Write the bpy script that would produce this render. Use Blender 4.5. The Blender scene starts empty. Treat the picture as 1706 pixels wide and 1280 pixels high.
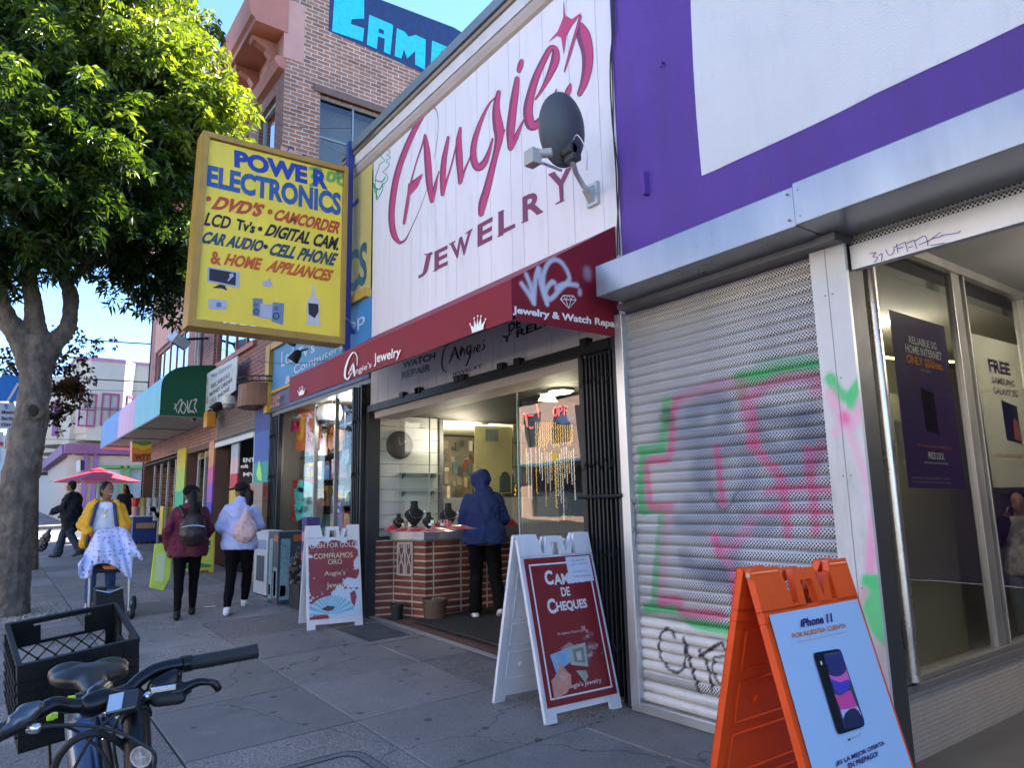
import bpy, bmesh, math, random
from mathutils import Vector, Matrix, noise
import numpy as np
random.seed(7)
R=math.radians
S=bpy.context.scene; COL=S.collection
# ---------- camera ----------
YAW,PITCH,ROLL,FPX,CH=-0.93362994,0.16860718,-0.02091606,1181.64,1.34
_f=Vector((math.cos(PITCH)*math.sin(YAW),math.cos(PITCH)*math.cos(YAW),math.sin(PITCH)))
_r=Vector((math.cos(YAW),-math.sin(YAW),0)); _u=_r.cross(_f)
RR=_r*math.cos(ROLL)+_u*math.sin(ROLL); UU=-_r*math.sin(ROLL)+_u*math.cos(ROLL); FF=_f
CAM=Vector((0,0,CH))
cd=bpy.data.cameras.new('camera'); cam=bpy.data.objects.new('camera',cd); COL.objects.link(cam)
m=Matrix((RR,UU,-FF)).transposed().to_4x4(); m.translation=CAM; cam.matrix_world=m
cd.sensor_fit='HORIZONTAL'; cd.sensor_width=36; cd.lens=36*FPX/1706; cd.clip_start=.05; cd.clip_end=3000
S.camera=cam
# ---------- world, sun, exposure ----------
SUN=Vector((-0.085,1.0,1.08)).normalized()
w=bpy.data.worlds.new('World'); S.world=w; w.use_nodes=True
nt=w.node_tree; bg=nt.nodes['Background']; sky=nt.nodes.new('ShaderNodeTexSky'); sky.sky_type='NISHITA'
sky.sun_disc=False; sky.sun_elevation=math.asin(SUN.z); sky.sun_rotation=math.atan2(SUN.x,SUN.y)
sky.air_density=.62; sky.dust_density=.0; sky.ozone_density=3.0; sky.altitude=50
hs=nt.nodes.new('ShaderNodeHueSaturation'); hs.inputs['Saturation'].default_value=1.08; nt.links.new(sky.outputs[0],hs.inputs['Color']); nt.links.new(hs.outputs[0],bg.inputs[0]); bg.inputs[1].default_value=.122
sd=bpy.data.lights.new('sun','SUN'); so=bpy.data.objects.new('sun',sd); COL.objects.link(so)
sd.energy=5.0; sd.angle=R(.55); sd.color=(1,.93,.82); so.rotation_euler=(-SUN).to_track_quat('-Z','Y').to_euler()
S.view_settings.view_transform='Standard'; S.view_settings.look='None'; S.view_settings.exposure=2.58; S.view_settings.gamma=1
S.cycles.max_bounces=6; S.cycles.diffuse_bounces=4; S.cycles.transparent_max_bounces=16; S.cycles.caustics_reflective=False; S.cycles.caustics_refractive=False
# ---------- pixel -> point on a real plane ----------
def ray(px,py): return RR*((px-853)/FPX)-UU*((py-640)/FPX)+FF
def onp(px,py,P0,N):
    d=ray(px,py); N=Vector(N); return CAM+d*((Vector(P0)-CAM).dot(N)/d.dot(N))
def fy(px,py,Y=3.58): return onp(px,py,(0,Y,0),(0,1,0))
def fx(px,py,X): return onp(px,py,(X,0,0),(1,0,0))
def fz(px,py,Z): return onp(px,py,(0,0,Z),(0,0,1))
def gz(x,y): return .03*max(0,-x-3.5)+.03*(min(y,3.58)-3.58 if y>-1.6 else -5.18)-(.14 if y<-1.6 else 0) if x<-3.5 else (.03*(min(y,3.58)-3.58) if y>-1.6 else -.155-.14)
def fg(px,py):
    z=.1
    for _ in range(12):
        p=fz(px,py,z); z=gz(p.x,p.y)
    return p
# ---------- materials ----------
MC={}
def mat(name,col=(.5,.5,.5),rough=.6,metal=0,var=.12,vs=3.0,bump=0,bs=60,emit=0,spec=.5,coat=0,sheen=0,streak=0,attr=False,dirt=0):
    if name in MC: return MC[name]
    m=bpy.data.materials.new(name); m.use_nodes=True; n=m.node_tree.nodes; L=m.node_tree.links
    b=n['Principled BSDF']; b.inputs['Roughness'].default_value=rough; b.inputs['Metallic'].default_value=metal
    b.inputs['Specular IOR Level'].default_value=spec; b.inputs['Coat Weight'].default_value=coat
    if sheen: b.inputs['Sheen Weight'].default_value=sheen
    tc=n.new('ShaderNodeTexCoord'); src=None
    rgb=n.new('ShaderNodeRGB'); rgb.outputs[0].default_value=(*col,1); out=rgb.outputs[0]
    if var:
        no=n.new('ShaderNodeTexNoise'); no.inputs['Scale'].default_value=vs; no.inputs['Detail'].default_value=6; no.inputs['Roughness'].default_value=.65
        mp=n.new('ShaderNodeMapping'); L.new(tc.outputs['Object'],mp.inputs[0]); L.new(mp.outputs[0],no.inputs['Vector'])
        if streak: mp.inputs['Scale'].default_value=(1,1,streak)
        mr=n.new('ShaderNodeMapRange'); mr.inputs['From Min'].default_value=.3; mr.inputs['From Max'].default_value=.7
        mr.inputs['To Min'].default_value=1-var; mr.inputs['To Max'].default_value=1+var
        L.new(no.outputs[0],mr.inputs[0])
        mx=n.new('ShaderNodeMix'); mx.data_type='RGBA'; mx.blend_type='MULTIPLY'; mx.inputs[0].default_value=1
        L.new(out,mx.inputs[6]); L.new(mr.outputs[0],mx.inputs[7]); out=mx.outputs[2]
        r2=n.new('ShaderNodeMapRange'); r2.inputs['To Min'].default_value=max(.03,rough-.1); r2.inputs['To Max'].default_value=min(1,rough+.12)
        L.new(no.outputs[0],r2.inputs[0]); L.new(r2.outputs[0],b.inputs['Roughness'])
    if dirt:
        no=n.new('ShaderNodeTexNoise'); no.inputs['Scale'].default_value=1.7; no.inputs['Detail'].default_value=10; no.inputs['Roughness'].default_value=.75
        mp=n.new('ShaderNodeMapping'); mp.inputs['Scale'].default_value=(2.2,2.2,.5); L.new(tc.outputs['Object'],mp.inputs[0]); L.new(mp.outputs[0],no.inputs['Vector'])
        mr=n.new('ShaderNodeMapRange'); mr.inputs['From Min'].default_value=.52; mr.inputs['From Max'].default_value=.75; mr.inputs['To Max'].default_value=dirt
        L.new(no.outputs[0],mr.inputs[0])
        mx=n.new('ShaderNodeMix'); mx.data_type='RGBA'; L.new(mr.outputs[0],mx.inputs[0]); L.new(out,mx.inputs[6]); mx.inputs[7].default_value=(.06,.05,.04,1); out=mx.outputs[2]
    if attr:
        at=n.new('ShaderNodeVertexColor'); at.layer_name='paint'
        mx=n.new('ShaderNodeMix'); mx.data_type='RGBA'; L.new(at.outputs['Alpha'],mx.inputs[0]); L.new(out,mx.inputs[6]); L.new(at.outputs['Color'],mx.inputs[7]); out=mx.outputs[2]
        if metal:
            mm=n.new('ShaderNodeMath'); mm.operation='MULTIPLY_ADD'; mm.inputs[1].default_value=-metal; mm.inputs[2].default_value=metal
            L.new(at.outputs['Alpha'],mm.inputs[0]); L.new(mm.outputs[0],b.inputs['Metallic'])
    L.new(out,b.inputs['Base Color'])
    if bump:
        nb=n.new('ShaderNodeTexNoise'); nb.inputs['Scale'].default_value=bs; nb.inputs['Detail'].default_value=4
        L.new(tc.outputs['Object'],nb.inputs['Vector'])
        bp=n.new('ShaderNodeBump'); bp.inputs['Strength'].default_value=min(1,bump); bp.inputs['Distance'].default_value=.01
        L.new(nb.outputs[0],bp.inputs['Height']); L.new(bp.outputs[0],b.inputs['Normal'])
    if emit:
        L.new(out,b.inputs['Emission Color']); b.inputs['Emission Strength'].default_value=emit
    MC[name]=m; return m
def flat(name,col=(.5,.5,.5),rough=.55,**k):
    k.setdefault('var',.06); k.setdefault('vs',9); return mat(name,col,rough,**k)
def translucent(name,col,f=.5):
    m=flat(name,col); n=m.node_tree.nodes; L=m.node_tree.links; b=n['Principled BSDF']; o=n['Material Output']; t=n.new('ShaderNodeBsdfTranslucent'); t.inputs[0].default_value=(*col,1); x=n.new('ShaderNodeMixShader'); x.inputs[0].default_value=f
    L.new(b.outputs[0],x.inputs[1]); L.new(t.outputs[0],x.inputs[2]); L.new(x.outputs[0],o.inputs[0]); return m
def glass(name='window_glass',tint=(.93,.96,.95),ref=1.0,dark=0):
    if name in MC: return MC[name]
    m=bpy.data.materials.new(name); m.use_nodes=True; n=m.node_tree.nodes; L=m.node_tree.links; n.clear()
    o=n.new('ShaderNodeOutputMaterial'); t=n.new('ShaderNodeBsdfTransparent'); t.inputs[0].default_value=(*tint,1)
    g=n.new('ShaderNodeBsdfGlossy'); g.inputs['Roughness'].default_value=.01
    f=n.new('ShaderNodeFresnel'); f.inputs[0].default_value=1.52
    mu=n.new('ShaderNodeMath'); mu.operation='MULTIPLY'; mu.inputs[1].default_value=ref*1.6; mu.use_clamp=True; L.new(f.outputs[0],mu.inputs[0]); ge=n.new('ShaderNodeNewGeometry'); iv=n.new('ShaderNodeMath'); iv.operation='SUBTRACT'; iv.inputs[0].default_value=1; L.new(ge.outputs['Backfacing'],iv.inputs[1]); m2=n.new('ShaderNodeMath'); m2.operation='MULTIPLY'; L.new(mu.outputs[0],m2.inputs[0]); L.new(iv.outputs[0],m2.inputs[1]); mu=m2
    tc=n.new('ShaderNodeTexCoord'); no=n.new('ShaderNodeTexNoise'); no.inputs['Scale'].default_value=1.2; L.new(tc.outputs['Object'],no.inputs['Vector'])
    bp=n.new('ShaderNodeBump'); bp.inputs['Strength'].default_value=.08; bp.inputs['Distance'].default_value=.05; L.new(no.outputs[0],bp.inputs['Height']); L.new(bp.outputs[0],g.inputs['Normal'])
    x=n.new('ShaderNodeMixShader'); L.new(mu.outputs[0],x.inputs[0]); L.new(t.outputs[0],x.inputs[1]); L.new(g.outputs[0],x.inputs[2])
    L.new(x.outputs[0],o.inputs[0]); MC[name]=m; return m
def brick(name,c1,c2,mortar,bw=.21,bh=.068,msz=.008,axis='xz',var=.25,off=.5,rough=.85,bumpd=.006):
    if name in MC: return MC[name]
    m=bpy.data.materials.new(name); m.use_nodes=True; n=m.node_tree.nodes; L=m.node_tree.links; b=n['Principled BSDF']; b.inputs['Roughness'].default_value=rough
    tc=n.new('ShaderNodeTexCoord'); sp=n.new('ShaderNodeSeparateXYZ'); cb=n.new('ShaderNodeCombineXYZ'); L.new(tc.outputs['Object'],sp.inputs[0])
    if axis=='xyz':
        ad=n.new('ShaderNodeMath'); ad.operation='ADD'; L.new(sp.outputs[0],ad.inputs[0]); L.new(sp.outputs[1],ad.inputs[1]); L.new(ad.outputs[0],cb.inputs[0])
    else: L.new(sp.outputs['XYZ'.index(axis[0].upper())],cb.inputs[0])
    L.new(sp.outputs[2],cb.inputs[1])
    k=n.new('ShaderNodeTexBrick'); k.inputs['Scale'].default_value=1; k.inputs['Brick Width'].default_value=bw; k.inputs['Row Height'].default_value=bh
    k.inputs['Mortar Size'].default_value=msz; k.inputs['Mortar Smooth'].default_value=.2; k.inputs['Bias'].default_value=0; k.offset=off
    k.inputs['Color1'].default_value=(*c1,1); k.inputs['Color2'].default_value=(*c2,1); k.inputs['Mortar'].default_value=(*mortar,1)
    nw=n.new('ShaderNodeTexNoise'); nw.inputs['Scale'].default_value=8; vm=n.new('ShaderNodeVectorMath'); vm.operation='MULTIPLY_ADD'; vm.inputs[1].default_value=(.012,.012,0)
    L.new(tc.outputs['Object'],nw.inputs['Vector']); L.new(nw.outputs[1],vm.inputs[0]); L.new(cb.outputs[0],vm.inputs[2]); L.new(vm.outputs[0],k.inputs['Vector'])
    no=n.new('ShaderNodeTexNoise'); no.inputs['Scale'].default_value=2.2; no.inputs['Detail'].default_value=8; no.inputs['Roughness'].default_value=.75; L.new(tc.outputs['Object'],no.inputs['Vector'])
    mr=n.new('ShaderNodeMapRange'); mr.inputs['From Min'].default_value=.3; mr.inputs['From Max'].default_value=.7; mr.inputs['To Min'].default_value=1-var; mr.inputs['To Max'].default_value=1+var; L.new(no.outputs[0],mr.inputs[0])
    mx=n.new('ShaderNodeMix'); mx.data_type='RGBA'; mx.blend_type='MULTIPLY'; mx.inputs[0].default_value=1; L.new(k.outputs[0],mx.inputs[6]); L.new(mr.outputs[0],mx.inputs[7])
    out=mx.outputs[2]
    at=n.new('ShaderNodeVertexColor'); at.layer_name='paint'
    m2=n.new('ShaderNodeMix'); m2.data_type='RGBA'; L.new(at.outputs['Alpha'],m2.inputs[0]); L.new(out,m2.inputs[6]); L.new(at.outputs['Color'],m2.inputs[7])
    L.new(m2.outputs[2],b.inputs['Base Color'])
    bp=n.new('ShaderNodeBump'); bp.inputs['Strength'].default_value=.8; bp.inputs['Distance'].default_value=bumpd; bp.invert=True; L.new(k.outputs['Fac'],bp.inputs['Height']); L.new(bp.outputs[0],b.inputs['Normal'])
    MC[name]=m; return m
# ---------- objects ----------
ORG={}
def tag(o,label=None,cat=None,group=None,kind=None):
    if label: o['label']=label
    if cat: o['category']=cat
    if group: o['group']=group
    if kind: o['kind']=kind
    return o
def T(name,label,cat,loc=(0,0,0),group=None):
    o=bpy.data.objects.new(name,None); COL.objects.link(o); o.location=loc; o.empty_display_size=.1; ORG[o.name]=Vector(loc)
    return tag(o,label,cat,group)
class MB:
    def __init__(s): s.v=[]; s.f=[]; s.mi=[]
    def add(s,vs,fs,mi=0):
        k=len(s.v); s.v+= [Vector(v) for v in vs]; s.f+=[[i+k for i in f] for f in fs]; s.mi+=[mi]*len(fs); return s
    def box(s,x0,x1,y0,y1,z0,z1,mi=0,M=None):
        vs=[Vector((x,y,z)) for z in (z0,z1) for y in (y0,y1) for x in (x0,x1)]
        if M: vs=[M@v for v in vs]
        return s.add(vs,[(0,2,3,1),(4,5,7,6),(0,1,5,4),(2,6,7,3),(0,4,6,2),(1,3,7,5)],mi)
    def cbox(s,c,d,mi=0,M=None):
        c=Vector(c); return s.box(c.x-d[0]/2,c.x+d[0]/2,c.y-d[1]/2,c.y+d[1]/2,c.z-d[2]/2,c.z+d[2]/2,mi,M)
    def poly(s,pts,mi=0): return s.add(pts,[list(range(len(pts)))],mi)
    def prism(s,pts,ext,mi=0):
        n=len(pts); a=[Vector(p) for p in pts]; e=Vector(ext); b=[p+e for p in a]
        return s.add(a+b,[list(range(n))[::-1],[i+n for i in range(n)]]+[[i,(i+1)%n,(i+1)%n+n,i+n] for i in range(n)],mi)
    def rings(s,rs,cap=True,closed=True,mi=0):
        n=len(rs[0]); k=len(s.v); fs=[]
        vs=[p for r in rs for p in r]
        for i in range(len(rs)-1):
            for j in range(n if closed else n-1): fs.append((i*n+j,i*n+(j+1)%n,(i+1)*n+(j+1)%n,(i+1)*n+j))
        if cap: fs+= [list(range(n))[::-1],[ (len(rs)-1)*n+j for j in range(n)]]
        return s.add(vs,fs,mi)
    def tube(s,pts,r,n=8,mi=0,cap=True):
        pts=[Vector(p) for p in pts]; m=len(pts); rr=r if isinstance(r,(list,tuple)) else [r]*m
        up=None; out=[]
        for i,p in enumerate(pts):
            t=(pts[min(i+1,m-1)]-pts[max(i-1,0)]).normalized()
            if up is None: up=t.orthogonal().normalized()
            else: up=(up-t*up.dot(t)); up=up.normalized() if up.length>1e-5 else t.orthogonal().normalized()
            b=t.cross(up); out.append([p+(up*math.cos(a)+b*math.sin(a))*rr[i] for a in [2*math.pi*j/n for j in range(n)]])
        return s.rings(out,cap,True,mi)
    def lathe(s,prof,c=(0,0,0),n=20,mi=0,sx=1,sy=1,cap=True):
        c=Vector(c); return s.rings([[c+Vector((r*sx*math.cos(2*math.pi*j/n),r*sy*math.sin(2*math.pi*j/n),z)) for j in range(n)] for r,z in prof],cap,True,mi)
    def ell(s,c,r,M=None,n=14,m=9,mi=0):
        c=Vector(c); rs=[]
        for i in range(m+1):
            a=math.pi*(i/m); a=min(max(a,.06),math.pi-.06)
            ring=[Vector((r[0]*math.sin(a)*math.cos(2*math.pi*j/n),r[1]*math.sin(a)*math.sin(2*math.pi*j/n),-r[2]*math.cos(a))) for j in range(n)]
            rs.append([c+(M@p if M else p) for p in ring])
        return s.rings(rs,True,True,mi)
    def cap(s,p0,p1,r0,r1=None,n=12,mi=0,sq=1.0,side=None):
        p0=Vector(p0);p1=Vector(p1);r1=r0 if r1 is None else r1; t=(p1-p0); L_=t.length or 1e-4; t.normalize()
        a=Vector(side) if side else t.orthogonal(); a=(a-t*a.dot(t)).normalized(); b=t.cross(a); rs=[]
        for k in (-1,-.87,-.5,0): q=math.sqrt(max(.0,1-k*k)) or .12; rs.append((p0+t*(k*r0),max(q,.12)*r0))
        for k in (0,.5,.87,1): q=math.sqrt(max(.0,1-k*k)) or .12; rs.append((p1+t*(k*r1),max(q,.12)*r1))
        return s.rings([[c+a*(r*math.cos(2*math.pi*j/n))+b*(r*sq*math.sin(2*math.pi*j/n)) for j in range(n)] for c,r in rs],True,True,mi)
    def build(s,name,mt,parent=None,label=None,smooth=False,bevel=0,kind=None,loc=None):
        me=bpy.data.meshes.new(name); o=bpy.data.objects.new(name,me); COL.objects.link(o)
        org=Vector((0,0,0))
        if parent: o.parent=parent; org=ORG.get(parent.name,org)
        elif loc is not None: org=Vector(loc); o.location=org
        ORG[o.name]=org
        me.from_pydata([tuple(v-org) for v in s.v],[],s.f); me.validate()
        mts=mt if isinstance(mt,(list,tuple)) else [mt]
        for q in mts: me.materials.append(q)
        if len(mts)>1 and len(me.polygons)==len(s.mi):
            me.polygons.foreach_set('material_index',s.mi)
        if smooth:
            me.polygons.foreach_set('use_smooth',[True]*len(me.polygons))
            try: me.set_sharp_from_angle(angle=R(40))
            except Exception: pass
        if bevel:
            bv=o.modifiers.new('b','BEVEL'); bv.width=bevel; bv.segments=2; bv.limit_method='ANGLE'; bv.angle_limit=R(35)
        if label: o['label']=label
        if kind: o['kind']=kind
        me.update(); return o
def copytree(o,loc=None,rz=None,label=None,parent=None):
    c=o.copy(); COL.objects.link(c)
    if parent: c.parent=parent
    if loc is not None: c.location=loc
    if rz is not None: c.rotation_euler.z=rz
    if label: c['label']=label
    for ch in list(o.children): copytree(ch,parent=c)
    return c
# ---------- painting helpers ----------
def cr(pts,n=6):
    P=[np.array(p,float) for p in pts]; out=[]
    if len(P)<3: return [P[0]+(P[-1]-P[0])*t/n for t in range(n+1)]
    for i in range(len(P)-1):
        a=P[max(i-1,0)];b=P[i];c=P[i+1];d=P[min(i+2,len(P)-1)]
        for k in range(n):
            t=k/n; out.append(.5*((2*b)+(-a+c)*t+(2*a-5*b+4*c-d)*t*t+(-a+3*b-3*c+d)*t**3))
    out.append(P[-1]); return out
def ribbon(mb,pts,pj,sc=1,sh=(0,0),mi=0,n=6,smooth=True):
    """pts (px,py,width) traced on the photograph's lettering, laid on the real plane by pj"""
    q=cr(pts,n) if smooth else [np.array(p,float) for p in pts]; L_=[];R_=[]
    for i,p in enumerate(q):
        t=q[min(i+1,len(q)-1)][:2]-q[max(i-1,0)][:2]; t=t/(np.linalg.norm(t)+1e-9); nn=np.array([-t[1],t[0]])*max(p[2],.3)*sc/2
        c=p[:2]+np.array(sh)*p[2]; L_.append(c+nn); R_.append(c-nn)
    # round ends
    vs=[]; 
    t0=q[1][:2]-q[0][:2]; t0/=np.linalg.norm(t0)+1e-9; t1=q[-1][:2]-q[-2][:2]; t1/=np.linalg.norm(t1)+1e-9
    e0=[q[0][:2]+np.array(sh)*q[0][2]-t0*q[0][2]*sc*.45]; e1=[q[-1][:2]+np.array(sh)*q[-1][2]+t1*q[-1][2]*sc*.45]
    k=len(L_)
    P3=[pj(*p) for p in L_+R_+e0+e1]
    fs=[(i,i+1,k+i+1,k+i) for i in range(k-1)]+[(0,k,2*k),(k-1,2*k+1,2*k-1)]
    mb.add(P3,fs,mi)
_tc={}
def textgeo(s,bold=0.0):
    key=(s,bold)
    if key in _tc: return _tc[key]
    cu=bpy.data.curves.new('t','FONT'); cu.body=s; cu.offset=bold; cu.resolution_u=3; cu.fill_mode='FRONT'
    o=bpy.data.objects.new('t',cu); COL.objects.link(o); bpy.context.view_layer.update()
    me=bpy.data.meshes.new_from_object(o.evaluated_get(bpy.context.evaluated_depsgraph_get()))
    v=[(p.co.x,p.co.y) for p in me.vertices]; f=[list(p.vertices) for p in me.polygons]
    bpy.data.objects.remove(o); bpy.data.curves.remove(cu); bpy.data.meshes.remove(me)
    xs=[p[0] for p in v]; ys=[p[1] for p in v]; x0,x1,y0,y1=min(xs),max(xs),min(ys),max(ys)
    r=([((x-x0)/(x1-x0),(y-y0)/(y1-y0)) for x,y in v],f); _tc[key]=r; return r
def quadmap(bl,br,tl,tr):
    bl,br,tl,tr=map(Vector,(bl,br,tl,tr))
    return lambda u,v: (bl*(1-u)+br*u)*(1-v)+(tl*(1-u)+tr*u)*v
def text(mb,s,qm,bold=.02,mi=0,off=(0,0,0),shear=0,wob=0):
    v,f=textgeo(s,bold); o=Vector(off)
    mb.add([qm(u+shear*(w_-.5)*.1,w_)+o for u,w_ in v],f,mi); return mb
def segd(P,pts):
    """distance of many 2D points to a polyline"""
    d=np.full(len(P),1e9)
    for a,b in zip(pts[:-1],pts[1:]):
        a=np.array(a);b=np.array(b);ab=b-a;t=np.clip(((P-a)@ab)/(ab@ab+1e-12),0,1)
        d=np.minimum(d,np.linalg.norm(P-(a+t[:,None]*ab),axis=1))
    return d
def paint(o,axes,strokes,pj,seed=0):
    """colour attribute 'paint' on a dense mesh: sprayed strokes (px polyline, radius m, soft, rgb, alpha)"""
    me=o.data; n=len(me.vertices); co=np.empty(n*3); me.vertices.foreach_get('co',co); co=co.reshape(-1,3)+np.array(ORG[o.name])
    P=co[:,axes]; C_=np.zeros((n,4))
    for pts,rad,soft,col,al in strokes:
        q=[np.array([pj(*p)[axes[0]],pj(*p)[axes[1]]]) for p in ([tuple(x[:2]) for x in cr([(a,b,0) for a,b in pts],4)] if len(pts)>1 else [pts[0],(pts[0][0]+.5,pts[0][1])])]
        d=segd(P,q); a=np.clip((rad+soft-d)/(soft+1e-6),0,1); a=a*a*(3-2*a)*al
        ao=C_[:,3]; an=a+ao*(1-a); m_=an>1e-5
        C_[m_,:3]=(np.array(col)*a[m_,None]+C_[m_,:3]*(ao*(1-a))[m_,None])/an[m_,None]; C_[:,3]=an
    at=me.color_attributes.new('paint','FLOAT_COLOR','POINT'); at.data.foreach_set('color',C_.reshape(-1))
def grid(x0,x1,y0,y1,nx,ny,fn):
    vs=[fn(x0+(x1-x0)*i/nx,y0+(y1-y0)*j/ny) for j in range(ny+1) for i in range(nx+1)]
    fs=[(j*(nx+1)+i,j*(nx+1)+i+1,(j+1)*(nx+1)+i+1,(j+1)*(nx+1)+i) for j in range(ny) for i in range(nx)]
    return MB().add(vs,fs)
def remesh(mb,vox,sm=3,disp=0,ds=9,seed=0,fold=None):
    me=bpy.data.meshes.new('tmp'); me.from_pydata([tuple(v) for v in mb.v],[],mb.f); o=bpy.data.objects.new('tmp',me); COL.objects.link(o)
    r=o.modifiers.new('r','REMESH'); r.mode='VOXEL'; r.voxel_size=vox
    if sm: q=o.modifiers.new('s','SMOOTH'); q.iterations=sm; q.factor=.5
    bpy.context.view_layer.update(); e=o.evaluated_get(bpy.context.evaluated_depsgraph_get()); m2=bpy.data.meshes.new_from_object(e)
    out=MB(); 
    nn=[v.normal.copy() for v in m2.vertices]; vs=[v.co.copy() for v in m2.vertices]
    if disp: vs=[v+nn[i]*disp*(noise.noise(Vector((v.x*ds+seed,v.y*ds,v.z*ds*.7)))+.5*noise.noise(v*ds*2.3)-.7*max(0,.22-abs(noise.noise(Vector((v.x*ds*.9,v.y*ds*.9+seed,v.z*ds*1.5)))))*3) for i,v in enumerate(vs)]
    out.v=vs; out.f=[list(p.vertices) for p in m2.polygons]; out.mi=[0]*len(out.f)
    bpy.data.objects.remove(o); bpy.data.meshes.remove(me); bpy.data.meshes.remove(m2); return out
D=3.58
# ================= SETTING =================
def gr(x,y): return .03*max(0,min(-x,110)-3.5)+.03*(min(max(y,-1.6),3.58)-3.58)-.13
asph=mat('asphalt',(.055,.055,.058),.85,var=.25,vs=1.5,bump=.5,bs=90)
xs=[-500,-110]+[-110+5*i for i in range(1,21)]+[-6,-3.5,0,30,200]; ys=[-260,-16,-1.6,3.58,16,260]
g=MB(); g.add([(x,y,gr(x,y)) for y in ys for x in xs],[(j*len(xs)+i,j*len(xs)+i+1,(j+1)*len(xs)+i+1,(j+1)*len(xs)+i) for j in range(len(ys)-1) for i in range(len(xs)-1)])
g.build('road',asph,kind='structure')
def conc():
    m=mat('concrete',(.205,.188,.170),.82,var=.16,vs=1.1,bump=.35,bs=140); n=m.node_tree.nodes; L=m.node_tree.links; b=n['Principled BSDF']
    src=b.inputs['Base Color'].links[0].from_socket
    tc=n.new('ShaderNodeTexCoord'); at=n.new('ShaderNodeVertexColor'); at.layer_name='tone'
    sp=n.new('ShaderNodeTexNoise'); sp.inputs['Scale'].default_value=75; sp.inputs['Detail'].default_value=3; L.new(tc.outputs['Object'],sp.inputs['Vector'])
    mr=n.new('ShaderNodeMapRange'); mr.inputs['From Min'].default_value=.38; mr.inputs['From Max'].default_value=.62; mr.inputs['To Min'].default_value=.55; mr.inputs['To Max'].default_value=1.5; L.new(sp.outputs[0],mr.inputs[0])
    # aggregate contrast differs from slab to slab (tone alpha)
    mx=n.new('ShaderNodeMix'); mx.inputs[2].default_value=1; L.new(at.outputs['Alpha'],mx.inputs[0]); L.new(mr.outputs[0],mx.inputs[3])
    a=n.new('ShaderNodeMix'); a.data_type='RGBA'; a.blend_type='MULTIPLY'; a.inputs[0].default_value=1; L.new(src,a.inputs[6]); L.new(mx.outputs[0],a.inputs[7])
    c=n.new('ShaderNodeMix'); c.data_type='RGBA'; c.blend_type='MULTIPLY'; c.inputs[0].default_value=1; L.new(a.outputs[2],c.inputs[6]); L.new(at.outputs['Color'],c.inputs[7])
    # gum spots
    v=n.new('ShaderNodeTexVoronoi'); v.voronoi_dimensions='2D'; v.inputs['Scale'].default_value=2.6; L.new(tc.outputs['Object'],v.inputs['Vector'])
    wn=n.new('ShaderNodeMath'); wn.operation='MULTIPLY_ADD'; wn.inputs[1].default_value=.09; wn.inputs[2].default_value=-.012
    sx=n.new('ShaderNodeSeparateColor'); L.new(v.outputs['Color'],sx.inputs[0]); L.new(sx.outputs[0],wn.inputs[0])
    lt=n.new('ShaderNodeMath'); lt.operation='LESS_THAN'; L.new(v.outputs['Distance'],lt.inputs[0]); L.new(wn.outputs[0],lt.inputs[1])
    l2=n.new('ShaderNodeMath'); l2.operation='MULTIPLY'; l2.inputs[1].default_value=.7; L.new(lt.outputs[0],l2.inputs[0])
    e=n.new('ShaderNodeMix'); e.data_type='RGBA'; L.new(l2.outputs[0],e.inputs[0]); L.new(c.outputs[2],e.inputs[6]); e.inputs[7].default_value=(.04,.042,.045,1)
    # pale scuffs
    s2=n.new('ShaderNodeTexNoise'); s2.inputs['Scale'].default_value=.9; s2.inputs['Detail'].default_value=12; s2.inputs['Roughness'].default_value=.8; L.new(tc.outputs['Object'],s2.inputs['Vector'])
    m3=n.new('ShaderNodeMapRange'); m3.inputs['From Min'].default_value=.56; m3.inputs['From Max'].default_value=.72; m3.inputs['To Max'].default_value=.38; L.new(s2.outputs[0],m3.inputs[0])
    f=n.new('ShaderNodeMix'); f.data_type='RGBA'; L.new(m3.outputs[0],f.inputs[0]); L.new(e.outputs[2],f.inputs[6]); f.inputs[7].default_value=(.34,.34,.34,1)
    s5=n.new('ShaderNodeTexNoise'); s5.inputs['Scale'].default_value=1.6; s5.inputs['Detail'].default_value=9; s5.inputs['Roughness'].default_value=.7; mp5=n.new('ShaderNodeMapping'); mp5.inputs['Location'].default_value=(7,3,0); L.new(tc.outputs['Object'],mp5.inputs[0]); L.new(mp5.outputs[0],s5.inputs['Vector']); r5=n.new('ShaderNodeMapRange'); r5.inputs['From Min'].default_value=.53; r5.inputs['From Max'].default_value=.68; r5.inputs['To Max'].default_value=.5; L.new(s5.outputs[0],r5.inputs[0]); x5=n.new('ShaderNodeMix'); x5.data_type='RGBA'; L.new(r5.outputs[0],x5.inputs[0]); L.new(f.outputs[2],x5.inputs[6]); x5.inputs[7].default_value=(.085,.08,.075,1)
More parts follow.
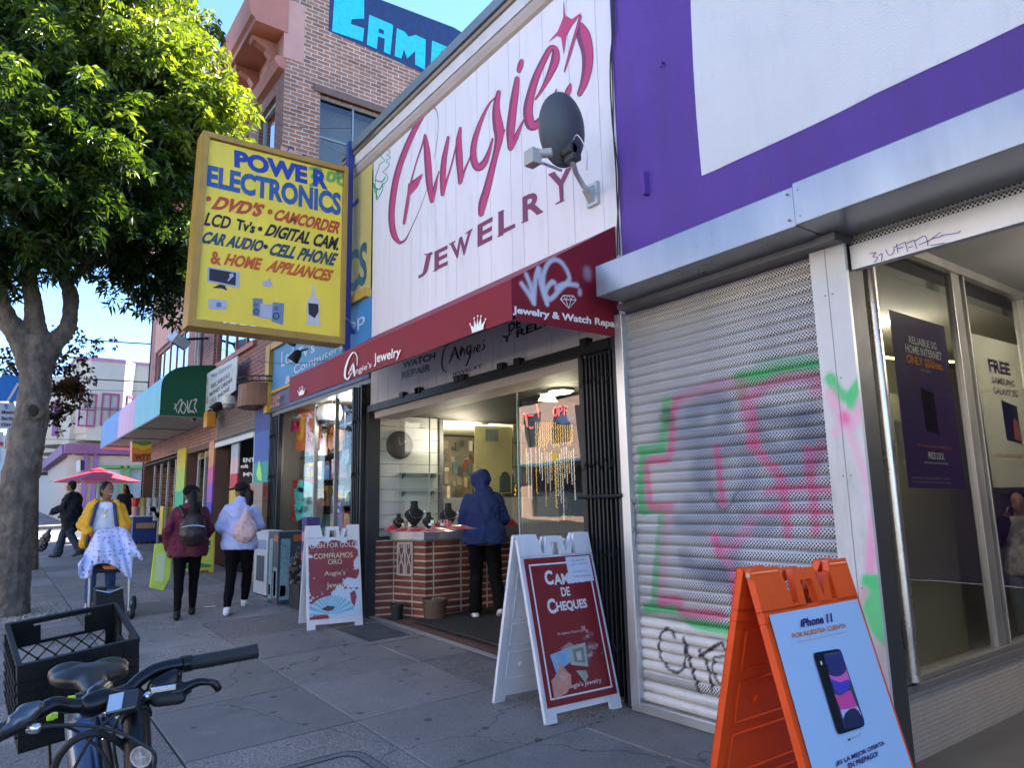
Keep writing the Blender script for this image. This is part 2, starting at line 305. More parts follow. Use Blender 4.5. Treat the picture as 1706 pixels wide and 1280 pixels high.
    vc=n.new('ShaderNodeTexVoronoi'); vc.feature='DISTANCE_TO_EDGE'; vc.inputs['Scale'].default_value=.55; nv=n.new('ShaderNodeTexNoise'); nv.inputs['Scale'].default_value=3; nv.inputs['Detail'].default_value=6; av=n.new('ShaderNodeVectorMath'); av.operation='MULTIPLY_ADD'; av.inputs[1].default_value=(.35,.35,.35); L.new(tc.outputs['Object'],nv.inputs['Vector']); L.new(nv.outputs[1],av.inputs[0]); L.new(tc.outputs['Object'],av.inputs[2]); L.new(av.outputs[0],vc.inputs['Vector']); lc=n.new('ShaderNodeMath'); lc.operation='LESS_THAN'; lc.inputs[1].default_value=.0022; L.new(vc.outputs[0],lc.inputs[0]); lm2=n.new('ShaderNodeMath'); lm2.operation='MULTIPLY'; lm2.inputs[1].default_value=.7; L.new(lc.outputs[0],lm2.inputs[0]); x6=n.new('ShaderNodeMix'); x6.data_type='RGBA'; L.new(lm2.outputs[0],x6.inputs[0]); L.new(x5.outputs[2],x6.inputs[6]); x6.inputs[7].default_value=(.05,.048,.045,1)
    L.new(x6.outputs[2],b.inputs['Base Color']); return m
CONC=conc()
def sidewalk(name,x0,x1,ystart,yend,xl=-3.5,yl=2.05,sp=1.03,seed=3):
    rnd=random.Random(seed); mb=MB(); cols=[]
    X=[]; x=xl+math.ceil((x0-xl)/sp)*sp
    X=[x0]; 
    while x<x1-.05:
        if x>x0+.05: X.append(x)
        x+=sp
    X.append(x1); Y=[ystart]; y=yl+math.ceil((ystart-yl)/sp)*sp
    while y<yend-.1:
        if y>ystart+.05: Y.append(y)
        y+=sp
    Y.append(yend)
    for i in range(len(X)-1):
        for j in range(len(Y)-1):
            a,b,c,d=X[i]+.005,X[i+1]-.005,Y[j]+.005,Y[j+1]-.005
            if -12.2<(a+b)/2<-10.4 and -.3<(c+d)/2<1.2 and False: continue
            t=rnd.choice([.78,.86,.93,1,1.06,1.12]); tn=(t*rnd.uniform(.97,1.03),t,t*rnd.uniform(.99,1.05)); al=rnd.choice([.15,.3,.75,.95])
            dz=rnd.uniform(-.002,.002); r=.006
            top=[(a+r,c+r),(b-r,c+r),(b-r,d-r),(a+r,d-r)]; bot=[(a,c),(b,c),(b,d),(a,d)]
            vs=[(p[0],p[1],gz(*p)+dz) for p in top]+[(p[0],p[1],gz(*p)-.012) for p in bot]+[(p[0],p[1],gz(*p)-.12) for p in bot]
            mb.add(vs,[(0,1,2,3),(4,5,1,0),(5,6,2,1),(6,7,3,2),(7,4,0,3),(8,9,5,4),(9,10,6,5),(10,11,7,6),(11,8,4,7)]); cols+=[(*tn,al)]*12
    o=mb.build(name,CONC,kind='structure'); at=o.data.color_attributes.new('tone','FLOAT_COLOR','POINT'); at.data.foreach_set('color',np.array(cols,float).reshape(-1))
    fl=MB(); n=24; fl.add([(x0+(x1-x0)*i/n,yy,gz(x0+(x1-x0)*i/n,yy)-.018) for i in range(n+1) for yy in (ystart+.01,yend-.01)],[(2*i,2*i+2,2*i+3,2*i+1) for i in range(n)])
    fl.build('sidewalk_joints',flat('joint_dirt',(.03,.03,.03),.95),kind='structure')
    return o
sidewalk('sidewalk',-24.2,8,-1.45,3.66)
sidewalk('sidewalk',-62,-34.2,-1.45,3.7,seed=5)
kb=MB()
for a,b in ((-24.2,8),(-62,-34.2)):
    n=12
    for i in range(n):
        xa=a+(b-a)*i/n; xb=a+(b-a)*(i+1)/n-.01
        v=[(x,y,z) for x in (xa,xb) for y,z in ((-1.6,gr(xa,-2)-.05),(-1.6,gz(x,-1.45)-.012),(-1.585,gz(x,-1.45)),(-1.455,gz(x,-1.45)),(-1.455,gr(xa,-2)-.05))]
        kb.add(v,[(0,5,6,1),(1,6,7,2),(2,7,8,3),(3,8,9,4),(0,1,2,3,4),(9,8,7,6,5)])
kb.build('kerb',mat('kerb_concrete',(.27,.27,.26),.85,bump=.3,bs=80),kind='structure')
# crosswalk bars on the cross street
cw=MB()
for k in range(6):
    xa=-25.6-k*1.3; cw.add([(x,y,gr(x,y)+.004) for x,y in ((xa,-1.2),(xa-.6,-1.2),(xa-.6,2.6),(xa,2.6))],[(0,1,2,3)])
cw.build('crosswalk_marking',mat('road_paint',(.6,.6,.58),.7,var=.2,vs=6,dirt=.5),kind='structure')
# tree pit
gp=MB(); rnd=random.Random(4)
def pebble(mb,x,y,z,r):
    a=rnd.uniform(0,6.3); M=Matrix.Rotation(a,3,'Z')
    p=[Vector((r,0,0)),Vector((0,r*.8,0)),Vector((-r*.9,0,0)),Vector((0,-r*.7,0)),Vector((0,0,r*.6))]
    mb.add([M@q+Vector((x,y,z)) for q in p],[(0,1,4),(1,2,4),(2,3,4),(3,0,4)])
for i in range(2600):
    x=rnd.uniform(-11.75,-9.95); y=rnd.uniform(-.35,1.0); e=((x+10.85)/.92)**4+((y-.3)/.66)**4
    if e<1.0+rnd.uniform(-.25,.25): pebble(gp,x,y,gz(x,y)+.003,rnd.uniform(.012,.03))
tag(gp.build('tree_pit_gravel',mat('gravel',(.33,.30,.27),.9,var=.5,vs=30)),'loose pale gravel round the foot of the street tree','gravel',kind='stuff')
# ================= PURPLE PHONE SHOP =================
PX0,PX1=-3.46,3.2
purple=mat('purple_stucco',(.098,.046,.285),.75,var=.2,vs=.8,bump=.8,bs=110,streak=.15,dirt=.35)
whites=mat('white_stucco',(.62,.65,.68),.75,dirt=.12,var=.05,vs=1.2,bump=.6,bs=110)
steel=mat('galvanised_steel',(.56,.58,.60),.36,.75,var=.12,vs=2.5,bump=.06,bs=8,attr=True,streak=.3)
steel2=mat('brushed_steel_hood',(.30,.325,.36),.30,.8,var=.2,vs=1.6,streak=.3,dirt=.15)
shop=T('phone_store_building','two tone purple and white stucco shop building with steel roller shutters','building',(0,D,0))
b=MB(); b.box(PX0,-1.8,D,D+.28,2.62,2.82); b.box(PX0,PX1,D,D+.28,2.82,9.2); b.box(PX0,PX0+.05,D+.01,D+9,0,9.2); b.box(PX0,PX1,D+8.7,D+9,0,9.2); b.box(PX1-.2,PX1,D+.28,D+8.7,0,9.2); b.box(PX0,PX1,D+.28,D+8.7,8.8,9.1)
b.build('wall',purple,shop)
# white painted field with a slightly wavy hand cut edge
pts=[(1149.8,-60),(1151,20),(1155,110),(1160,190),(1165,250),(1169,292.6),(1190,284),(1230,265),(1290,238),(1350,210),(1400,186),(1460,155),(1540,117),(1620,80),(1706,38)]
q=[fy(x,y,D-.003) for x,y in pts]; q+=[Vector((3.1,D-.003,q[-1].z+.05)),Vector((3.1,D-.003,9.1)),Vector((q[0].x,D-.003,9.1))]
MB().prism(q,(0,.002,0)).build('white_field',whites,shop)
w_=MB()
for px,py,s in ((1078,300,1),(1080,318,.7)): 
    p=fy(px,py); w_.box(p.x-.018*s,p.x+.018*s,D-.05,D,p.z-.05*s,p.z+.05*s)
p=fy(1079,285); w_.tube([p+Vector((0,-.01,0)),p+Vector((0,-.03,-.05)),p+Vector((0,-.02,-.1))],.006)
p=fy(1106,105); w_.tube([p,p+Vector((0,-.03,0)),p+Vector((.0,-.03,-.04))],.008)
w_.build('old_anchor',purple,shop)
# hood boxes
hA0=fy(1000,440,D-.40); 
def hood(nm,x0,x1,dep,z0,z1,lab):
    h=MB(); y=D-dep; h.prism([(x0,D,z0),(x0,y,z0),(x0,y,z1-.012),(x0,y+.03,z1),(x0,D,z1+.03)],(x1-x0,0,0)).build(nm,steel2,shop,lab,bevel=.004)
hood('shutter_hood',-3.345,-1.875,.385,2.70,2.925,'shorter hood over the closed shutter')
hood('shutter_hood',-1.868,PX1,.40,2.70,2.935,'long hood over the entrance')
t=MB(); t.box(-1.868,PX1,D-.02,D,2.966,3.02); t.box(-3.345,-1.875,D-.012,D,2.956,2.975); t.build('flashing',flat('pale_flashing',(.55,.58,.62),.5),shop)
h=MB(); h.box(-3.40,-1.9,D-.14,D+.05,2.66,2.698); h.box(-1.80,PX1,D-.16,D+.05,2.775,2.815); h.box(-1.9,-1.80,D-.16,D+.0,2.655,2.697); h.build('hood_underside',flat('dark_steel',(.17,.17,.18),.45,metal=.6),shop)
r_=MB()
for x in (-1.905,-1.84):
    for z in (2.74,2.88): r_.lathe([(.006,0),(.004,.003)],(0,0,0),8) if False else r_.box(x-.004,x+.004,D-.404,D-.40 if x>-1.87 else D-.385,z-.004,z+.004)
r_.build('rivet',flat('rivet_grey',(.3,.3,.32),.4,metal=.7),shop)
# shutter frame posts
f=MB(); f.box(-3.52,-3.445,D-.06,D+.05,.02,2.66); f.box(-3.52,-1.98,D-.055,D+.05,.0,.06); f.build('shutter_rail',steel,shop,bevel=.004)
# pillar between shutter and entrance (sprayed)
pl=MB(); nx,nz=18,190
pg=grid(-2.0,-1.805,.02,2.655,nx,nz,lambda x,z:(x,D-.07,z)); pg.add([(-1.805,D-.07,.02),(-1.805,D-.045,.02),(-1.805,D-.045,2.655),(-1.805,D-.07,2.655)],[(0,1,2,3)]); pg.add([(-2.0,D-.07,.02),(-2.0,D+.05,.02),(-2.0,D+.05,2.655),(-2.0,D-.07,2.655)],[(3,2,1,0)])
po=pg.build('pillar',mat('painted_pillar',(.50,.52,.54),.5,.25,var=.10,vs=2,attr=True,dirt=.35),shop)
PK=(.75,.10,.30); GN=(.06,.52,.17); PKs=(.72,.28,.48); BK=(.02,.02,.025); LB=(.34,.46,.66)
pjD=lambda x,y:fy(x,y,D-.07)
paint(po,(0,2),[([(1383,630),(1398,655),(1413,662),(1425,650),(1437,632)],.02,.02,GN,.95),([(1420,662),(1418,675)],.018,.015,GN,.9),
 ([(1384,655),(1400,690),(1420,705),(1440,665)],.012,.04,PKs,.55),([(1392,722),(1410,690)],.01,.03,PKs,.5),([(1406,694),(1409,700)],.006,.035,PK,.85),([(1412,710),(1430,760),(1448,820),(1455,870)],.006,.035,PKs,.45),
 ([(1457,858),(1454,900),(1450,948)],.016,.025,PKs,.8),([(1446,968),(1452,972),(1460,968)],.02,.02,GN,.95),([(1453,975),(1456,1010),(1462,1040),(1478,1060)],.035,.03,GN,.9),([(1440,1000),(1434,1020),(1426,1026)],.015,.02,GN,.75),([(1470,990),(1484,1030),(1490,1062)],.012,.02,GN,.7),([(1440,985),(1428,1010)],.01,.03,PKs,.6),
 ([(1475,1090),(1492,1240)],.02,.10,(.28,.06,.07),.35)],pjD)
sm=MB(); sm.box(-1.913,-1.909,D-.0715,D-.069,.02,2.655)
for z in (.4,.9,1.45,1.95,2.4):
    for x in (-1.93,-1.89): sm.lathe([(.005,0),(.0045,.002)],(0,0,0),6) if False else sm.box(x-.004,x+.004,D-.073,D-.07,z-.004,z+.004)
sm.build('seam',flat('seam_grey',(.25,.25,.27),.5),shop)
# graffiti scrawl on left rail
sc=MB(); pr=lambda x,y:fy(x,y,D-.062)
for st in ([(1055,838,1),(1059,850,1.2),(1056,858,1),(1062,862,1)],[(1057,866,1),(1061,876,1),(1055,880,1),(1063,888,1)],[(1063,840,1),(1058,870,1),(1064,885,1)],[(1054,890,1),(1060,880,1),(1058,910,1.2)],[(1052,832,1),(1056,842,1),(1060,832,1)]): ribbon(sc,st,pr)
sc.build('scrawl',flat('black_marker',(.02,.02,.03),.5),shop)
# the roller shutter: real slats, with holes in the sheet
def perf():
    m=mat('perforated_slat',(.68,.67,.65),.5,.22,var=.16,vs=2.2,attr=True,streak=.4,dirt=.25); n=m.node_tree.nodes; L=m.node_tree.links; b=n['Principled BSDF']
    src=b.inputs['Base Color'].links[0].from_socket; tc=n.new('ShaderNodeTexCoord'); sp=n.new('ShaderNodeSeparateXYZ'); L.new(tc.outputs['Object'],sp.inputs[0])
    cb=n.new('ShaderNodeCombineXYZ'); L.new(sp.outputs[0],cb.inputs[0]); L.new(sp.outputs[2],cb.inputs[1])
    mp=n.new('ShaderNodeMapping'); mp.inputs['Rotation'].default_value=(0,0,R(45)); L.new(cb.outputs[0],mp.inputs[0])
    v=n.new('ShaderNodeTexVoronoi'); v.voronoi_dimensions='2D'; v.inputs['Scale'].default_value=1/.0150; v.inputs['Randomness'].default_value=0; L.new(mp.outputs[0],v.inputs['Vector'])
    lt=n.new('ShaderNodeMath'); lt.operation='LESS_THAN'; lt.inputs[1].default_value=.40; L.new(v.outputs['Distance'],lt.inputs[0])
    at=n.new('ShaderNodeAttribute'); at.attribute_name='perf'; mu=n.new('ShaderNodeMath'); mu.operation='MULTIPLY'; L.new(lt.outputs[0],mu.inputs[0]); L.new(at.outputs['Fac'],mu.inputs[1])
    x=n.new('ShaderNodeMix'); x.data_type='RGBA'; L.new(mu.outputs[0],x.inputs[0]); L.new(src,x.inputs[6]); x.inputs[7].default_value=(.03,.03,.035,1); L.new(x.outputs[2],b.inputs['Base Color']); return m
def shutter(name,x0,x1,z0,z1,y,pitch,nx,par,solid=lambda z:False,label=None):
    ns=int(round((z1-z0)/pitch)); pitch=(z1-z0)/ns; prof=[(0,.012),(.045,.002),(.13,-.006),(.32,-.011),(.5,-.012),(.7,-.010),(.87,-.003),(.94,.006),(.985,.014)]
    rows=[(z0+(k+t)*pitch,y+o,1.0 if .12<t<.86 and not solid(z0+k*pitch) else 0.0) for k in range(ns) for t,o in prof]
    mb=MB(); rnd=random.Random(2); dents=[(rnd.uniform(x0,x1),rnd.uniform(z0,z1),rnd.uniform(-.006,.008)) for _ in range(26)]
    def dy(x,z): return sum(a*math.exp(-((x-dx)**2+(z-dz)**2)/.012) for dx,dz,a in dents)
    mb.add([(x0+(x1-x0)*i/nx,yy+dy(x0+(x1-x0)*i/nx,z),z) for z,yy,_ in rows for i in range(nx+1)],[(j*(nx+1)+i,j*(nx+1)+i+1,(j+1)*(nx+1)+i+1,(j+1)*(nx+1)+i) for j in range(len(rows)-1) for i in range(nx)])
    o=mb.build(name,perf(),par,label,smooth=True); at=o.data.attributes.new('perf','FLOAT','POINT'); at.data.foreach_set('value',[p for _,_,p in rows for i in range(nx+1)]); return o
zs=lambda z:(.22<z<.53) or z<.13
sh=shutter('roller_shutter',-3.445,-2.0,.06,2.66,D-.005,.067,120,shop,zs,'closed sprayed roller shutter')
A=(0,2); pjS=lambda x,y:fy(x,y,D-.02); G2=.97
X_=[]
def st(pts,rad,soft,col,al): X_.append((pts,rad,soft,col,al))
# faded earlier tags
rnd=random.Random(12)
for pts in ([(1150,690),(1180,665),(1205,680),(1195,720),(1150,740),(1140,720)],[(1255,700),(1270,690),(1310,700),(1350,690)],[(1180,820),(1160,790),(1190,760),(1230,740),(1250,790),(1230,830)],[(1260,720),(1300,760),(1340,735),(1370,720)],[(1330,700),(1350,740),(1340,780),(1300,800)],[(1130,870),(1165,880),(1175,860),(1150,840)],[(1140,930),(1165,950),(1220,945),(1240,960)],[(1240,860),(1270,880),(1290,850)],[(1180,960),(1240,970),(1300,965)],[(1200,850),(1215,900),(1210,950)],[(1160,700),(1165,760),(1170,800)]):
    st(pts,.014,.05,(.045,.06,.10),.72)
st([(1130,700),(1180,680),(1230,700),(1200,780),(1180,860),(1250,850),(1330,760)],.05,.16,(.16,.18,.24),.38); st([(1130,760),(1160,790),(1200,830),(1250,850),(1320,830)],.10,.22,(.42,.47,.56),.35); st([(1130,900),(1220,920),(1330,900)],.12,.2,(.40,.50,.68),.3); st([(1080,620),(1200,600),(1330,560)],.10,.2,(.36,.45,.62),.3); st([(1150,720),(1250,740),(1350,720)],.1,.2,(.36,.45,.62),.3)
# green
st([(1232,632),(1280,625),(1330,612),(1392,618)],.022,.03,GN,G2); st([(1262,607),(1330,602),(1390,612)],.008,.03,(.2,.55,.35),.5); st([(1238,632),(1234,660)],.012,.025,GN,.8)
st([(1110,670),(1108,690),(1103,740)],.018,.03,GN,.8); st([(1066,750),(1100,748)],.022,.012,GN,.95); st([(1072,752),(1066,800),(1070,850)],.02,.015,GN,.95); st([(1070,850),(1100,852),(1098,900),(1092,960),(1090,1008)],.022,.012,GN,.9); st([(1076,1015),(1120,1015),(1160,1040),(1232,1052)],.02,.015,GN,.95)
# pink
st([(1125,665),(1120,690),(1118,730),(1110,765),(1078,770),(1080,830),(1085,845),(1115,845)],.010,.02,PK,.85); st([(1125,668),(1180,645),(1240,640)],.012,.03,(.62,.22,.38),.6); st([(1260,650),(1300,632),(1350,628),(1380,645)],.010,.03,(.62,.15,.35),.75); st([(1355,650),(1395,645)],.008,.03,PKs,.6)
st([(1112,850),(1104,900),(1102,960),(1100,1002)],.012,.03,PKs,.55); st([(1100,1003),(1130,1000),(1135,1020),(1200,1025)],.012,.02,PK,.8)
st([(1238,660),(1250,700),(1252,740)],.014,.035,PK,.7); st([(1192,745),(1196,790),(1202,840)],.008,.018,PK,.9); st([(1255,740),(1275,770),(1300,800),(1310,890)],.008,.025,PK,.75); st([(1345,750),(1350,800),(1358,888)],.008,.02,PK,.75); st([(1345,785),(1370,745),(1385,735)],.01,.03,(.5,.1,.25),.6)
st([(1275,820),(1330,812),(1395,822)],.008,.02,PK,.6); st([(1270,855),(1330,850),(1400,855)],.006,.02,PK,.5); st([(1185,890),(1200,915),(1225,905),(1250,870)],.010,.03,PKs,.7); st([(1190,900),(1198,925)],.012,.02,PK,.8); st([(1220,960),(1222,990),(1226,1018)],.012,.02,PK,.75); st([(1205,925),(1225,960)],.008,.03,PKs,.6); st([(1260,655),(1240,690)],.01,.03,PKs,.7)
st([(1107,690),(1112,700)],.02,.03,(.03,.12,.08),.6)
# black tag low down
K=.92
st([(1124,1064),(1112,1048),(1100,1058),(1097,1085),(1108,1110),(1128,1122),(1140,1105),(1138,1070)],.0045,.006,BK,K); st([(1138,1065),(1150,1110),(1164,1155)],.007,.006,BK,K); st([(1164,1085),(1178,1112),(1185,1150)],.006,.006,BK,K); st([(1164,1095),(1195,1075),(1205,1078),(1220,1125),(1224,1160)],.006,.006,BK,K); st([(1188,1098),(1186,1120),(1200,1142),(1222,1150)],.004,.006,BK,K); st([(1210,1095),(1190,1095)],.004,.005,BK,K); st([(1212,1080),(1240,1060)],.004,.006,BK,K)
st([(1180,820),(1200,850),(1215,842),(1226,820)],.003,.006,(.02,.03,.06),.7)
X_=[(a,b*(1.1 if col!=BK else 1.2),c*(1.7 if col!=BK else 1.1),col,min(1,al*(.92 if col!=BK else 1.1))) for a,b,c,col,al in X_]
paint(sh,A,X_,pjS)
MB().box(-3.44,-2.0,D+.06,D+.08,.05,2.7).build('shutter_backing',flat('black_void',(.01,.01,.01),.9),shop)
# rolled shutter above entrance with its white bottom bar
s2=shutter('roller_shutter',-1.80,PX1-.3,2.645,2.80,D+.015,.052,60,shop,lambda z:False,'raised roller shutter above the entrance')
bar=MB(); bar.box(-1.80,PX1-.3,D-.02,D+.03,2.515,2.645)
bo=bar.build('bottom_bar',mat('white_metal',(.66,.68,.72),.45,.2,var=.06,attr=True,dirt=.3),shop)
VI=(.16,.10,.45)
pb=lambda x,y:fy(x,y,D-.0225)
z7=lambda L_:[(1400+a/3.047,380+b/3.047) for a,b in L_]
tg_=MB()
for l in ([(150,130),(180,125),(165,145),(190,150),(170,175)],[(195,140),(212,130),(208,165)],[(230,110),(245,135),(265,130),(275,105)],[(285,80),(292,125)],[(268,100),(330,70)],[(290,105),(320,95)],[(330,75),(342,120)],[(335,78),(375,60)],[(345,100),(368,92)],[(375,62),(388,105)],[(380,65),(430,40),(445,90)],[(400,85),(455,60)],[(440,70),(510,20)],[(455,88),(530,75)],[(460,55),(520,40)],[(515,35),(560,30),(600,22),(610,12)]): ribbon(tg_,[(a,c_,1.5) for a,c_ in z7(l)],pb)
tg_.build('scrawl',flat('violet_marker',VI),bo)
# side glass wall of the recessed entrance (X = -1.92)
GX=-1.92
def sx_(px,py): return fx(px,py,GX)
zs_=sx_(1560,1118).z; ztop=2.82
tile=brick('small_wall_tile',(.36,.30,.25),(.33,.28,.23),(.22,.19,.17),.024,.024,.0022,'yz',.12,0,.45,.002)
k=MB(); k.box(GX-.14,GX,3.88,D+8.6,0,zs_-.055); k.build('tile_kneewall',tile,shop)
k=MB(); k.box(GX-.12,GX+.035,3.84,D+8.6,zs_-.055,zs_-.02); k.box(GX-.05,GX+.02,3.84,D+8.6,zs_-.018,zs_+.01); k.build('window_sill',flat('aged_metal',(.30,.28,.27),.4,metal=.7),shop,bevel=.003)
al=mat('aluminium_frame',(.42,.41,.38),.35,.8,var=.1)
fr=MB()
def ypx(px,py): return sx_(px,py).y
ym=[5.25]
for yy in (ym[0],):
    fr.box(GX-.05,GX-.002,yy-.14,yy-.02,zs_,ztop); fr.box(GX-.05,GX+.012,yy+.012,yy+.028,zs_,ztop)
for yy in (ypx(1703,520),9.2): fr.box(GX-.05,GX+.012,yy,yy+.05,zs_,ztop)
fr.box(GX-.05,GX+.02,3.84,D+8.6,ztop,ztop+.06); fr.build('window_frame',al,shop,bevel=.002)
cp=MB(); cp.tube([(GX+.02,3.935,zs_-.0),(GX+.02,3.935,2.82)],.040,16); cp.lathe([(.05,0),(.05,.03)],(GX+.02,3.935,zs_),14); cp.build('corner_post',mat('worn_chrome',(.55,.5,.45),.28,.9,var=.18,vs=6),shop,smooth=True)
MB().box(GX-.03,GX-.024,3.98,D+8.6,zs_,ztop).build('window_pane',glass('shop_glass',(.72,.74,.72),1.4),shop)
MB().box(GX-.10,GX-.04,D+.13,3.845,0,2.86).build('jamb_panel',mat('grey_green_jamb',(.10,.10,.09),.5,.3,var=.2,dirt=.4),shop)
MB().box(GX-.035,GX-.012,D+.15,D+.24,0,2.86).build('jamb_strip',mat('aged_metal_strip',(.22,.22,.20),.4,.5,var=.2),shop)
MB().box(-1.90,-1.815,D-.04,D+.12,0,2.65).build('post_edge',flat('post_dark',(.03,.03,.03)),shop)
cl=MB(); cl.box(GX-.1,PX1-.2,D+.12,D+8.6,ztop+.06,ztop+.1); cl.build('entrance_ceiling',mat('grey_ceiling',(.20,.20,.20),.7,var=.08),shop)
# interior behind that glass
it=MB(); it.box(PX0+.06,GX-.16,D+8.3,D+8.5,0,2.8); it.box(PX0+.06,PX0+.12,D+.3,D+8.3,0,2.8); it.box(PX0+.1,GX-.15,D+.2,D+.26,0,2.8); it.build('interior_wall',mat('cream_interior',(.34,.33,.29),.8,var=.04),shop)
MB().box(PX0+.06,GX-.15,D+.2,D+8.4,2.74,2.80).build('interior_ceiling',mat('dim_ceiling',(.38,.36,.33),.8,var=.04),shop)
MB().box(PX0+.06,GX-.141,D+.2,D+8.4,-.01,.012).build('interior_floor',mat('grey_floor',(.24,.25,.27),.35,var=.06,vs=1.5),shop)
MB().box(GX,PX1,D+.08,D+8.6,-.02,.006).build('entrance_floor',mat('dark_tile_floor',(.10,.095,.09),.6,var=.15),shop)
pn=MB(); a=Vector((PX0+.5,D+2.6,0)); pn.box(PX0+.12,PX0+.6,D+2.0,D+3.4,0,2.2); pn.build('display_fixture',mat('beige_panel',(.42,.40,.30),.6,var=.05),shop)
lm=MB(); cc=onp(1475,553,(-2.7,0,0),(1,0,0)); 
def lamp(par,c,r,strg,col=(1,.93,.8),name='ceiling_light'):
    a=MB(); a.lathe([(r*1.25,.03),(r*1.25,0),(r,-.01)],c,18); a.build(name,flat('lamp_rim',(.7,.7,.66)),par)
    MB().lathe([(r*.95,-.012),(r*.5,-.022),(.01,-.024)],c,18).build('lamp_glass',flat('lamp_glow',col,.5,emit=strg),par)
lp=T('ceiling_lamp','round lit lamp on the ceiling inside the phone shop window','lamp',(cc.x,cc.y,2.74)); lamp(lp,(cc.x,cc.y,2.74),.10,9)
def plight(name,loc,e,col=(1,.9,.75),r=.15,kind='POINT'):
    l=bpy.data.lights.new(name,kind); l.energy=e; l.color=col; l.shadow_soft_size=r; o=bpy.data.objects.new(name,l); COL.objects.link(o); o.location=loc; return o
plight('shop_lamp_light',(cc.x,cc.y,2.55),7)
el_=T('ceiling_lamp','added round ceiling lamp over the recessed entrance, out of view, lighting the posters','lamp',(-.6,5.6,2.86)); lamp(el_,(-.6,5.6,2.845),.12,6); plight('entrance_fill_light',(-.6,5.4,2.6),17)  # lamp and light added out of view to brighten the posters
tb=T('arc_reflection','yellow arc reflected in the phone shop glass, built as a glowing tube','lamp',(-2.6,5.2,2.3))  # stands in for a yellow reflection in the glass, as a glowing tube
aa=[fx(1466+i*14,595+(8*math.sin(i/18*3.1)),-2.75) for i in range(0,19)]
MB().tube(aa,.012,6).build('tube',flat('arc_reflection_glow',(1,.85,.35),.5,emit=2.2),tb)
# posters on the inside of the glass
def posterbox(px4,X,th=.004):
    return [fx(px,py,X) for px,py in px4]
def poster(name,label,px4,X,col,rows,extra=None):
    q=posterbox(px4,X); o=T(name,label,'poster',q[0]); mb=MB().poly(q); mb.build('sheet',translucent('sheet_%g%g%g'%col,col,.6 if col[0]>.3 else .12),o)
    tl,tr,br,bl=q; qm=quadmap(bl,br,tl,tr)
    for s,u0,u1,v0,v1,c,bd in rows:
        t_=MB(); text(t_,s,quadmap(qm(u0,v0),qm(u1,v0),qm(u0,v1),qm(u1,v1)),bd,off=(.003,0,0)); t_.build('lettering',flat('ink_%g%g%g'%c,c,.5),o)
    if extra: extra(o,qm)
    return o
WH=(.85,.85,.82); OR=(.9,.28,.02); DP=(.075,.035,.15)
def ph1(o,qm):
    MB().poly([qm(u,v)+Vector((.003,0,0)) for u,v in ((.40,.33),(.62,.31),(.62,.55),(.40,.58))]).build('router_picture',flat('ink_black',(.012,.01,.015),.4),o)
XP=GX-.045
poster('window_poster','tall dark purple poster offering home internet behind the shop glass',[(1480.5,515.5),(1573,544),(1609,815),(1514,813)],XP,DP,
 [('RELIABLE 5G',.28,.78,.83,.875,WH,.02),('HOME INTERNET',.2,.86,.77,.82,WH,.02),('ONLY $50/mo.',.2,.86,.70,.76,OR,.03),('with autopay',.42,.62,.675,.69,WH,0),
  ("We won't raise your internet price",.22,.82,.225,.25,OR,0),('PRICE LOCK',.38,.66,.165,.205,WH,.02),('Exclusions, fine print and limits apply.',.3,.72,.135,.15,WH,0),('Limited time offer. See store for details.',.06,.72,.05,.065,(.5,.45,.6),0),('Taxes and fees included. Restrictions apply.',.06,.72,.025,.04,(.5,.45,.6),0)],ph1)
def ph2(o,qm):
    f_=lambda u,v,d=.003:qm(u,v)+Vector((d,0,0))
    MB().poly([f_(u,v) for u,v in ((.40,.31),(.72,.29),(.72,.55),(.40,.58))]).build('phone_picture',flat('ink_navy',(.02,.03,.08),.4),o)
    MB().poly([f_(u,v,.004) for u,v in ((.56,.32),(.70,.31),(.70,.44),(.6,.47))]).build('phone_picture',flat('ink_coral',(.7,.2,.12),.4),o)
poster('window_poster','white poster showing a free phone offer beside the dark purple one',[(1617.5,555),(1697,576),(1735,812),(1655,813)],XP,(.68,.66,.58),
 [('FREE',.25,.7,.76,.85,DP,.04),('SAMSUNG',.27,.75,.685,.73,DP,.03),('GALAXY 5G',.27,.78,.615,.66,DP,.03),('WITH ANY UNLIMITED PLAN',.12,.95,.19,.22,OR,.01),('Offer for new customers only',.3,.8,.15,.165,(.3,.3,.3),0)],ph2)
# loose notice in the shop
pz=T('counter_notice','small white notice standing low inside the phone shop','notice',fx(1495,740,-2.6)); q=[fx(x,y,-2.6) for x,y in ((1490,700),(1508,704),(1518,770),(1500,772))]; MB().prism(q,(-.004,0,0)).build('sheet',flat('sheet_pale',(.5,.5,.45)),pz)
# ================= ANGIE'S =================
AX0,AX1=-7.65,-3.462
ang=T('jewelry_store_building','one storey jewelry shop with white plank upper wall and pink lettering','building',(AX0,D,0))
rnd=random.Random(8); sid=MB(); x=AX0
while x<AX1-.02:
    w=rnd.choice([.17,.2,.26,.33,.4]); x2=min(x+w,AX1); sid.box(x+.0025,x2-.0025,D,D+.03,2.52,5.72); x=x2
sid.build('siding',mat('white_plank',(.74,.72,.75),.6,var=.05,vs=1.3,streak=.12,dirt=.22),ang,bevel=.002)
bk=MB(); bk.box(AX0,AX1,D+.031,D+.25,2.42,5.95); bk.box(AX0,AX1,D+.25,D+9,5.6,5.72); bk.box(AX0,AX1,D+8.8,D+9,0,5.7); bk.build('backing_wall',flat('grey_backing',(.2,.2,.21),.8),ang)
cor=MB(); AC0=-8.42
def profx(prof,x0,x1): return [(x0,y,z) for y,z in prof]
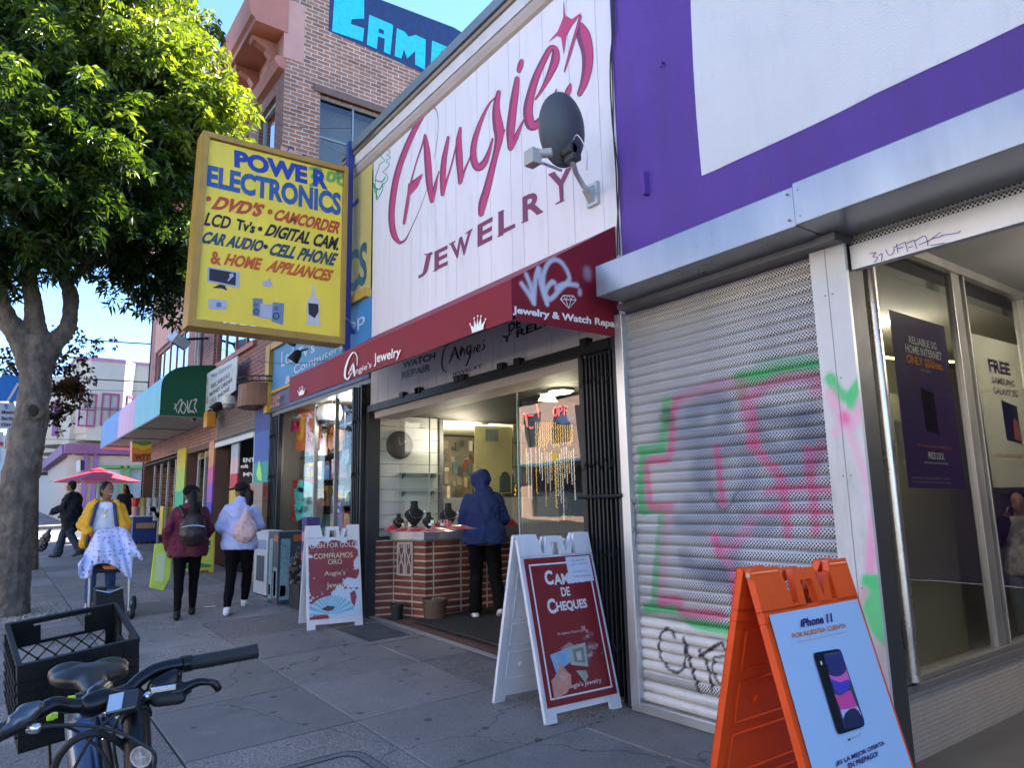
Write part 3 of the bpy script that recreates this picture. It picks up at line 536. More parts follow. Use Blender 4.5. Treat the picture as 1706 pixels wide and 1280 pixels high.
cor.prism(profx([(D,5.60),(D-.03,5.62),(D-.05,5.67),(D-.05,5.72),(D,5.72)],AC0,0),(AX1-AC0,0,0)); cor.build('cornice',mat('tan_trim',(.42,.36,.32),.6,var=.1,streak=.3),ang)
MB().prism(profx([(D+.02,5.72),(D-.065,5.722),(D-.075,5.84),(D+.02,5.84)],AC0,0),(AX1-AC0,0,0)).build('fascia_board',mat('white_fascia',(.62,.62,.64),.6,var=.07,dirt=.2),ang)
MB().prism(profx([(D+.02,5.842),(D-.10,5.842),(D-.11,5.87),(D-.09,5.90),(D+.02,5.90)],AC0,0),(AX1-AC0,0,0)).build('gutter_strip',mat('brown_trim',(.26,.21,.17),.6,var=.15),ang)
MB().prism(profx([(D+.15,5.902),(D-.12,5.902),(D-.13,6.0),(D-.11,6.01),(D+.15,6.0)],AC0,0),(AX1-AC0,0,0)).build('flashing',mat('blue_grey_flashing',(.18,.23,.27),.5,.4,var=.1),ang)
# painted script lettering traced from the sign
B_=lambda L_:[(640+a/4.742,150+b/4.742,w/4.742) for a,b,w in L_]
A_=lambda L_:[(620+a/3.877,b/3.877,w/3.877) for a,b,w in L_]
strokes=[B_([(385,132,14),(340,150,26),(290,220,36),(240,310,42),(180,440,46),(120,600,48),(85,740,50),(62,900,50),(58,1040,50),(80,1150,48),(118,1205,30)]),
 B_([(322,350,16),(300,430,12),(262,540,9),(222,680,10),(198,790,20),(178,920,26),(155,1055,20)]),
 B_([(322,360,26),(336,470,48),(346,600,56),(356,740,52),(374,885,26)]),B_([(378,880,24),(398,780,30),(415,700,16),(434,636,6)]),
 B_([(506,366,18),(490,450,32),(470,560,42),(462,700,46),(458,830,26)]),B_([(462,826,22),(490,720,14),(530,590,10),(565,450,12),(594,320,16)]),
 B_([(602,296,20),(588,400,46),(592,540,56),(598,640,48),(596,738,24)]),B_([(604,730,18),(630,640,14),(665,560,12),(700,470,10)]),
 B_([(872,60,10),(830,105,14),(780,200,24),(735,320,38),(706,430,44),(704,540,54),(735,610,60),(785,580,52),(825,490,30),(856,380,14)]),
 B_([(905,10,34),(888,90,46),(885,180,66),(900,290,84),(905,380,66),(880,500,46),(845,640,50),(810,780,58),(775,900,62),(762,985,40)]),
 B_([(905,440,30),(930,360,20),(950,310,12)]),
 A_([(936,500,30),(922,600,46),(905,720,52),(892,850,54),(890,962,30)]),A_([(896,955,26),(925,890,30),(955,820,18),(985,760,8)]),A_([(965,388,26),(955,425,36),(945,460,26)]),
 A_([(1052,640,10),(1095,575,20),(1145,480,40),(1180,390,56),(1182,320,44),(1150,310,34),(1105,390,40),(1055,500,46),(1020,620,54),(1005,720,62),(1025,810,64),(1075,790,50),(1125,720,36),(1165,640,22),(1190,575,8)]),
 A_([(1345,98,16),(1320,190,18),(1285,310,18),(1240,460,8)]),
 A_([(1345,150,30),(1362,220,90),(1388,330,78),(1388,430,66),(1368,530,50),(1335,610,30)]),
 A_([(1280,540,14),(1268,580,36),(1248,625,30)])]
thin=[B_([(385,132,12),(412,160,6),(426,230,4),(424,330,3),(412,440,3),(395,540,2.5)]),B_([(118,1210,26),(165,1185,14),(205,1110,7),(255,1000,5),(300,890,4),(340,775,4)])]
dk=MB(); lt=MB()
for i,s in enumerate(strokes): ribbon(dk,s,lambda x,y:fy(x,y,D-.0025-.00008*i),n=5)
for i,s in enumerate(strokes): ribbon(lt,s,lambda x,y:fy(x,y,D-.0065-.00008*i),.62,(.16,.02),n=5)
for s in thin: ribbon(dk,s,lambda x,y:fy(x,y,D-.0022))
star=[(1235,-10),(1245,95),(1290,122),(1352,76),(1285,165),(1250,230),(1237,352),(1220,240),(1190,228),(1134,272),(1198,200),(1234,110)]
lt.poly([fy(620+a/3.877,b/3.877,D-.008) for a,b in star]); lt.poly([fy(640+a/4.742,150+b/4.742,D-.0063) for a,b in ((212,745),(306,662),(262,765),(190,840))])
plum=flat('plum_paint',(.20,.045,.12),.6); pink=flat('pink_paint',(.50,.055,.17),.6)
dk.poly([fy(640+a/4.742,150+b/4.742,D-.0024) for a,b in ((190,740),(306,655),(240,740),(180,835))])
dk.build('lettering',plum,ang); lt.build('lettering',pink,ang)
# JEWELRY, flared capitals
jw=MB(); C8=lambda a,b:(620+a/3.877,300+b/3.877)
def letter(s,bl,br,tl,tr,bold=.03): 
    q=[fy(*C8(*p),D-.003) for p in (bl,br,tl,tr)]; text(jw,s,quadmap(*q),bold)
letter('J',(293,640),(352,615),(322,492),(385,462)); letter('E',(402,588),(488,548),(402,462),(488,418)); 
letter('W',(520,520),(625,470),(503,412),(642,320)); letter('E',(680,434),(775,385),(680,290),(780,234)); letter('L',(815,362),(925,305),(815,205),(915,175)); letter('R',(972,272),(1108,205),(970,110),(1098,48)); letter('Y',(1170,160),(1280,100),(1142,-32),(1292,-90))
for l in ([(338,480,8),(375,480,10),(388,470,10)],[(395,590,7),(420,580,10)],[(810,364,8),(845,350,10)],[(815,210,8),(850,196,10)],[(965,275,8),(1005,258,12)],[(1185,155,8),(1235,128,14)],[(1140,-35,10),(1180,-52,10)],[(500,415,8),(535,396,10)],[(605,345,8),(645,318,10)]):
    ribbon(jw,[(*C8(a,b),w/3.877) for a,b,w in l],lambda x,y:fy(x,y,D-.0035))
jw.build('lettering',plum,ang)
# green scribble by the wall's left edge
gsc=MB()
for l in ([(100,960),(115,985),(95,1000),(118,1015),(90,1040),(112,1060),(88,1090),(70,1110),(95,1130),(100,1160),(70,1190)],[(70,980),(60,1010),(80,1035),(50,1060),(40,1090),(25,1130),(20,1180),(15,1230),(35,1270)],[(15,1235),(50,1215),(70,1200),(60,1240),(30,1290)]): ribbon(gsc,[(620+a/3.877,b/3.877,1.2) for a,b in l],lambda x,y:fy(x,y,D-.003))
for l in ([(8,20),(25,60),(28,125)],[(10,40),(45,60),(70,20)],[(20,0),(60,10),(85,-20)]): ribbon(gsc,[(*C8(a,b),2) for a,b in l],lambda x,y:fy(x,y,D-.0035))
gsc.build('graffiti',flat('green_spray',(.02,.38,.20),.6),ang)
# lower fascia lettering under the awning
lo=MB(); yb=D-.004
def fl(s,px4,bold=.02,shear=0): text(lo,s,quadmap(*[fy(*p,yb) for p in px4]),bold,shear=shear)
C6=lambda a,b:(420+a/4.265,500+b/4.265)
fl('REPAIR',[C6(1062,562),C6(1268,502),C6(1062,512),C6(1272,452)],.035); fl('WATCH',[C6(1070,490),C6(1300,420),C6(1070,440),C6(1304,370)],.035)
fl('JEWELRY',[C6(1422,552),C6(1628,490),C6(1422,520),C6(1640,452)],.01); 
fl('Y RELOJES',[C8(835,1075),C8(1330,880),C8(835,1010),C8(1330,800)],.03); fl('DE',[C8(880,985),C8(960,950),C8(880,930),C8(960,895)],.03); fl('ALHAJAS',[C8(1000,938),C8(1420,760),C8(1000,885),C8(1420,700)],.03)
for l in ([(1420,300,4),(1370,340,8),(1350,420,12),(1355,490,12),(1385,515,4)],[(1440,330,6),(1420,400,12),(1400,450,8)],[(1440,330,10),(1460,400,16),(1475,425,8)],[(1410,395,6),(1460,375,5)],[(1490,330,8),(1480,370,12),(1482,400,6)],[(1482,400,6),(1500,340,8),(1510,390,8)],[(1545,320,8),(1525,350,12),(1535,385,10),(1555,345,8)],[(1555,320,8),(1550,390,12),(1520,470,10)],[(1580,330,8),(1575,375,10)],[(1600,360,6),(1620,330,8),(1605,320,8),(1595,360,10),(1620,365,6)],[(1650,280,6),(1640,300,4)],[(1645,310,8),(1650,340,10),(1630,355,8)]): ribbon(lo,[(*C6(a,b),w/4.265) for a,b,w in l],lambda x,y:fy(x,y,yb))
lo.build('lettering',flat('black_paint',(.015,.013,.015),.5),ang)
# head of the opening
hd=MB(); hd.box(AX0,-3.60,D-.045,D+.10,2.44,2.518); 
for px,py in ((673,660),(699,653),(765,638),(774,637),(838,612),(866,606),(978,574),(700,655)):
    p=fy(px,py,D-.02); hd.box(p.x-.04,p.x+.04,D-.06,D,2.50,2.56)
hd.build('gate_track',flat('black_steel',(.006,.006,.007),.5),ang)
MB().box(AX0+.12,-3.9,D+.0,D+.30,2.36,2.438).build('lintel',mat('pinkish_trim',(.50,.42,.36),.6,var=.08),ang)
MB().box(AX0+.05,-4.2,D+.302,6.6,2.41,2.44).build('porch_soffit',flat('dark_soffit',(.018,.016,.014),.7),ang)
# side post of blue grey steel at left and dark post right
sp=MB(); sp.box(AX0-.10,AX0+.02,D-.03,D+.12,.0,2.5); sp.box(-3.60,-3.525,D-.03,D+.2,0,2.52); sp.box(-3.98,-3.94,D+.05,D+.15,0,2.44); sp.build('door_post',flat('slate_post',(.025,.03,.04),.5),ang)
# brick counter
red=brick('thin_red_brick',(.12,.028,.018),(.22,.055,.028),(.42,.36,.29),.36,.0745,.011,'xyz',.4,.0,.7,.008)
P0=Vector((-7.64,3.62,0));P1=Vector((-7.58,3.86,0));P2=Vector((-7.12,4.02,0)); P3=Vector((-7.10,6.55,0))
zc0,zc1=.965,1.115
def wallseg(mb,pl,z0f,z1,th=.12):
    for a,b in zip(pl[:-1],pl[1:]):
        d=(b-a).normalized(); n_=Vector((-d.y,d.x,0))*th; n=max(1,int((b-a).length/.5)); 
        v=[Vector((p.x,p.y,z)) for p,z in ((a,z0f),(b,z0f),(b,z1),(a,z1))]; mb.prism(v,n_)
cb=MB(); wallseg(cb,[P0,P1,P2,P3],0.02,zc0); cb.build('brick_counter',red,ang)
cs=MB(); wallseg(cs,[P1+Vector((-.02,-.04,0)),P2+Vector((.03,-.04,0)),P3+Vector((.03,0,0))],zc0+.002,zc1,.16); cs.build('counter_band',mat('scuffed_steel',(.50,.50,.50),.35,.75,var=.15,vs=7),ang,bevel=.004)
tp=MB(); d=(P2-P1).normalized(); n_=Vector((d.y,-d.x,0))
a=P1.lerp(P2,.66)+n_*.042; b_=P2+n_*.042+Vector((.03,0,0)); tp.prism([Vector((p.x,p.y,z)) for p,z in ((a,zc0+.01),(b_,zc0+.01),(b_,zc1),(a,zc1))],n_*.002)
tp.prism([Vector((P2.x+.032,y,z)) for y,z in ((P2.y-.04,zc0+.01),(P2.y+.5,zc0+.02),(P2.y+.52,zc1),(P2.y-.04,zc1))],(.002,0,0)); tp.build('duct_tape',flat('silver_tape',(.42,.44,.48),.45,metal=.3,bump=.5,bs=40),ang)
# breeze block grille on the angled face
gq=MB(); fa=lambda u,z:P1+(P2-P1)*u+n_*.012+Vector((0,0,z)); u0,u1,z0,z1=.16,.62,.58,.93
def barr(u_a,z_a,u_b,z_b,r=.009): gq.tube([fa(u_a,z_a),fa(u_b,z_b)],r,6)
for u in (u0,(u0+u1)/2,u1): barr(u,z0,u,z1,.012)
for z in (z0,z1): barr(u0,z,u1,z,.012)
for a_,b_ in ((u0,(u0+u1)/2),((u0+u1)/2,u1)):
    w=b_-a_; 
    for x_,y_,X2,Y2 in ((.2,.75,.8,.25),(.8,.75,.2,.25),(.2,.75,.2,1),(.8,.75,.8,1),(.2,0,.2,.25),(.8,0,.8,.25),(0,.78,.2,.75),(1,.78,.8,.75),(.5,1,.5,.85)): barr(a_+w*x_,z0+(z1-z0)*y_,a_+w*X2,z0+(z1-z0)*Y2)
gq.build('vent_grille',flat('pale_mortar',(.45,.38,.33),.8),ang)
MB().prism([fa(u0,z0)-n_*.008,fa(u1,z0)-n_*.008,fa(u1,z1)-n_*.008,fa(u0,z1)-n_*.008],n_*.003).build('vent_recess',flat('dusty_red',(.12,.05,.045),.85),ang)
# glass of the counter window
zt=2.36
gl=MB(); n2=Vector((0,0,1))
def pane(mb,a,b,z0,z1,th=.006):
    d=(b-a).normalized(); n_=Vector((d.y,-d.x,0))*th; mb.prism([Vector((a.x,a.y,z0)),Vector((b.x,b.y,z0)),Vector((b.x,b.y,z1)),Vector((a.x,a.y,z1))],n_)
GA=glass('window_glass',(.92,.95,.94),1.3)
gl=MB(); pane(gl,P1+Vector((.02,.06,0)),P2+Vector((-.01,.06,0)),zc1+.002,zt); gl.build('window_pane',GA,ang)
gl=MB(); pane(gl,P2+Vector((-.005,.07,0)),Vector((-7.09,5.2,0)),zc1+.002,zt); gl.build('window_pane',GA,ang)
ge=MB(); ge.box(P2.x-.02,P2.x-.008,P2.y+.055,P2.y+.067,zc1,zt); ge.build('glass_edge',flat('green_glass_edge',(.30,.42,.38),.2),ang)
# interior shell
iw=mat('white_slatwall',(.66,.64,.58),.6,var=.04)
sw=MB(); 
for k in range(9): 
    z=1.1+k*.15; sw.box(-7.80,-7.70,3.70,4.52,z,z+.144)
sw.box(-7.82,-7.80,3.68,4.55,1.0,2.5); sw.build('slat_wall',iw,ang)
lw=MB(); lw.box(-7.84,-7.74,4.53,6.5,1.0,1.44); lw.box(-7.76,-7.18,3.96,6.5,1.08,1.10); lw.build('display_shelf',mat('off_white_board',(.62,.60,.55),.55,var=.04),ang)
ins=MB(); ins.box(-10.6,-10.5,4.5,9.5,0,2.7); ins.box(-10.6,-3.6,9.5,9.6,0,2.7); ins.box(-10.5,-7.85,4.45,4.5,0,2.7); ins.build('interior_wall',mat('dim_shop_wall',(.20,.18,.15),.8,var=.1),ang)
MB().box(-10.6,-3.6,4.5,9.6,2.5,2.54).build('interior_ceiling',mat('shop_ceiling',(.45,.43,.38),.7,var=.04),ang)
MB().box(-10.6,-3.6,4.2,9.6,-.0,.03).build('interior_floor',mat('brown_floor',(.12,.09,.07),.5,var=.1),ang)
# back of porch: door
dr=MB(); dr.box(-7.1,-5.1,6.56,6.6,.02,2.4); dr.build('rear_partition',mat('dark_partition',(.03,.03,.035),.3,var=.1),ang)
# right showcase base, deck, panes
SX0,SX1,SY=-5.14,-3.98,3.86
bs=MB(); bs.box(SX0,SX1,SY,6.5,.02,.88); bs.build('showcase_base',red,ang)
bs=MB(); bs.box(SX0-.02,SX1,SY-.02,6.5,.882,1.0); bs.build('showcase_deck',mat('worn_wood_deck',(.50,.42,.30),.6,var=.15),ang)
gl=MB(); pane(gl,Vector((SX0,SY+.01,0)),Vector((SX1,SY+.01,0)),1.001,2.40); gl.build('window_pane',GA,ang)
gl=MB(); pane(gl,Vector((SX0+.004,SY+.03,0)),Vector((SX0+.004,5.6,0)),1.001,2.40); gl.build('window_pane',GA,ang)
MB().box(SX0-.004,SX0+.010,SY-.002,SY+.008,1.001,2.40).build('glass_edge',flat('green_glass_edge'),ang) if False else None
ge=MB(); ge.box(SX0-.008,SX0+.004,SY-.006,SY+.006,1.001,2.42); ge.build('glass_edge',MC['green_glass_edge'],ang)
MB().box(-5.1,-3.65,5.75,5.8,.9,2.4).build('showcase_back',mat('showcase_backing',(.10,.10,.10),.6,var=.15),ang)
# ================= helpers for walls and windows =================
def wallholes(mb,axis,c,a0,a1,z0,z1,holes,dep=.18,out=1,mi=0):
    """flat wall with real openings; axis 'y': plane y=c spanned by x; axis 'x': plane x=c spanned by y; reveals go inwards"""
    A_=sorted({a0,a1,*[h[0] for h in holes],*[h[1] for h in holes]}); Z_=sorted({z0,z1,*[h[2] for h in holes],*[h[3] for h in holes]})
    P=(lambda a,z,d=0:(a,c+d,z)) if axis=='y' else (lambda a,z,d=0:(c-d,a,z))
    for i in range(len(A_)-1):
        for j in range(len(Z_)-1):
            ca,cz=(A_[i]+A_[i+1])/2,(Z_[j]+Z_[j+1])/2
            if any(h[0]<ca<h[1] and h[2]<cz<h[3] for h in holes): continue
            mb.add([P(A_[i],Z_[j]),P(A_[i+1],Z_[j]),P(A_[i+1],Z_[j+1]),P(A_[i],Z_[j+1])],[(0,1,2,3)],mi)
    for h in holes:
        l,r,b,t=h[:4]; mb.add([P(l,b),P(r,b),P(r,t),P(l,t),P(l,b,dep),P(r,b,dep),P(r,t,dep),P(l,t,dep)],[(0,1,5,4),(1,2,6,5),(2,3,7,6),(3,0,4,7)],mi)
def window(par,axis,c,l,r,b,t,fm,gm,nv=1,nh=1,dep=.12,fw=.05,behind_mat=None,name='window'):
    P=(lambda a,z,d=0:Vector((a,c+d,z))) if axis=='y' else (lambda a,z,d=0:Vector((c-d,a,z)))
    mb=MB()
    def bar(a0,a1,z0,z1,d0,d1):
        p,q=P(a0,z0,d0),P(a1,z1,d1); mb.box(min(p.x,q.x),max(p.x,q.x),min(p.y,q.y),max(p.y,q.y),min(p.z,q.z),max(p.z,q.z))
    bar(l,l+fw,b,t,dep-.05,dep); bar(r-fw,r,b,t,dep-.05,dep); bar(l+fw,r-fw,t-fw,t,dep-.05,dep); bar(l+fw,r-fw,b,b+fw,dep-.05,dep)
    for i in range(1,nv): x=l+(r-l)*i/nv; bar(x-fw*.4,x+fw*.4,b+fw,t-fw,dep-.042,dep-.004)
    for i in range(1,nh): z=b+(t-b)*i/nh; bar(l+fw,r-fw,z-fw*.35,z+fw*.35,dep-.046,dep-.008)
    o=mb.build(name,fm,par)
    pm=MB(); p,q=P(l+fw,b+fw,dep-.02),P(r-fw,t-fw,dep-.014); pm.box(min(p.x,q.x),max(p.x,q.x),min(p.y,q.y),max(p.y,q.y),p.z,q.z); pm.build('pane',gm,o)
    rm=MB(); p,q=P(l-.02,b-.02,dep+.35),P(r+.02,t+.02,dep+.37); rm.box(min(p.x,q.x),max(p.x,q.x),min(p.y,q.y),max(p.y,q.y),p.z,q.z); rm.build('room_shade',behind_mat or flat('dark_room',(.03,.03,.035),.9),o)
    return o
GB=glass('upper_glass',(.5,.52,.55),2.2)
# ================= POWER ELECTRONICS SHOP =================
EX0,EX1=-11.24,-7.66
pw=T('electronics_store_building','low electronics shop with yellow painted upper wall and blue sign board below it','building',(EX0,D,0))
b=MB(); b.box(EX0,EX1,D+.02,D+.3,3.0,5.6); b.box(EX0,EX1,D+.3,D+9,5.35,5.45); b.box(EX0,EX1,D+.95,D+1.0,0,5.3); b.box(EX0,AC0-.002,D-.04,D+.3,5.602,5.72); b.build('wall',flat('stained_wall',(.22,.21,.2),.8),pw)
b=MB(); n=90; yg=grid(EX0,EX1-.005,3.97,5.598,n,30,lambda x,z:(x,D-.01,z)); yo=yg.build('yellow_wall_board',mat('yellow_board',(.58,.46,.10),.55,var=.08,attr=True,dirt=.25),pw)
paint(yo,(0,2),[([(612,300),(612,420),(606,470)],.05,.5,(.62,.50,.20),.4)],lambda x,y:fy(x,y,D-.01))
t_=MB(); text(t_,'ELECTRONICS',quadmap((-11.15,D-.014,4.06),(fy(613,440).x,D-.014,4.06),(-11.15,D-.014,4.62),(fy(613,440).x,D-.014,4.62)),.03); t_.build('lettering',flat('dark_teal_paint',(.03,.12,.12),.5),pw)
bl=flat('sky_blue_board',(.06,.30,.62),.5); ye=mat('ochre_frame',(.55,.36,.06),.55,var=.12,dirt=.2)
b=MB(); b.box(-11.22,EX1,D-.03,D+.02,3.20,3.86); b.build('blue_sign_board',mat('sky_blue_board2',(.055,.27,.56),.5,var=.08,dirt=.15),pw)
b=MB(); b.box(-11.62+.2,-11.23,D-.09,D+.0,2.86,3.96); b.box(-11.23,EX1,D-.08,D-.0,3.862,3.965); b.box(-11.23,EX1,D-.05,D+.0,3.15,3.198); b.build('sign_frame',ye,pw)
b=MB(); b.box(-11.22,EX1,D-.02,D+.1,2.86,3.148); b.build('lower_board',mat('slate_blue',(.08,.13,.24),.6,var=.12,dirt=.3),pw)
t_=MB(); y=D-.034; C9=lambda a,b_:(300+a/5.018,400+b_/5.018)
def tq(s,pts,bold=.02): text(t_,s,quadmap(*[fy(*C9(*p),y) for p in pts]),bold)
tq('Lcd',[(845,1065),(945,1015),(848,935),(950,890)],.01); tq("Tv's",[(970,1010),(1125,935),(975,905),(1125,840)],.01); tq('Laptop',[(1170,910),(1545,730),(1170,800),(1548,590)],.01)
tq('&',[(878,1205),(925,1180),(880,1145),(925,1125)],.01); tq('Computers',[(950,1150),(1360,930),(950,1050),(1362,860)],.01)
t_.build('lettering',flat('pale_lettering',(.55,.68,.78),.5),pw)
t_=MB(); y=D-.095
text(t_,'2234',quadmap(*[fy(*C6(*p),y) for p in ((145,730),(195,705),(145,690),(195,668))]),.03); text(t_,'415-206',quadmap(*[fy(*C6(*p),y) for p in ((122,778),(196,745),(124,745),(196,718))]),.03); t_.build('lettering',flat('orange_number',(.6,.16,.03),.5),pw)
# storefront
blk=mat('black_iron',(.009,.0095,.011),.5,.1,var=.2,vs=8)
b=MB(); b.box(EX0,EX1,D+.0,D+.12,2.80,2.858); b.box(EX0,-11.12,D-.02,D+.16,.1,2.8); b.box(-7.98,-7.90,D+.0,D+.16,.1,2.8); b.build('store_frame',mat('worn_frame',(.16,.16,.16),.5,.4,var=.2),pw)
b=MB(); b.box(-11.1,-7.98,D+.10,D+.2,.05,.55); b.build('window_base',mat('dark_blue_base',(.05,.06,.09),.6,var=.2),pw)
b=MB(); b.box(-11.1,-7.98,D+.14,D+.146,.55,2.8); b.build('window_pane',glass('shop_window_glass',(.95,.97,.96),.55),pw)
b=MB(); b.box(-11.2,-11.15,D+.16,D+.95,.1,2.9); b.box(-7.98,-7.9,D+.17,D+.95,.1,2.9); b.box(-11.2,-7.9,D+.2,D+.95,2.86,2.9); b.build('window_lining',flat('lining_grey',(.18,.17,.15),.8),pw)
b=MB(); b.box(-9.72,-9.68,D+.11,D+.16,.55,2.8); b.box(-8.98,-8.955,D+.11,D+.16,.55,2.8); b.build('window_mullion',flat('steel_mullion',(.32,.32,.30),.4,metal=.6),pw)
def gate(name,label,x0,x1,y,z0,z1,n,group='folding security gates'):
    o=T(name,label,'security gate',((x0+x1)/2,y,z0),group); rnd=random.Random(n)
    fr=MB(); fr.box(x0-.02,x0+.015,y-.03,y+.03,z0,z1); fr.box(x1-.015,x1+.02,y-.03,y+.03,z0,z1); fr.build('end_post',blk,o)
    m_=MB()
    for i in range(n):
        x=x0+.03+(x1-x0-.06)*i/(n-1); yy=y+(.022 if i%2 else -.022); t=.006+.004*rnd.random(); m_.box(x-t,x+t,yy-.014,yy+.014,z0+.03,z1-.02)
    m_.build('folded_bars',blk,o)
    l_=MB()
    for z in [z0+.35+k*.62 for k in range(int((z1-z0-.5)/.62)+1)]:
        k=max(2,n//2); p=[Vector((x0+(x1-x0)*i/k,y-.04,z+(.035 if i%2 else -.035))) for i in range(k+1)]; l_.tube(p,.005,5)
    l_.build('lattice_link',blk,o); return o
g1=gate('folding_gate','folded black scissor gate at the right side of the jewelry shop front',-3.93,-3.60,D-.0,.02,2.44,14)
lb=MB(); a_=fy(964,829,D-.06); b_=fy(1037,826,D-.06); lb.tube([a_,b_],.014,8); lb.build('locking_bar',blk,g1)
lb=MB(); a_=fy(957,676,D+.06);b_=fy(985,915,D+.06); c_=a_+(b_-a_)*2.1; lb.prism([a_,a_+Vector((.06,0,0)),c_+Vector((.06,0,0)),c_],(0,.02,0)); lb.build('leaning_bar',blk,g1)
gate('folding_gate','narrow folded black scissor gate between the jewelry shop and electronics window',-7.95,-7.72,D-.06,.14,2.78,8)
gate('folding_gate','folded black scissor gate at the left end of the electronics window',-11.12,-10.72,D-.04,.25,2.78,12)
# display goods inside
rnd=random.Random(21)
plight('display_fill_light',(-9.3,D+.36,2.7),9,(1,.9,.75),.2); plight('display_fill_light',(-10.3,D+.3,2.2),3.5,(1,.9,.8),.2)  # fill lights added to brighten the window display, no fixtures
sh_=T('display_shelving','dark shelving behind the electronics shop window','shelving',(-9.5,D+.6,.55))
m_=MB()
for z in (.62,1.0,1.38,1.76,2.14,2.5): m_.box(-11.0,-8.02,D+.38,D+.85,z-.02,z)
m_.box(-11.05,-8.0,D+.86,D+.9,.5,2.8); m_.build('shelf_board',flat('dark_shelf',(.05,.05,.05),.6),sh_)
cols=[(.5,.1,.08),(.08,.2,.45),(.55,.5,.4),(.1,.35,.3),(.6,.35,.08),(.35,.35,.38),(.1,.1,.12),(.5,.45,.1),(.4,.1,.25),(.6,.6,.6)]
adj=['red','blue','cream','green','orange','grey','black','yellow','magenta','white']
k=0
for si,z in enumerate((.62,1.0,1.38,1.76,2.14)):
    x=-10.9
    while x<-8.2:
        w_=rnd.uniform(.12,.26); h_=rnd.uniform(.14,.31); dd=rnd.uniform(.1,.2); ci=rnd.randrange(10); cx=x+w_/2
        o=T('boxed_appliance','%s boxed appliance standing on the shelves in the electronics window'%adj[ci],'appliance box',(cx,D+.45,z),'boxed goods in the electronics window')
        MB().box(x,x+w_,D+.40,D+.40+dd,z+.001,z+h_).build('carton',flat('carton_'+adj[ci],cols[ci],.5,var=.2),o,bevel=.003)
        c2=rnd.randrange(10); MB().box(x+w_*.15,x+w_*.85,D+.396,D+.399,z+h_*.25,z+h_*.75).build('print',flat('carton_'+adj[c2],cols[c2]),o)
        x+=w_+rnd.uniform(.02,.12); k+=1
def sheetobj(name,label,cat,px,plane,mt,th=.004,txt=()):
    q=[plane(*p) for p in px]; o=T(name,label,cat,q[0]); n_=(q[1]-q[0]).cross(q[3]-q[0]).normalized()
    if n_.dot(CAM-q[0])<0: n_=-n_
    MB().prism(q,-n_*th).build('sheet',mt,o); tl,tr,br,bl_=q; qm=quadmap(bl_,br,tl,tr)
    for s,u0,u1,v0,v1,c,bd in txt:
        t_=MB(); text(t_,s,quadmap(qm(u0,v0),qm(u1,v0),qm(u0,v1),qm(u1,v1)),bd,off=n_*.003); t_.build('lettering',flat('ink_%g%g%g'%c,c,.5),o)
    return o,qm,n_
YG=lambda x,y:fy(x,y,D+.19)
sheetobj('orange_banner','orange sheet with two curled yellow letters inside the electronics window','banner',[(496,681),(536,684),(533,752),(492,751)],YG,flat('orange_sheet',(.65,.17,.04),.5),txt=[('J',.05,.35,.25,.82,(.75,.42,.03),.05),('J',.62,.92,.22,.78,(.75,.42,.03),.05)])
o,qm,n_=sheetobj('abstract_print','red and turquoise swirled print hanging low in the electronics window','print',[(488,800),(530,797),(527,863),(486,868)],YG,flat('red_print',(.55,.05,.03),.4))
m_=MB()
for l in ([(.25,.85,.10),(.5,.80,.22),(.75,.7,.25),(.6,.55,.16),(.8,.42,.22),(.55,.3,.14),(.15,.35,.12)],[(.1,.62,.05),(.3,.65,.08),(.45,.6,.05)],[(.2,.1,.05),(.5,.18,.06),(.8,.1,.04)]): ribbon(m_,l,lambda u,v:qm(u,v)+n_*.004)
m_.build('print',flat('turquoise_print',(.08,.55,.50),.4),o)
sheetobj('pink_star_card','bright pink card stuck inside the electronics window','card',[(485,702),(499,700),(498,718),(484,720)],YG,flat('hot_pink',(.75,.05,.18),.5))
sheetobj('blue_letter_card','small blue card with white letters in the electronics window','card',[(556,835),(570,834),(568,857),(554,859)],lambda x,y:fy(x,y,D+.17),flat('royal_blue',(.04,.07,.5),.5),txt=[('UM',.15,.85,.55,.9,WH,.03),('YA',.15,.85,.1,.45,WH,.03)])
sheetobj('note_card','cream note card pinned behind the electronics window','card',[(534,744),(546,744),(545,759),(534,759)],lambda x,y:fy(x,y,D+.36),flat('cream_card',(.6,.55,.4),.6))
hb=T('hanging_speaker','white round hanging speaker behind the electronics window','speaker',fy(549,690,D+.3)); c_=fy(549,690,D+.3)
MB().lathe([(.02,.16),(.16,.12),(.19,.0),(.16,-.10),(.09,-.14)],c_,18).build('shell',flat('white_plastic',(.65,.65,.62),.35),hb,smooth=True)
MB().lathe([(.165,-.10),(.13,-.16),(.05,-.18)],c_,16).build('grille',flat('speaker_grille',(.05,.05,.06),.6),hb,smooth=True)
for px,py,col,nm in ((552,735,(.45,.15,.03),'sunburst'),(575,760,(.03,.03,.035),'black')):
    c_=fy(px,py,D+.32); gt=T('hanging_guitar',nm+' coloured guitar hanging in the electronics window','guitar',c_)
    m_=MB(); 
    for dz,rx,rz in ((0,.14,.13),(.17,.10,.09)): m_.prism([c_+Vector((rx*math.cos(a),0,dz+rz*math.sin(a))) for a in [2*math.pi*i/16 for i in range(16)]],(0,.05 if dz else .052,0))
    m_.build('body',flat('guitar_'+nm,col,.25),gt); m_=MB(); m_.box(c_.x-.02,c_.x+.02,c_.y-.012,c_.y-.001,c_.z+.1,c_.z+.6); m_.build('neck',flat('guitar_neck',(.2,.1,.05),.5),gt)
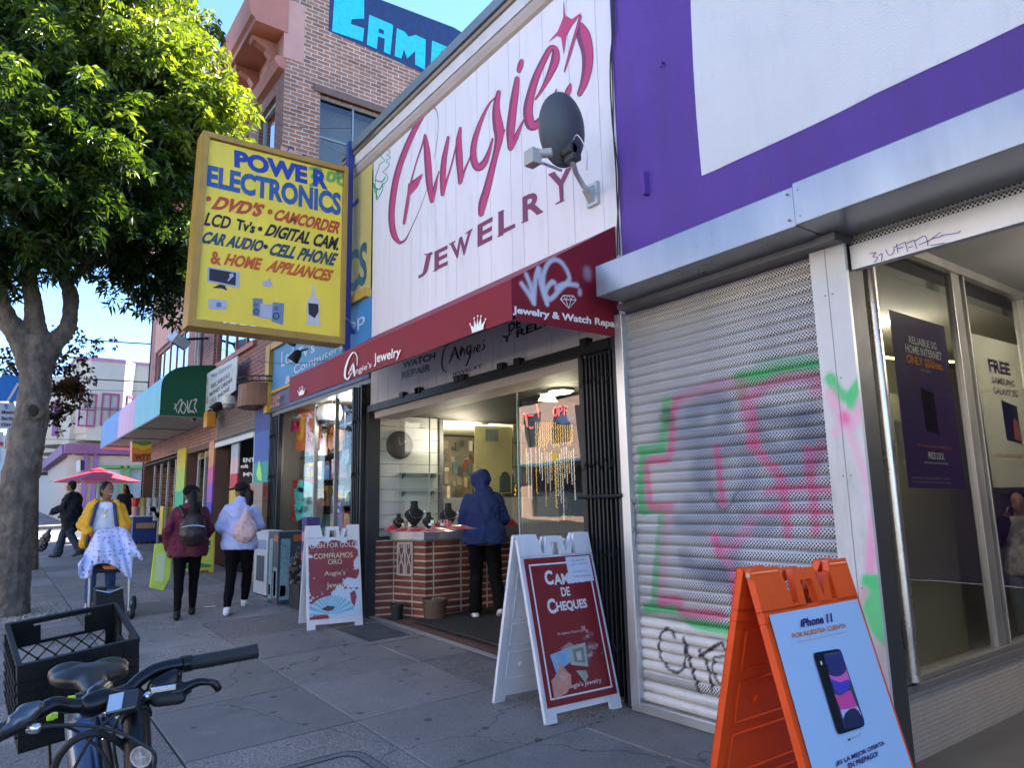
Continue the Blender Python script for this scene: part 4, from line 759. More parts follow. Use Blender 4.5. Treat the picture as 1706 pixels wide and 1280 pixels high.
# ================= BRICK BUILDING =================
BX0,BX1=-22.7,-11.25
bb=T('brick_building','tall brown brick building with pink cornice and painted shopfronts','building',(BX1,D,0))
bkm=brick('old_brick_front',(.30,.13,.10),(.24,.10,.08),(.36,.30,.28),.21,.072,.008,'xz',.22,.5,.85,.005)
bks=brick('old_brick_side',(.36,.165,.095),(.23,.10,.062),(.50,.40,.33),.23,.078,.011,'yz',.32,.5,.88,.008)
up=[(x,x+.95,6.75,8.62) for x in (-12.65,-14.25,-15.85,-17.6,-19.2,-20.9)]; dn=[(-15.2,-12.35,4.25,5.75),(-21.7,-17.6,4.3,5.75)]
b=MB(); wallholes(b,'y',D,BX0,BX1,2.72,9.0,up+dn); b.box(BX0,BX1,9.0-.0,9.001,9,9.01) if False else None; b.build('wall',bkm,bb)
b=MB(); sidew=[(4.22,6.9,6.3,8.64),(8.6,11.2,6.3,8.64)]; 
# side wall with denser mesh not needed: openings only
wallholes(b,'x',BX1,D,16.5,0,10.72,sidew); b.box(BX0,BX1-.001,16.3,16.5,0,10.5); b.box(BX0,BX0+.2,D,16.3,0,10.5); b.box(BX0,BX1-.3,D+.2,16.3,10.2,10.3); b.add([(BX1,D,10.72),(BX1,16.5,10.72),(BX1-.3,16.5,10.72),(BX1-.3,D,10.72)],[(0,1,2,3)]); b.build('wall',bks,bb)
sk=mat('salmon_paint',(.42,.15,.10),.6,var=.1,streak=.2,dirt=.15); sk2=mat('salmon_light',(.52,.26,.20),.6,var=.08,dirt=.1)
c_=MB(); pr_=[(D+.02,8.85),(3.47,8.88),(3.40,8.98),(3.40,9.03),(3.45,9.08),(D+.02,9.08)]; c_.prism([(BX0-.1,y,z) for y,z in pr_],(BX1-BX0+.1,0,0))
pr_=[(D+.02,9.55),(3.05,9.56),(3.03,9.62),(2.97,9.65),(2.94,9.78),(2.88,9.95),(2.9,10.0),(D+.02,10.2)]; c_.prism([(BX0-.1,y,z) for y,z in pr_],(BX1-BX0+.13,0,0)); c_.build('cornice',sk,bb)
MB().box(BX0,BX1+.012,D-.04,D+.32,9.08,10.2).build('cornice_frieze',sk2,bb)
for i in range(11):
    x=-11.62-i*1.02; m_=MB(); pf=[(3.54,9.55),(3.10,9.55),(3.12,9.50),(3.22,9.44),(3.36,9.38),(3.44,9.25),(3.40,9.16),(3.44,9.10),(3.54,9.10)]; m_.prism([(x,y,z) for y,z in pf],(-.16,0,0))
    m_.lathe([(.035,0)]*1+[(.035,.18)],(0,0,0),8) if False else m_.prism([(x+.01,3.14+.035*math.cos(a),9.49+.035*math.sin(a)) for a in [k*math.pi/5 for k in range(10)]],(-.18,0,0)); m_.build('cornice_bracket',sk,bb)
    MB().box(x+.05,x-.22,3.06,3.53,9.50,9.552).build('soffit_panel',sk2,bb) if False else None
wf=flat('window_wood',(.55,.56,.58),.5); brn=mat('brown_wood',(.16,.09,.06),.6,var=.2)
for h in up: window(bb,'y',D,*h,wf,GB,1,2,.13,.06)
window(bb,'y',D,*dn[0],mat('pink_wood',(.42,.22,.17),.6),GB,4,1,.10,.06); window(bb,'y',D,*dn[1],MC['pink_wood'],GB,5,1,.10,.06)
for h in sidew: window(bb,'x',BX1,*h,flat('steel_sash',(.22,.27,.30),.5),glass('hazy_glass',(.7,.72,.74),1.6),4,3,.14,.04,mat('pale_room',(.45,.42,.28),.8))
m_=MB(); m_.box(BX1-.05,BX1+.035,4.1,7.0,8.64,8.76); m_.build('lintel',brn,bb)
m_=MB()
for h in dn: m_.box(h[0]-.1,h[1]+.1,D-.06,D+.05,h[2]-.1,h[2]-.002)
m_.build('window_sill',sk,bb)
# downpipes
m_=MB(); m_.tube([(-16.2,D-.05,3.3),(-16.2,D-.05,9)],.05,8); m_.tube([(-16.5,D-.05,3.3),(-16.5,D-.05,9)],.04,8); m_.build('downpipe',flat('grey_pipe',(.35,.33,.33),.6),bb)
MB().box(-17.55,-16.75,D-.012,D+.0,5.8,7.0).build('pink_patch',sk2,bb)
m_=MB(); m_.box(-21.8,-17.6,D-.03,D-.001,5.76,6.6); m_.build('stucco_band',mat('pink_stucco',(.50,.27,.20),.75,var=.1),bb)
# CAMP graffiti on the parapet, painted on the side wall
C4=lambda a,b_:(300+a/3.554,b_/3.554)
fxs=lambda p,d=0:fx(*C4(*p),BX1+.004+d)
MB().poly([fxs(p) for p in ((892,-120),(1200,0),(1620,160),(1900,330),(1900,620),(1450,440),(1230,335),(1000,235),(878,182))]).build('graffiti',flat('navy_spray',(.01,.03,.10),.6,var=.3),bb)
cy=mat('cyan_spray',(.02,.50,.62),.6,var=.18,vs=12); m_=MB()
for pts in ([(918,-90),(1090,-20),(1090,110),(1072,108),(1015,112),(1012,140),(1090,166),(1083,245),(900,182)],[(1120,85),(1250,140),(1262,150),(1245,322),(1207,305),(1212,228),(1172,212),(1165,288),(1106,262)],[(1283,165),(1330,185),(1352,215),(1395,205),(1455,232),(1450,412),(1392,380),(1392,300),(1345,345),(1325,290),(1310,345),(1270,330)],[(1492,238),(1640,300),(1640,330),(1545,300),(1543,328),(1640,372),(1640,430),(1560,400),(1545,455),(1482,415)]): m_.poly([fxs(p,.003) for p in pts])
m_.build('graffiti',cy,bb)
MB().poly([fxs(p,.006) for p in ((1178,165),(1207,178),(1206,203),(1176,190))]).build('graffiti',MC['navy_spray'],bb)
# salmon painted lower part of side wall + tag
MB().prism([fx(x,y,BX1+.004) for x,y in ((468,242),(526,268),(526,340),(460,340))],(.002,0,0)).build('painted_patch',sk2,bb)
m_=MB()
for l in ([(635,895,6),(655,870,8),(675,890,6)],[(725,915,8),(745,920,8)]): ribbon(m_,l,lambda a,b_:fx(*C4(a,b_),BX1+.010))
m_.build('graffiti',MC['navy_spray'],bb)
# ---- ground floor of the brick building
gf=MB(); wallholes(gf,'y',D,BX0,BX1-.0,0,2.72,[(-14.6,-12.05,.0,2.7),(-17.05,-15.05,0,2.6),(-22.4,-18.0,0,2.7)],.25); gf.build('shopfront_wall',mat('shop_wall_brown',(.14,.07,.05),.7,var=.2),bb)
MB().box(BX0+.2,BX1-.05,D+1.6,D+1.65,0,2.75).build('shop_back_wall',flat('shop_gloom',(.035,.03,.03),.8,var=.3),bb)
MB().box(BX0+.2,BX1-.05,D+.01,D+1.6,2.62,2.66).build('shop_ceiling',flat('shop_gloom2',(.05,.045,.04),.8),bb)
def bands(name,x0,x1,zs,cols,y=D-.035):
    m_=MB(); ms=[]
    for i,c in enumerate(cols): m_.box(x0,x1,y,y+.03,zs[i],zs[i+1],i); ms.append(mat('band_%g_%g_%g'%c,c,.6,var=.15,vs=5,dirt=.2))
    return m_.build(name,ms,bb)
bands('painted_pilaster',-12.02,-11.26,[.2,.9,1.6,2.1,2.6,3.3],[(.04,.25,.28),(.03,.38,.36),(.03,.33,.30),(.04,.10,.38),(.03,.05,.25)])
MB().poly([fy(x,y,D-.04) for x,y in ((430,800),(427,790),(432,765),(436,790),(436,802))]).build('graffiti',flat('lime_spray',(.35,.8,.05),.5),bb)
bands('painted_pilaster',-15.02,-14.62,[.3,.7,1.1,1.5,1.9,2.2,2.7],[(.03,.35,.35),(.05,.3,.5),(.05,.05,.45),(.3,.08,.45),(.55,.08,.25),(.6,.25,.1)])
bands('painted_pilaster',-17.95,-17.08,[.35,.9,1.3,1.8,2.3,2.75],[(.04,.28,.4),(.05,.4,.4),(.03,.45,.2),(.35,.55,.05),(.6,.5,.03)])
bands('sticker_column',-13.72,-13.25,[.3,1.0,1.35,1.75,2.0,2.3,2.6],[(.5,.02,.03),(.5,.04,.03),(.6,.4,.02),(.55,.02,.03),(.6,.45,.42),(.35,.45,.5)],D+.05)
m_=MB(); m_.box(-12.10,-12.04,D-.02,D+.03,.25,2.62); m_.box(-14.6,-12.1,D-.03,D+.03,2.55,2.64); m_.build('white_frame',flat('white_paint',(.6,.6,.58),.5),bb)
m_=MB()
for i in range(14): z=2.66+.046*i; m_.tube([(-14.55,D-.02,z),(-12.05,D-.02,z)],.006,4)
for i in range(34):
    for j in range(13): x=-14.5+i*.073+(.036 if j%2 else 0); m_.box(x,x+.006,D-.024,D-.016,2.66+.046*j,2.70+.046*j)
m_.build('rolling_grille',flat('grille_metal',(.28,.27,.25),.5,metal=.4),bb)
m_=MB(); y=D+.02
for s,q in (('ENTRA',((1440,748),(1560,748),(1440,722),(1560,722))),('café',((1425,782),(1470,782),(1425,760),(1470,760))),('MVP',((1440,832),(1540,832),(1440,808),(1540,808)))): text(m_,s,quadmap(*[fy(x/3.554,560+yy/3.554,y) for x,yy in q]),.03)
m_.build('lettering',flat('white_letters',(.6,.6,.55),.5),bb)
m_=MB(); text(m_,'ECUADOR',quadmap(*[fy(x/3.554,560+yy/3.554,D+.1) for x,yy in ((1180,735),(1255,705),(1182,700),(1255,672))]),.02); text(m_,'2240',quadmap(*[fy(x/3.554,560+yy/3.554,D+.1) for x,yy in ((1215,622),(1262,605),(1215,592),(1262,575))]),.02); m_.build('lettering',flat('gold_letters',(.6,.38,.05),.4),bb)
m_=MB()
for x in (-16.6,-16.0,-15.5,-18.9,-19.8,-20.7,-21.6): m_.box(x,x+.05,D+.12,D+.17,.3,2.6)
m_.build('door_frame',flat('pale_metal',(.45,.45,.43),.4,metal=.3),bb)
# hanging barrel awning
br_=T('barrel_sign','brown half round metal canopy box hanging over the grille door','canopy',(-11.7,D,3.0)); m_=MB()
m_.prism([(-12.1+.45*0,D-.02,3.0)]*0+[(-11.65+.42*math.cos(a),D-.42*math.sin(a),2.98) for a in [i*math.pi/12 for i in range(13)]],(0,0,.36)); m_.build('drum',mat('rusty_brown',(.16,.065,.03),.5,var=.3,dirt=.4),br_)
m_=MB()
for z in (3.36,3.44): m_.tube([(-11.65+.44*math.cos(a),D-.44*math.sin(a),z) for a in [i*math.pi/12 for i in range(13)]],.012,5)
for i in range(13): a=i*math.pi/12; m_.tube([(-11.65+.44*math.cos(a),D-.44*math.sin(a),3.36),(-11.65+.44*math.cos(a),D-.44*math.sin(a),3.44)],.007,4)
m_.build('top_rail',blk,br_)
# money transfer banner
o,qm,n_=sheetobj('money_transfer_banner','torn pale banner advertising money transfers above the grille door','banner',[(329,632),(396,593),(392,650),(331,698)],lambda x,y:fy(x,y,D-.22),mat('pale_banner',(.55,.62,.60),.6,var=.12,vs=6,dirt=.2),.02,
 [('ENVIOS',.03,.30,.72,.88,(.55,.04,.04),.02),('DE',.10,.22,.48,.62,(.55,.04,.04),.02),('DINERO',.03,.30,.22,.38,(.55,.04,.04),.02),('Mex Express',.38,.88,.74,.92,(.05,.12,.42),0),('RECARGAS',.38,.85,.52,.64,(.05,.06,.18),.02),('MONEY ORDER',.34,.92,.33,.45,(.05,.06,.18),.02),('CELL PHONE',.34,.86,.12,.24,(.05,.06,.18),.02)])
def spotlamp(label,p,col,d=(0,-.12,-.12),r=.06):
    o=T('flood_lamp',label,'lamp',p); p=Vector(p); d=Vector(d)
    m_=MB(); q=d.to_track_quat('Z','Y').to_matrix(); m_.rings([[p+q@Vector((rr*math.cos(a),rr*math.sin(a),zz)) for a in [i*math.pi/6 for i in range(12)]] for rr,zz in ((r*.4,-.02),(r*.8,.03),(r,d.length))]); m_.build('shade',flat('lampcol_%g%g%g'%col,col,.4),o,smooth=True)
    MB().tube([p,p+Vector((0,.12,.05))],.012,6).build('bracket',blk,o); return o
spotlamp('small black flood lamp below the left end of the pale banner',fy(331,690,D-.3),(.02,.02,.02)); spotlamp('small black flood lamp under the middle of the pale banner',fy(364,672,D-.3),(.02,.02,.02))
cm=T('dome_camera','white dome camera under the pale banner','camera',fy(380,672,D-.3)); c_=fy(381,672,D-.3); MB().lathe([(.03,.14),(.10,.12),(.12,.02),(.11,-.02)],c_,16).build('housing',flat('white_plastic'),cm,smooth=True); MB().lathe([(.10,-.02),(.09,-.08),(.03,-.12)],c_,14).build('dome',flat('smoke_dome',(.25,.26,.27),.15),cm,smooth=True)
ob=T('orange_lantern','orange square lantern hanging at the right end of the green awning','lantern',fy(349,700,D-.25)); c_=fy(349,700,D-.25); MB().cbox(c_,(.26,.16,.30)).build('box',flat('orange_plastic',(.65,.28,.02),.4),ob,bevel=.01); MB().cbox(c_+Vector((0,0,.17)),(.1,.08,.04)).build('cap',blk,ob)
spotlamp('small dark lamp hanging beneath the big yellow sign',fy(492,562,D-.5),(.03,.03,.03),(0,-.05,-.1)); spotlamp('black gooseneck lamp in front of the blue sign board',fy(498,586,D-.4),(.012,.012,.012),(-.06,-.06,-.12),.075)
fl_=T('flood_box','grey box flood lamp on a bracket high on the brick building','lamp',fy(298,567,3.0)); c_=fy(298,566,3.0); M_=Matrix.Translation(c_)@Matrix.Rotation(.35,4,'Y')@Matrix.Rotation(-.5,4,'X'); m_=MB(); m_.box(-.32,.32,-.16,.16,-.10,.10,0,M_); m_.build('housing',flat('grey_metal',(.45,.47,.50),.5),fl_,bevel=.01); m_=MB(); m_.box(-.28,.28,-.14,.14,-.13,-.102,0,M_); m_.build('lens',flat('dark_lens',(.02,.02,.02),.2),fl_); MB().tube([c_,c_+Vector((0,D-3.0,.1))],.03,6).build('bracket',blk,fl_)
# rainbow light box sign
rb=T('striped_box_sign','small box sign with green yellow and orange waves under the green awning','sign',fy(235,750,2.9)); X=-17.6
q=[fx(x,y,-18.3) for x,y in ((220,735),(252,735),(252,769),(220,769))]; m_=MB(); m_.prism(q,(-.28,0,0)); m_.build('box',flat('wave_red',(.6,.12,.03),.4),rb)
tl,tr,br2,bl2=q; qr=quadmap(bl2,br2,tl,tr); nx_=Vector((.004,0,0))
def wave(z0,z1,c,nm,k):
    MB().poly([qr(u/8,z0+.06*math.sin(u*.8+1))+nx_*k for u in range(9)]+[qr(u/8,z1+(.06*math.sin(u*.8) if z1<1 else 0))+nx_*k for u in range(8,-1,-1)]).build('stripe',flat(nm,c,.4),rb)
wave(.35,.75,(.75,.25,.02),'wave_orange',1); wave(.62,.85,(.8,.5,.03),'wave_yellow',2); wave(.82,1,(.08,.25,.05),'wave_green',3)
m_=MB(); text(m_,'WTY',quadmap(qr(.15,.05),qr(.92,.1),qr(.15,.32),qr(.92,.38)),.02,off=nx_*4); m_.build('lettering',MC['black_marker'],rb)
# green awning
aw=T('green_awning','long dark green rounded awning with faded blue and pink front panel','awning',(-14.7,D,3.15))
prof=[(2.55,3.15),(2.55,3.72)]+[(2.55+.5*(1-math.cos(a)),3.72+.42*math.sin(a)) for a in [i*math.pi/16 for i in range(1,8)]]+[(3.05,4.16),(D,4.22),(D,3.15)]
cutX=[-14.7,-17.6,-20.0,-23.2]; m_=MB(); ms=[mat('faded_cyan',(.20,.55,.62),.6,var=.12,streak=.3),mat('faded_pink',(.60,.36,.52),.6,var=.15,streak=.3),mat('faded_blue',(.10,.24,.55),.6,var=.15,streak=.3)]
for i in range(3):
    x0,x1=cutX[i],cutX[i+1]; p=prof[:-1]
    for k in range(len(p)-1): m_.add([(x0,*p[k]),(x1,*p[k]),(x1,*p[k+1]),(x0,*p[k+1])],[(0,1,2,3)],i)
m_.build('fabric',ms,aw); m_=MB(); m_.prism([(-14.7,y,z) for y,z in prof],(.012,0,0)); m_.prism([(-23.2,y,z) for y,z in prof],(-.012,0,0)); m_.build('end_panel',mat('awning_green',(.0,.085,.035),.6,var=.08),aw)
m_=MB(); m_.box(-23.2,-14.7,2.56,D,3.14,3.149); m_.build('underside',mat('awning_white',(.55,.54,.50),.7,var=.05),aw); m_=MB(); [m_.box(x,x+.03,2.56,D,3.12,3.139) for x in (-17,-19.5,-22)]; m_.box(-23.2,-14.69,2.535,2.55,3.13,3.16); m_.build('underside_rib',flat('rib_grey',(.15,.15,.15)),aw)
m_=MB(); pa=lambda x,y:fx(160+x/4.267,560+y/4.267,-14.685)
for l in ([(560,480,7),(575,540,7)],[(555,520,7),(600,455,8),(610,470,8),(585,550,8)],[(620,470,8),(600,520,8),(625,550,8),(640,500,8),(620,470,8)],[(650,460,8),(655,540,8),(690,530,8)],[(680,455,8),(660,520,8),(700,545,8)],[(690,460,8),(715,450,8),(700,500,8),(715,540,8)]): ribbon(m_,l,pa)
m_.build('graffiti',flat('white_spray',(.6,.62,.62),.7),aw)
# ================= MAROON AWNING =================
ma=T('maroon_awning','maroon awning with white crowns and lettering over the jewelry shop','awning',(-5.6,D,2.5))
mar=mat('maroon_canvas',(.205,.010,.022),.62,var=.10,vs=1.5,bump=.12,bs=200,attr=True,spec=.3); AY=2.61; x0,x1=-7.65,-3.512
m_=MB(); 
def valz(x): return 2.50
m_=grid(x0,x1,2.50,2.77,60,4,lambda x,z:(x,AY+.006*math.sin(x*5)*(2.77-z)/.27,z)); m_.build('valance',mar,ma,smooth=True)
m_=grid(x0,x1,0,1,40,8,lambda x,t:(x,AY+(D-.01-AY)*t,2.77+(3.345-2.77)*t-.015*math.sin(math.pi*t)*abs(math.sin(x*2.3)))); m_.build('canopy_slope',mat('maroon_canvas_top',(.26,.025,.05),.6,var=.1),ma,smooth=True)
m_=grid(AY,D-.01,0,1,70,60,lambda y,t:(x1,y,2.50+t*(.27+(3.345-2.77)*(y-AY)/(D-.01-AY)))); ao=m_.build('side_panel',mar,ma)
C8p=lambda a,b_:(620+a/3.877,300+b_/3.877); WS=(.55,.58,.68)
WS_=[([C8p(*p) for p in l],.008,.018,WS,.9) for l in ([(965,670),(1000,720),(1045,795)],[(995,610),(1025,690),(1045,795)],[(1045,795),(1055,640),(1075,570)],[(1075,570),(1095,700),(1130,800)],[(1130,800),(1105,660),(1120,570),(1165,515),(1220,530),(1265,600),(1270,650),(1215,705),(1150,770),(1120,720),(1160,660),(1180,665)],[(1190,700),(1240,672),(1325,680)])]
WS_+=[([C8p(1342,715),C8p(1342,735)],.008,.02,WS,.7),([C8p(1390,590),C8p(1392,620)],.01,.05,WS,.35)]
paint(ao,(1,2),WS_,lambda x,y:fx(x,y,x1))
m_=MB(); px_=lambda a,b_,d=.004:fx(*C8p(a,b_),x1+d)
text(m_,'Jewelry & Watch Repair',quadmap(px_(908,872),px_(1607,972),px_(908,812),px_(1607,912)),.035)
for l in ([(1216,770),(1235,745),(1300,748),(1318,775),(1270,828),(1216,770)],[(1216,770),(1318,775)],[(1235,745),(1250,770),(1268,745),(1285,772),(1300,748)],[(1250,770),(1270,825),(1285,772)]): ribbon(m_,[(a,b_,5) for a,b_ in l],px_,smooth=False)
m_.build('lettering',flat('white_vinyl',(.80,.79,.76),.5),ma)
m_=MB(); pv=lambda a,b_,d=.012:fy(420+a/4.265,500+b_/4.265,AY-d)
text(m_,'Jewelry',quadmap(pv(865,475),pv(1052,418),pv(865,380),pv(1060,330)),.015); text(m_,"ngie's",quadmap(pv(736,540),pv(846,492),pv(736,482),pv(850,434)),.0)
for l in ([(745,465,4),(745,400,6),(720,372,8),(690,410,12),(665,480,14),(660,545,14),(680,562,10),(700,530,6),(716,505,3)],[(718,450,6),(700,490,8),(684,528,6)],[(718,450,10),(722,490,14),(728,540,10)],[(690,505,6),(718,490,8)]): ribbon(m_,l,pv)
def crown(q):
    qm=quadmap(*q); pts=[(.08,0),(.92,0),(.92,.16),(1,.62),(.76,.36),(.70,.92),(.55,.42),(.5,1),(.42,.42),(.28,.92),(.24,.36),(0,.62),(.08,.16)]; vs=[qm(*p) for p in pts]
    m_.poly(vs); 
    for u,v in ((1,.66),(.70,.96),(.5,1.04),(.28,.96),(0,.66)): m_.poly([qm(u+.05*math.cos(k),v+.07*math.sin(k)) for k in [i*.9 for i in range(7)]])
crown((pv(330,683),pv(372,668),pv(322,628),pv(378,610))); crown((pv(1555,238),pv(1650,206),pv(1545,135),pv(1662,100)))
m_.build('lettering',MC['white_vinyl'],ma)
m_=MB()
for x in (-7.6,-6.2,-4.9,-3.55): m_.tube([(x,AY+.02,2.52),(x,AY+.02,2.75),(x,D-.02,3.3)],.012,6)
m_.tube([(x0,AY+.02,2.515),(x1,AY+.02,2.515)],.012,6); m_.build('frame',blk,ma)
# ================= BIG YELLOW PROJECTING SIGN =================
ps=T('projecting_sign','big yellow projecting sign listing electronics in hand painted letters','sign',(-8.1,2.6,4.5)); XS=-7.985
q=[fx(x,y,XS) for x,y in ((337.5,218),(579,280),(573,574.5),(311,543))]; n_=Vector((.003,0,0)); qi=quadmap(q[3],q[2],q[0],q[1])
yel=mat('sign_yellow',(.88,.68,.055),.45,var=.06,vs=1.2,attr=True,dirt=.12)
gfc=grid(0.045,.965,.04,.965,160,170,lambda u,v:qi(u,v)); go=gfc.build('face',yel,ps)
m_=MB()
def fr_(a,b,c,d,th=.03,ext=-.24): m_.prism([qi(*a)+n_*th/.003,qi(*b)+n_*th/.003,qi(*c)+n_*th/.003,qi(*d)+n_*th/.003],(ext-th,0,0))
fr_((0,0),(1,0),(.965,.035),(.05,.035)); fr_((0,.97),(.05,.97),(.05,.03),(0,0)) if False else fr_((0,1),(0,0),(.045,.035),(.045,.97)); fr_((1,0),(1,1),(.97,.97),(.968,.035)); fr_((0,1),(.045,.972),(.97,.972),(1,1)); m_.build('frame',mat('ochre_sign_frame',(.42,.25,.04),.5,var=.15,dirt=.3),ps)
m_=MB(); m_.prism([qi(.04,.04)-n_*60,qi(.97,.04)-n_*60,qi(.97,.97)-n_*60,qi(.04,.97)-n_*60],(-.02,0,0)); m_.build('back_face',yel,ps) if False else None
C5=lambda a,b_:(300+a/4.265,210+b_/4.265); pS=lambda a,b_,d=.004:fx(*C5(a,b_),XS+d)
def pst(items,col,nm):
    m_=MB()
    for s,pp,bd,shr in items:
        text(m_,s,quadmap(*[pS(*p) for p in pp]),bd,shear=shr)
    m_.build('lettering',mat(nm,col,.5,var=.15,vs=14),ps)
    return m_
pst([('POWE',((385,290),(905,415),(385,165),(905,285)),.055,0),('R',((945,425),(1052,455),(945,300),(1052,325)),.055,0)],(.015,.05,.30),'sign_blue')
pst([('ELECTRONICS',((188,425),(1142,640),(196,272),(1145,478)),.045,0)],(.03,.10,.28),'sign_blue2')
pst([("DVD'S",((240,592),(582,650),(262,492),(595,552)),.05,1.2),('CAMCORDER',((668,668),(1138,772),(682,585),(1142,682)),.045,.6)],(.50,.07,.015),'sign_red')
pst([("LCD",((175,705),(355,735),(190,610),(365,645)),.03,1),("Tv's",((400,735),(530,765),(400,650),(540,690)),.04,1),('DIGITAL CAM.',((612,780),(1135,890),(628,692),(1135,792)),.04,.6)],(.008,.008,.01),'sign_black')
pst([('CAR AUDIO',((158,832),(588,898),(165,742),(592,812)),.045,.8),('CELL PHONE',((638,918),(1105,998),(650,825),(1112,902)),.045,.8)],(.02,.06,.09),'sign_slate')
pst([('&',((213,978),(295,992),(222,885),(290,895)),.04,0),('HOME',((318,988),(572,1028),(335,902),(580,938)),.045,.8),('APPLIANCES',((622,1032),(1075,1108),(640,945),(1082,1022)),.045,.8)],(.55,.10,.01),'sign_orange')
m_=MB()
for a,b_,c in ((203,515,0),(640,608,0)): m_.poly([pS(a+19*math.cos(k*.7),b_+19*math.sin(k*.7)) for k in range(9)])
m_.build('dot',MC['sign_red'],ps); m_=MB()
for a,b_,c in ((570,730,0),(608,857,0)): m_.poly([pS(a+17*math.cos(k*.7),b_+17*math.sin(k*.7)) for k in range(9)])
m_.build('dot',MC['sign_black'],ps)
paint(go,(1,2),[([C5(*p) for p in l],.012,.02,(.02,.28,.08),.85) for l in ([(925,300),(1000,310),(940,360),(1010,380),(930,420)],[(1060,330),(1050,380),(1090,385),(1095,340),(1060,330)],[(1120,330),(1125,400),(1160,420)],[(1115,330),(1165,345),(1130,370)])]+[([C5(900,560),C5(1000,1000)],.05,.3,(.62,.46,.06),.25)],lambda x,y:fx(x,y,XS))
# drawn appliances
pS2=lambda a,b_,d=.004:fx(300+a/5.018,400+b_/5.018,XS+d)
def dr_(pol,col,nm,d=.004): MB().poly([pS2(a,b_,d) for a,b_ in pol]).build('drawing',flat(nm,col,.5),ps)
lg,dkb,mdb=(.42,.46,.55),(.012,.013,.02),(.10,.20,.36)
dr_([(228,220),(500,268),(495,402),(225,345)],lg,'draw_light'); dr_([(245,235),(468,275),(464,380),(243,335)],dkb,'draw_dark',.006); dr_([(335,370),(375,378),(395,425),(355,405),(268,398)],dkb,'draw_dark')
dr_([(410,285),(440,275),(450,300),(430,318),(405,345),(395,340),(415,310)],lg,'draw_light',.008); dr_([(690,345),(745,330),(772,362),(770,385),(700,388)],lg,'draw_light'); dr_([(745,326),(756,328),(752,336),(742,334)],dkb,'draw_dark')
dr_([(238,490),(390,505),(385,585),(240,575)],lg,'draw_light'); dr_([(305,520),(345,523),(343,562),(303,558)],mdb,'draw_mid',.006); dr_([(610,485),(690,490),(695,645),(605,630)],(.18,.24,.32),'draw_grey'); dr_([(670,530),(780,540),(770,660),(665,650)],lg,'draw_light',.005); dr_([(775,520),(870,530),(860,708),(765,680)],(.18,.24,.32),'draw_grey',.006)
for cx,cy,r in ((637,598,24),(803,635,30),(632,540,14),(803,572,16)):
    dr_([(cx+r*math.cos(k*.57),cy+r*math.sin(k*.57)) for k in range(11)],dkb,'draw_dark',.008); dr_([(cx+r*.7*math.cos(k*.57),cy+r*.7*math.sin(k*.57)) for k in range(11)],mdb,'draw_mid',.010)
dr_([(1108,375),(1122,375),(1128,480),(1165,490),(1170,590),(1160,650),(1178,718),(1050,708),(1068,640),(1055,590),(1065,488),(1100,480)],(.55,.58,.60),'draw_white'); dr_([(1072,525),(1155,535),(1158,600),(1125,655),(1075,620)],dkb,'draw_dark',.006)
m_=MB(); text(m_,'R.VENEGAS signs',quadmap(pS2(695,768),pS2(925,788),pS2(695,745),pS2(925,768)),.01); m_.build('lettering',MC['sign_black'],ps)
# carrying pole and stays
bp_=flat('blue_pole_paint',(.02,.04,.22),.5); m_=MB(); pa_=fx(584,238,XS-.1); m_.box(XS-.14,XS-.06,pa_.y-.04,pa_.y+.03,3.0,pa_.z); m_.build('pole',bp_,ps)
m_=MB(); m_.tube([fx(577,538,XS-.1),fx(596,575,XS-.1)+Vector((0,.1,0))],.02,6); m_.tube([(XS-.1,pa_.y,5.1),(XS-.1,D+.02,5.3)],.02,6); m_.tube([(XS-.1,pa_.y,3.5),(XS-.1,D+.02,3.5)],.02,6); m_.build('stay',bp_,ps)
m_=MB(); m_.tube([fx(574,527,XS),fx(606,560,XS-.2)],.006,5); m_.build('guy_wire',flat('wire_grey',(.4,.4,.4),.4),ps)
# ================= JEWELRY DISPLAY =================
gold=flat('gold_chain',(.75,.48,.13),.25,metal=.9); silver=flat('silver_chain',(.7,.7,.68),.25,metal=.9); velvet=flat('black_velvet',(.012,.012,.014),.8)
def bust(label,p,h,gr_='necklace busts in the jewelry window'):
    o=T('necklace_bust',label,'display bust',p,gr_); p=Vector(p); s=h/.24; rs=[]
    for z,a,b_ in ((0,.05,.04),(.01,.05,.04),(.03,.02,.02),(.06,.05,.03),(.10,.085,.045),(.13,.095,.045),(.155,.075,.04),(.175,.038,.032),(.21,.030,.028),(.235,.034,.03),(.24,.02,.02)):
        rs.append([p+Vector((b_*s*math.cos(t),a*s*math.sin(t),z*s)) for t in [i*math.pi/8 for i in range(16)]])
    MB().rings(rs).build('form',velvet,o,smooth=True)
    m_=MB(); m_.tube([p+Vector((.052*s,.075*s*math.cos(t)*(1 if True else 1),(.16-.07*math.sin(t))*s)) for t in [i*math.pi/10 for i in range(11)]],.004,5); m_.build('necklace',silver if h>.22 else gold,o); return o
for px,py,h,l in ((664,884,.17,'small black necklace bust at the left end of the counter window'),(690,882,.30,'tallest black necklace bust with a thick silver chain'),(714,884,.18,'small black necklace bust just right of the glass corner'),(747,881,.27,'slim black necklace bust standing nearest the hooded man')):
    q=fz(px,py,1.102); bust(l,(max(q.x,-7.68),q.y,1.102),h)
clo=mat('red_satin',(.42,.012,.03),.35,var=.25,vs=20,sheen=.3)
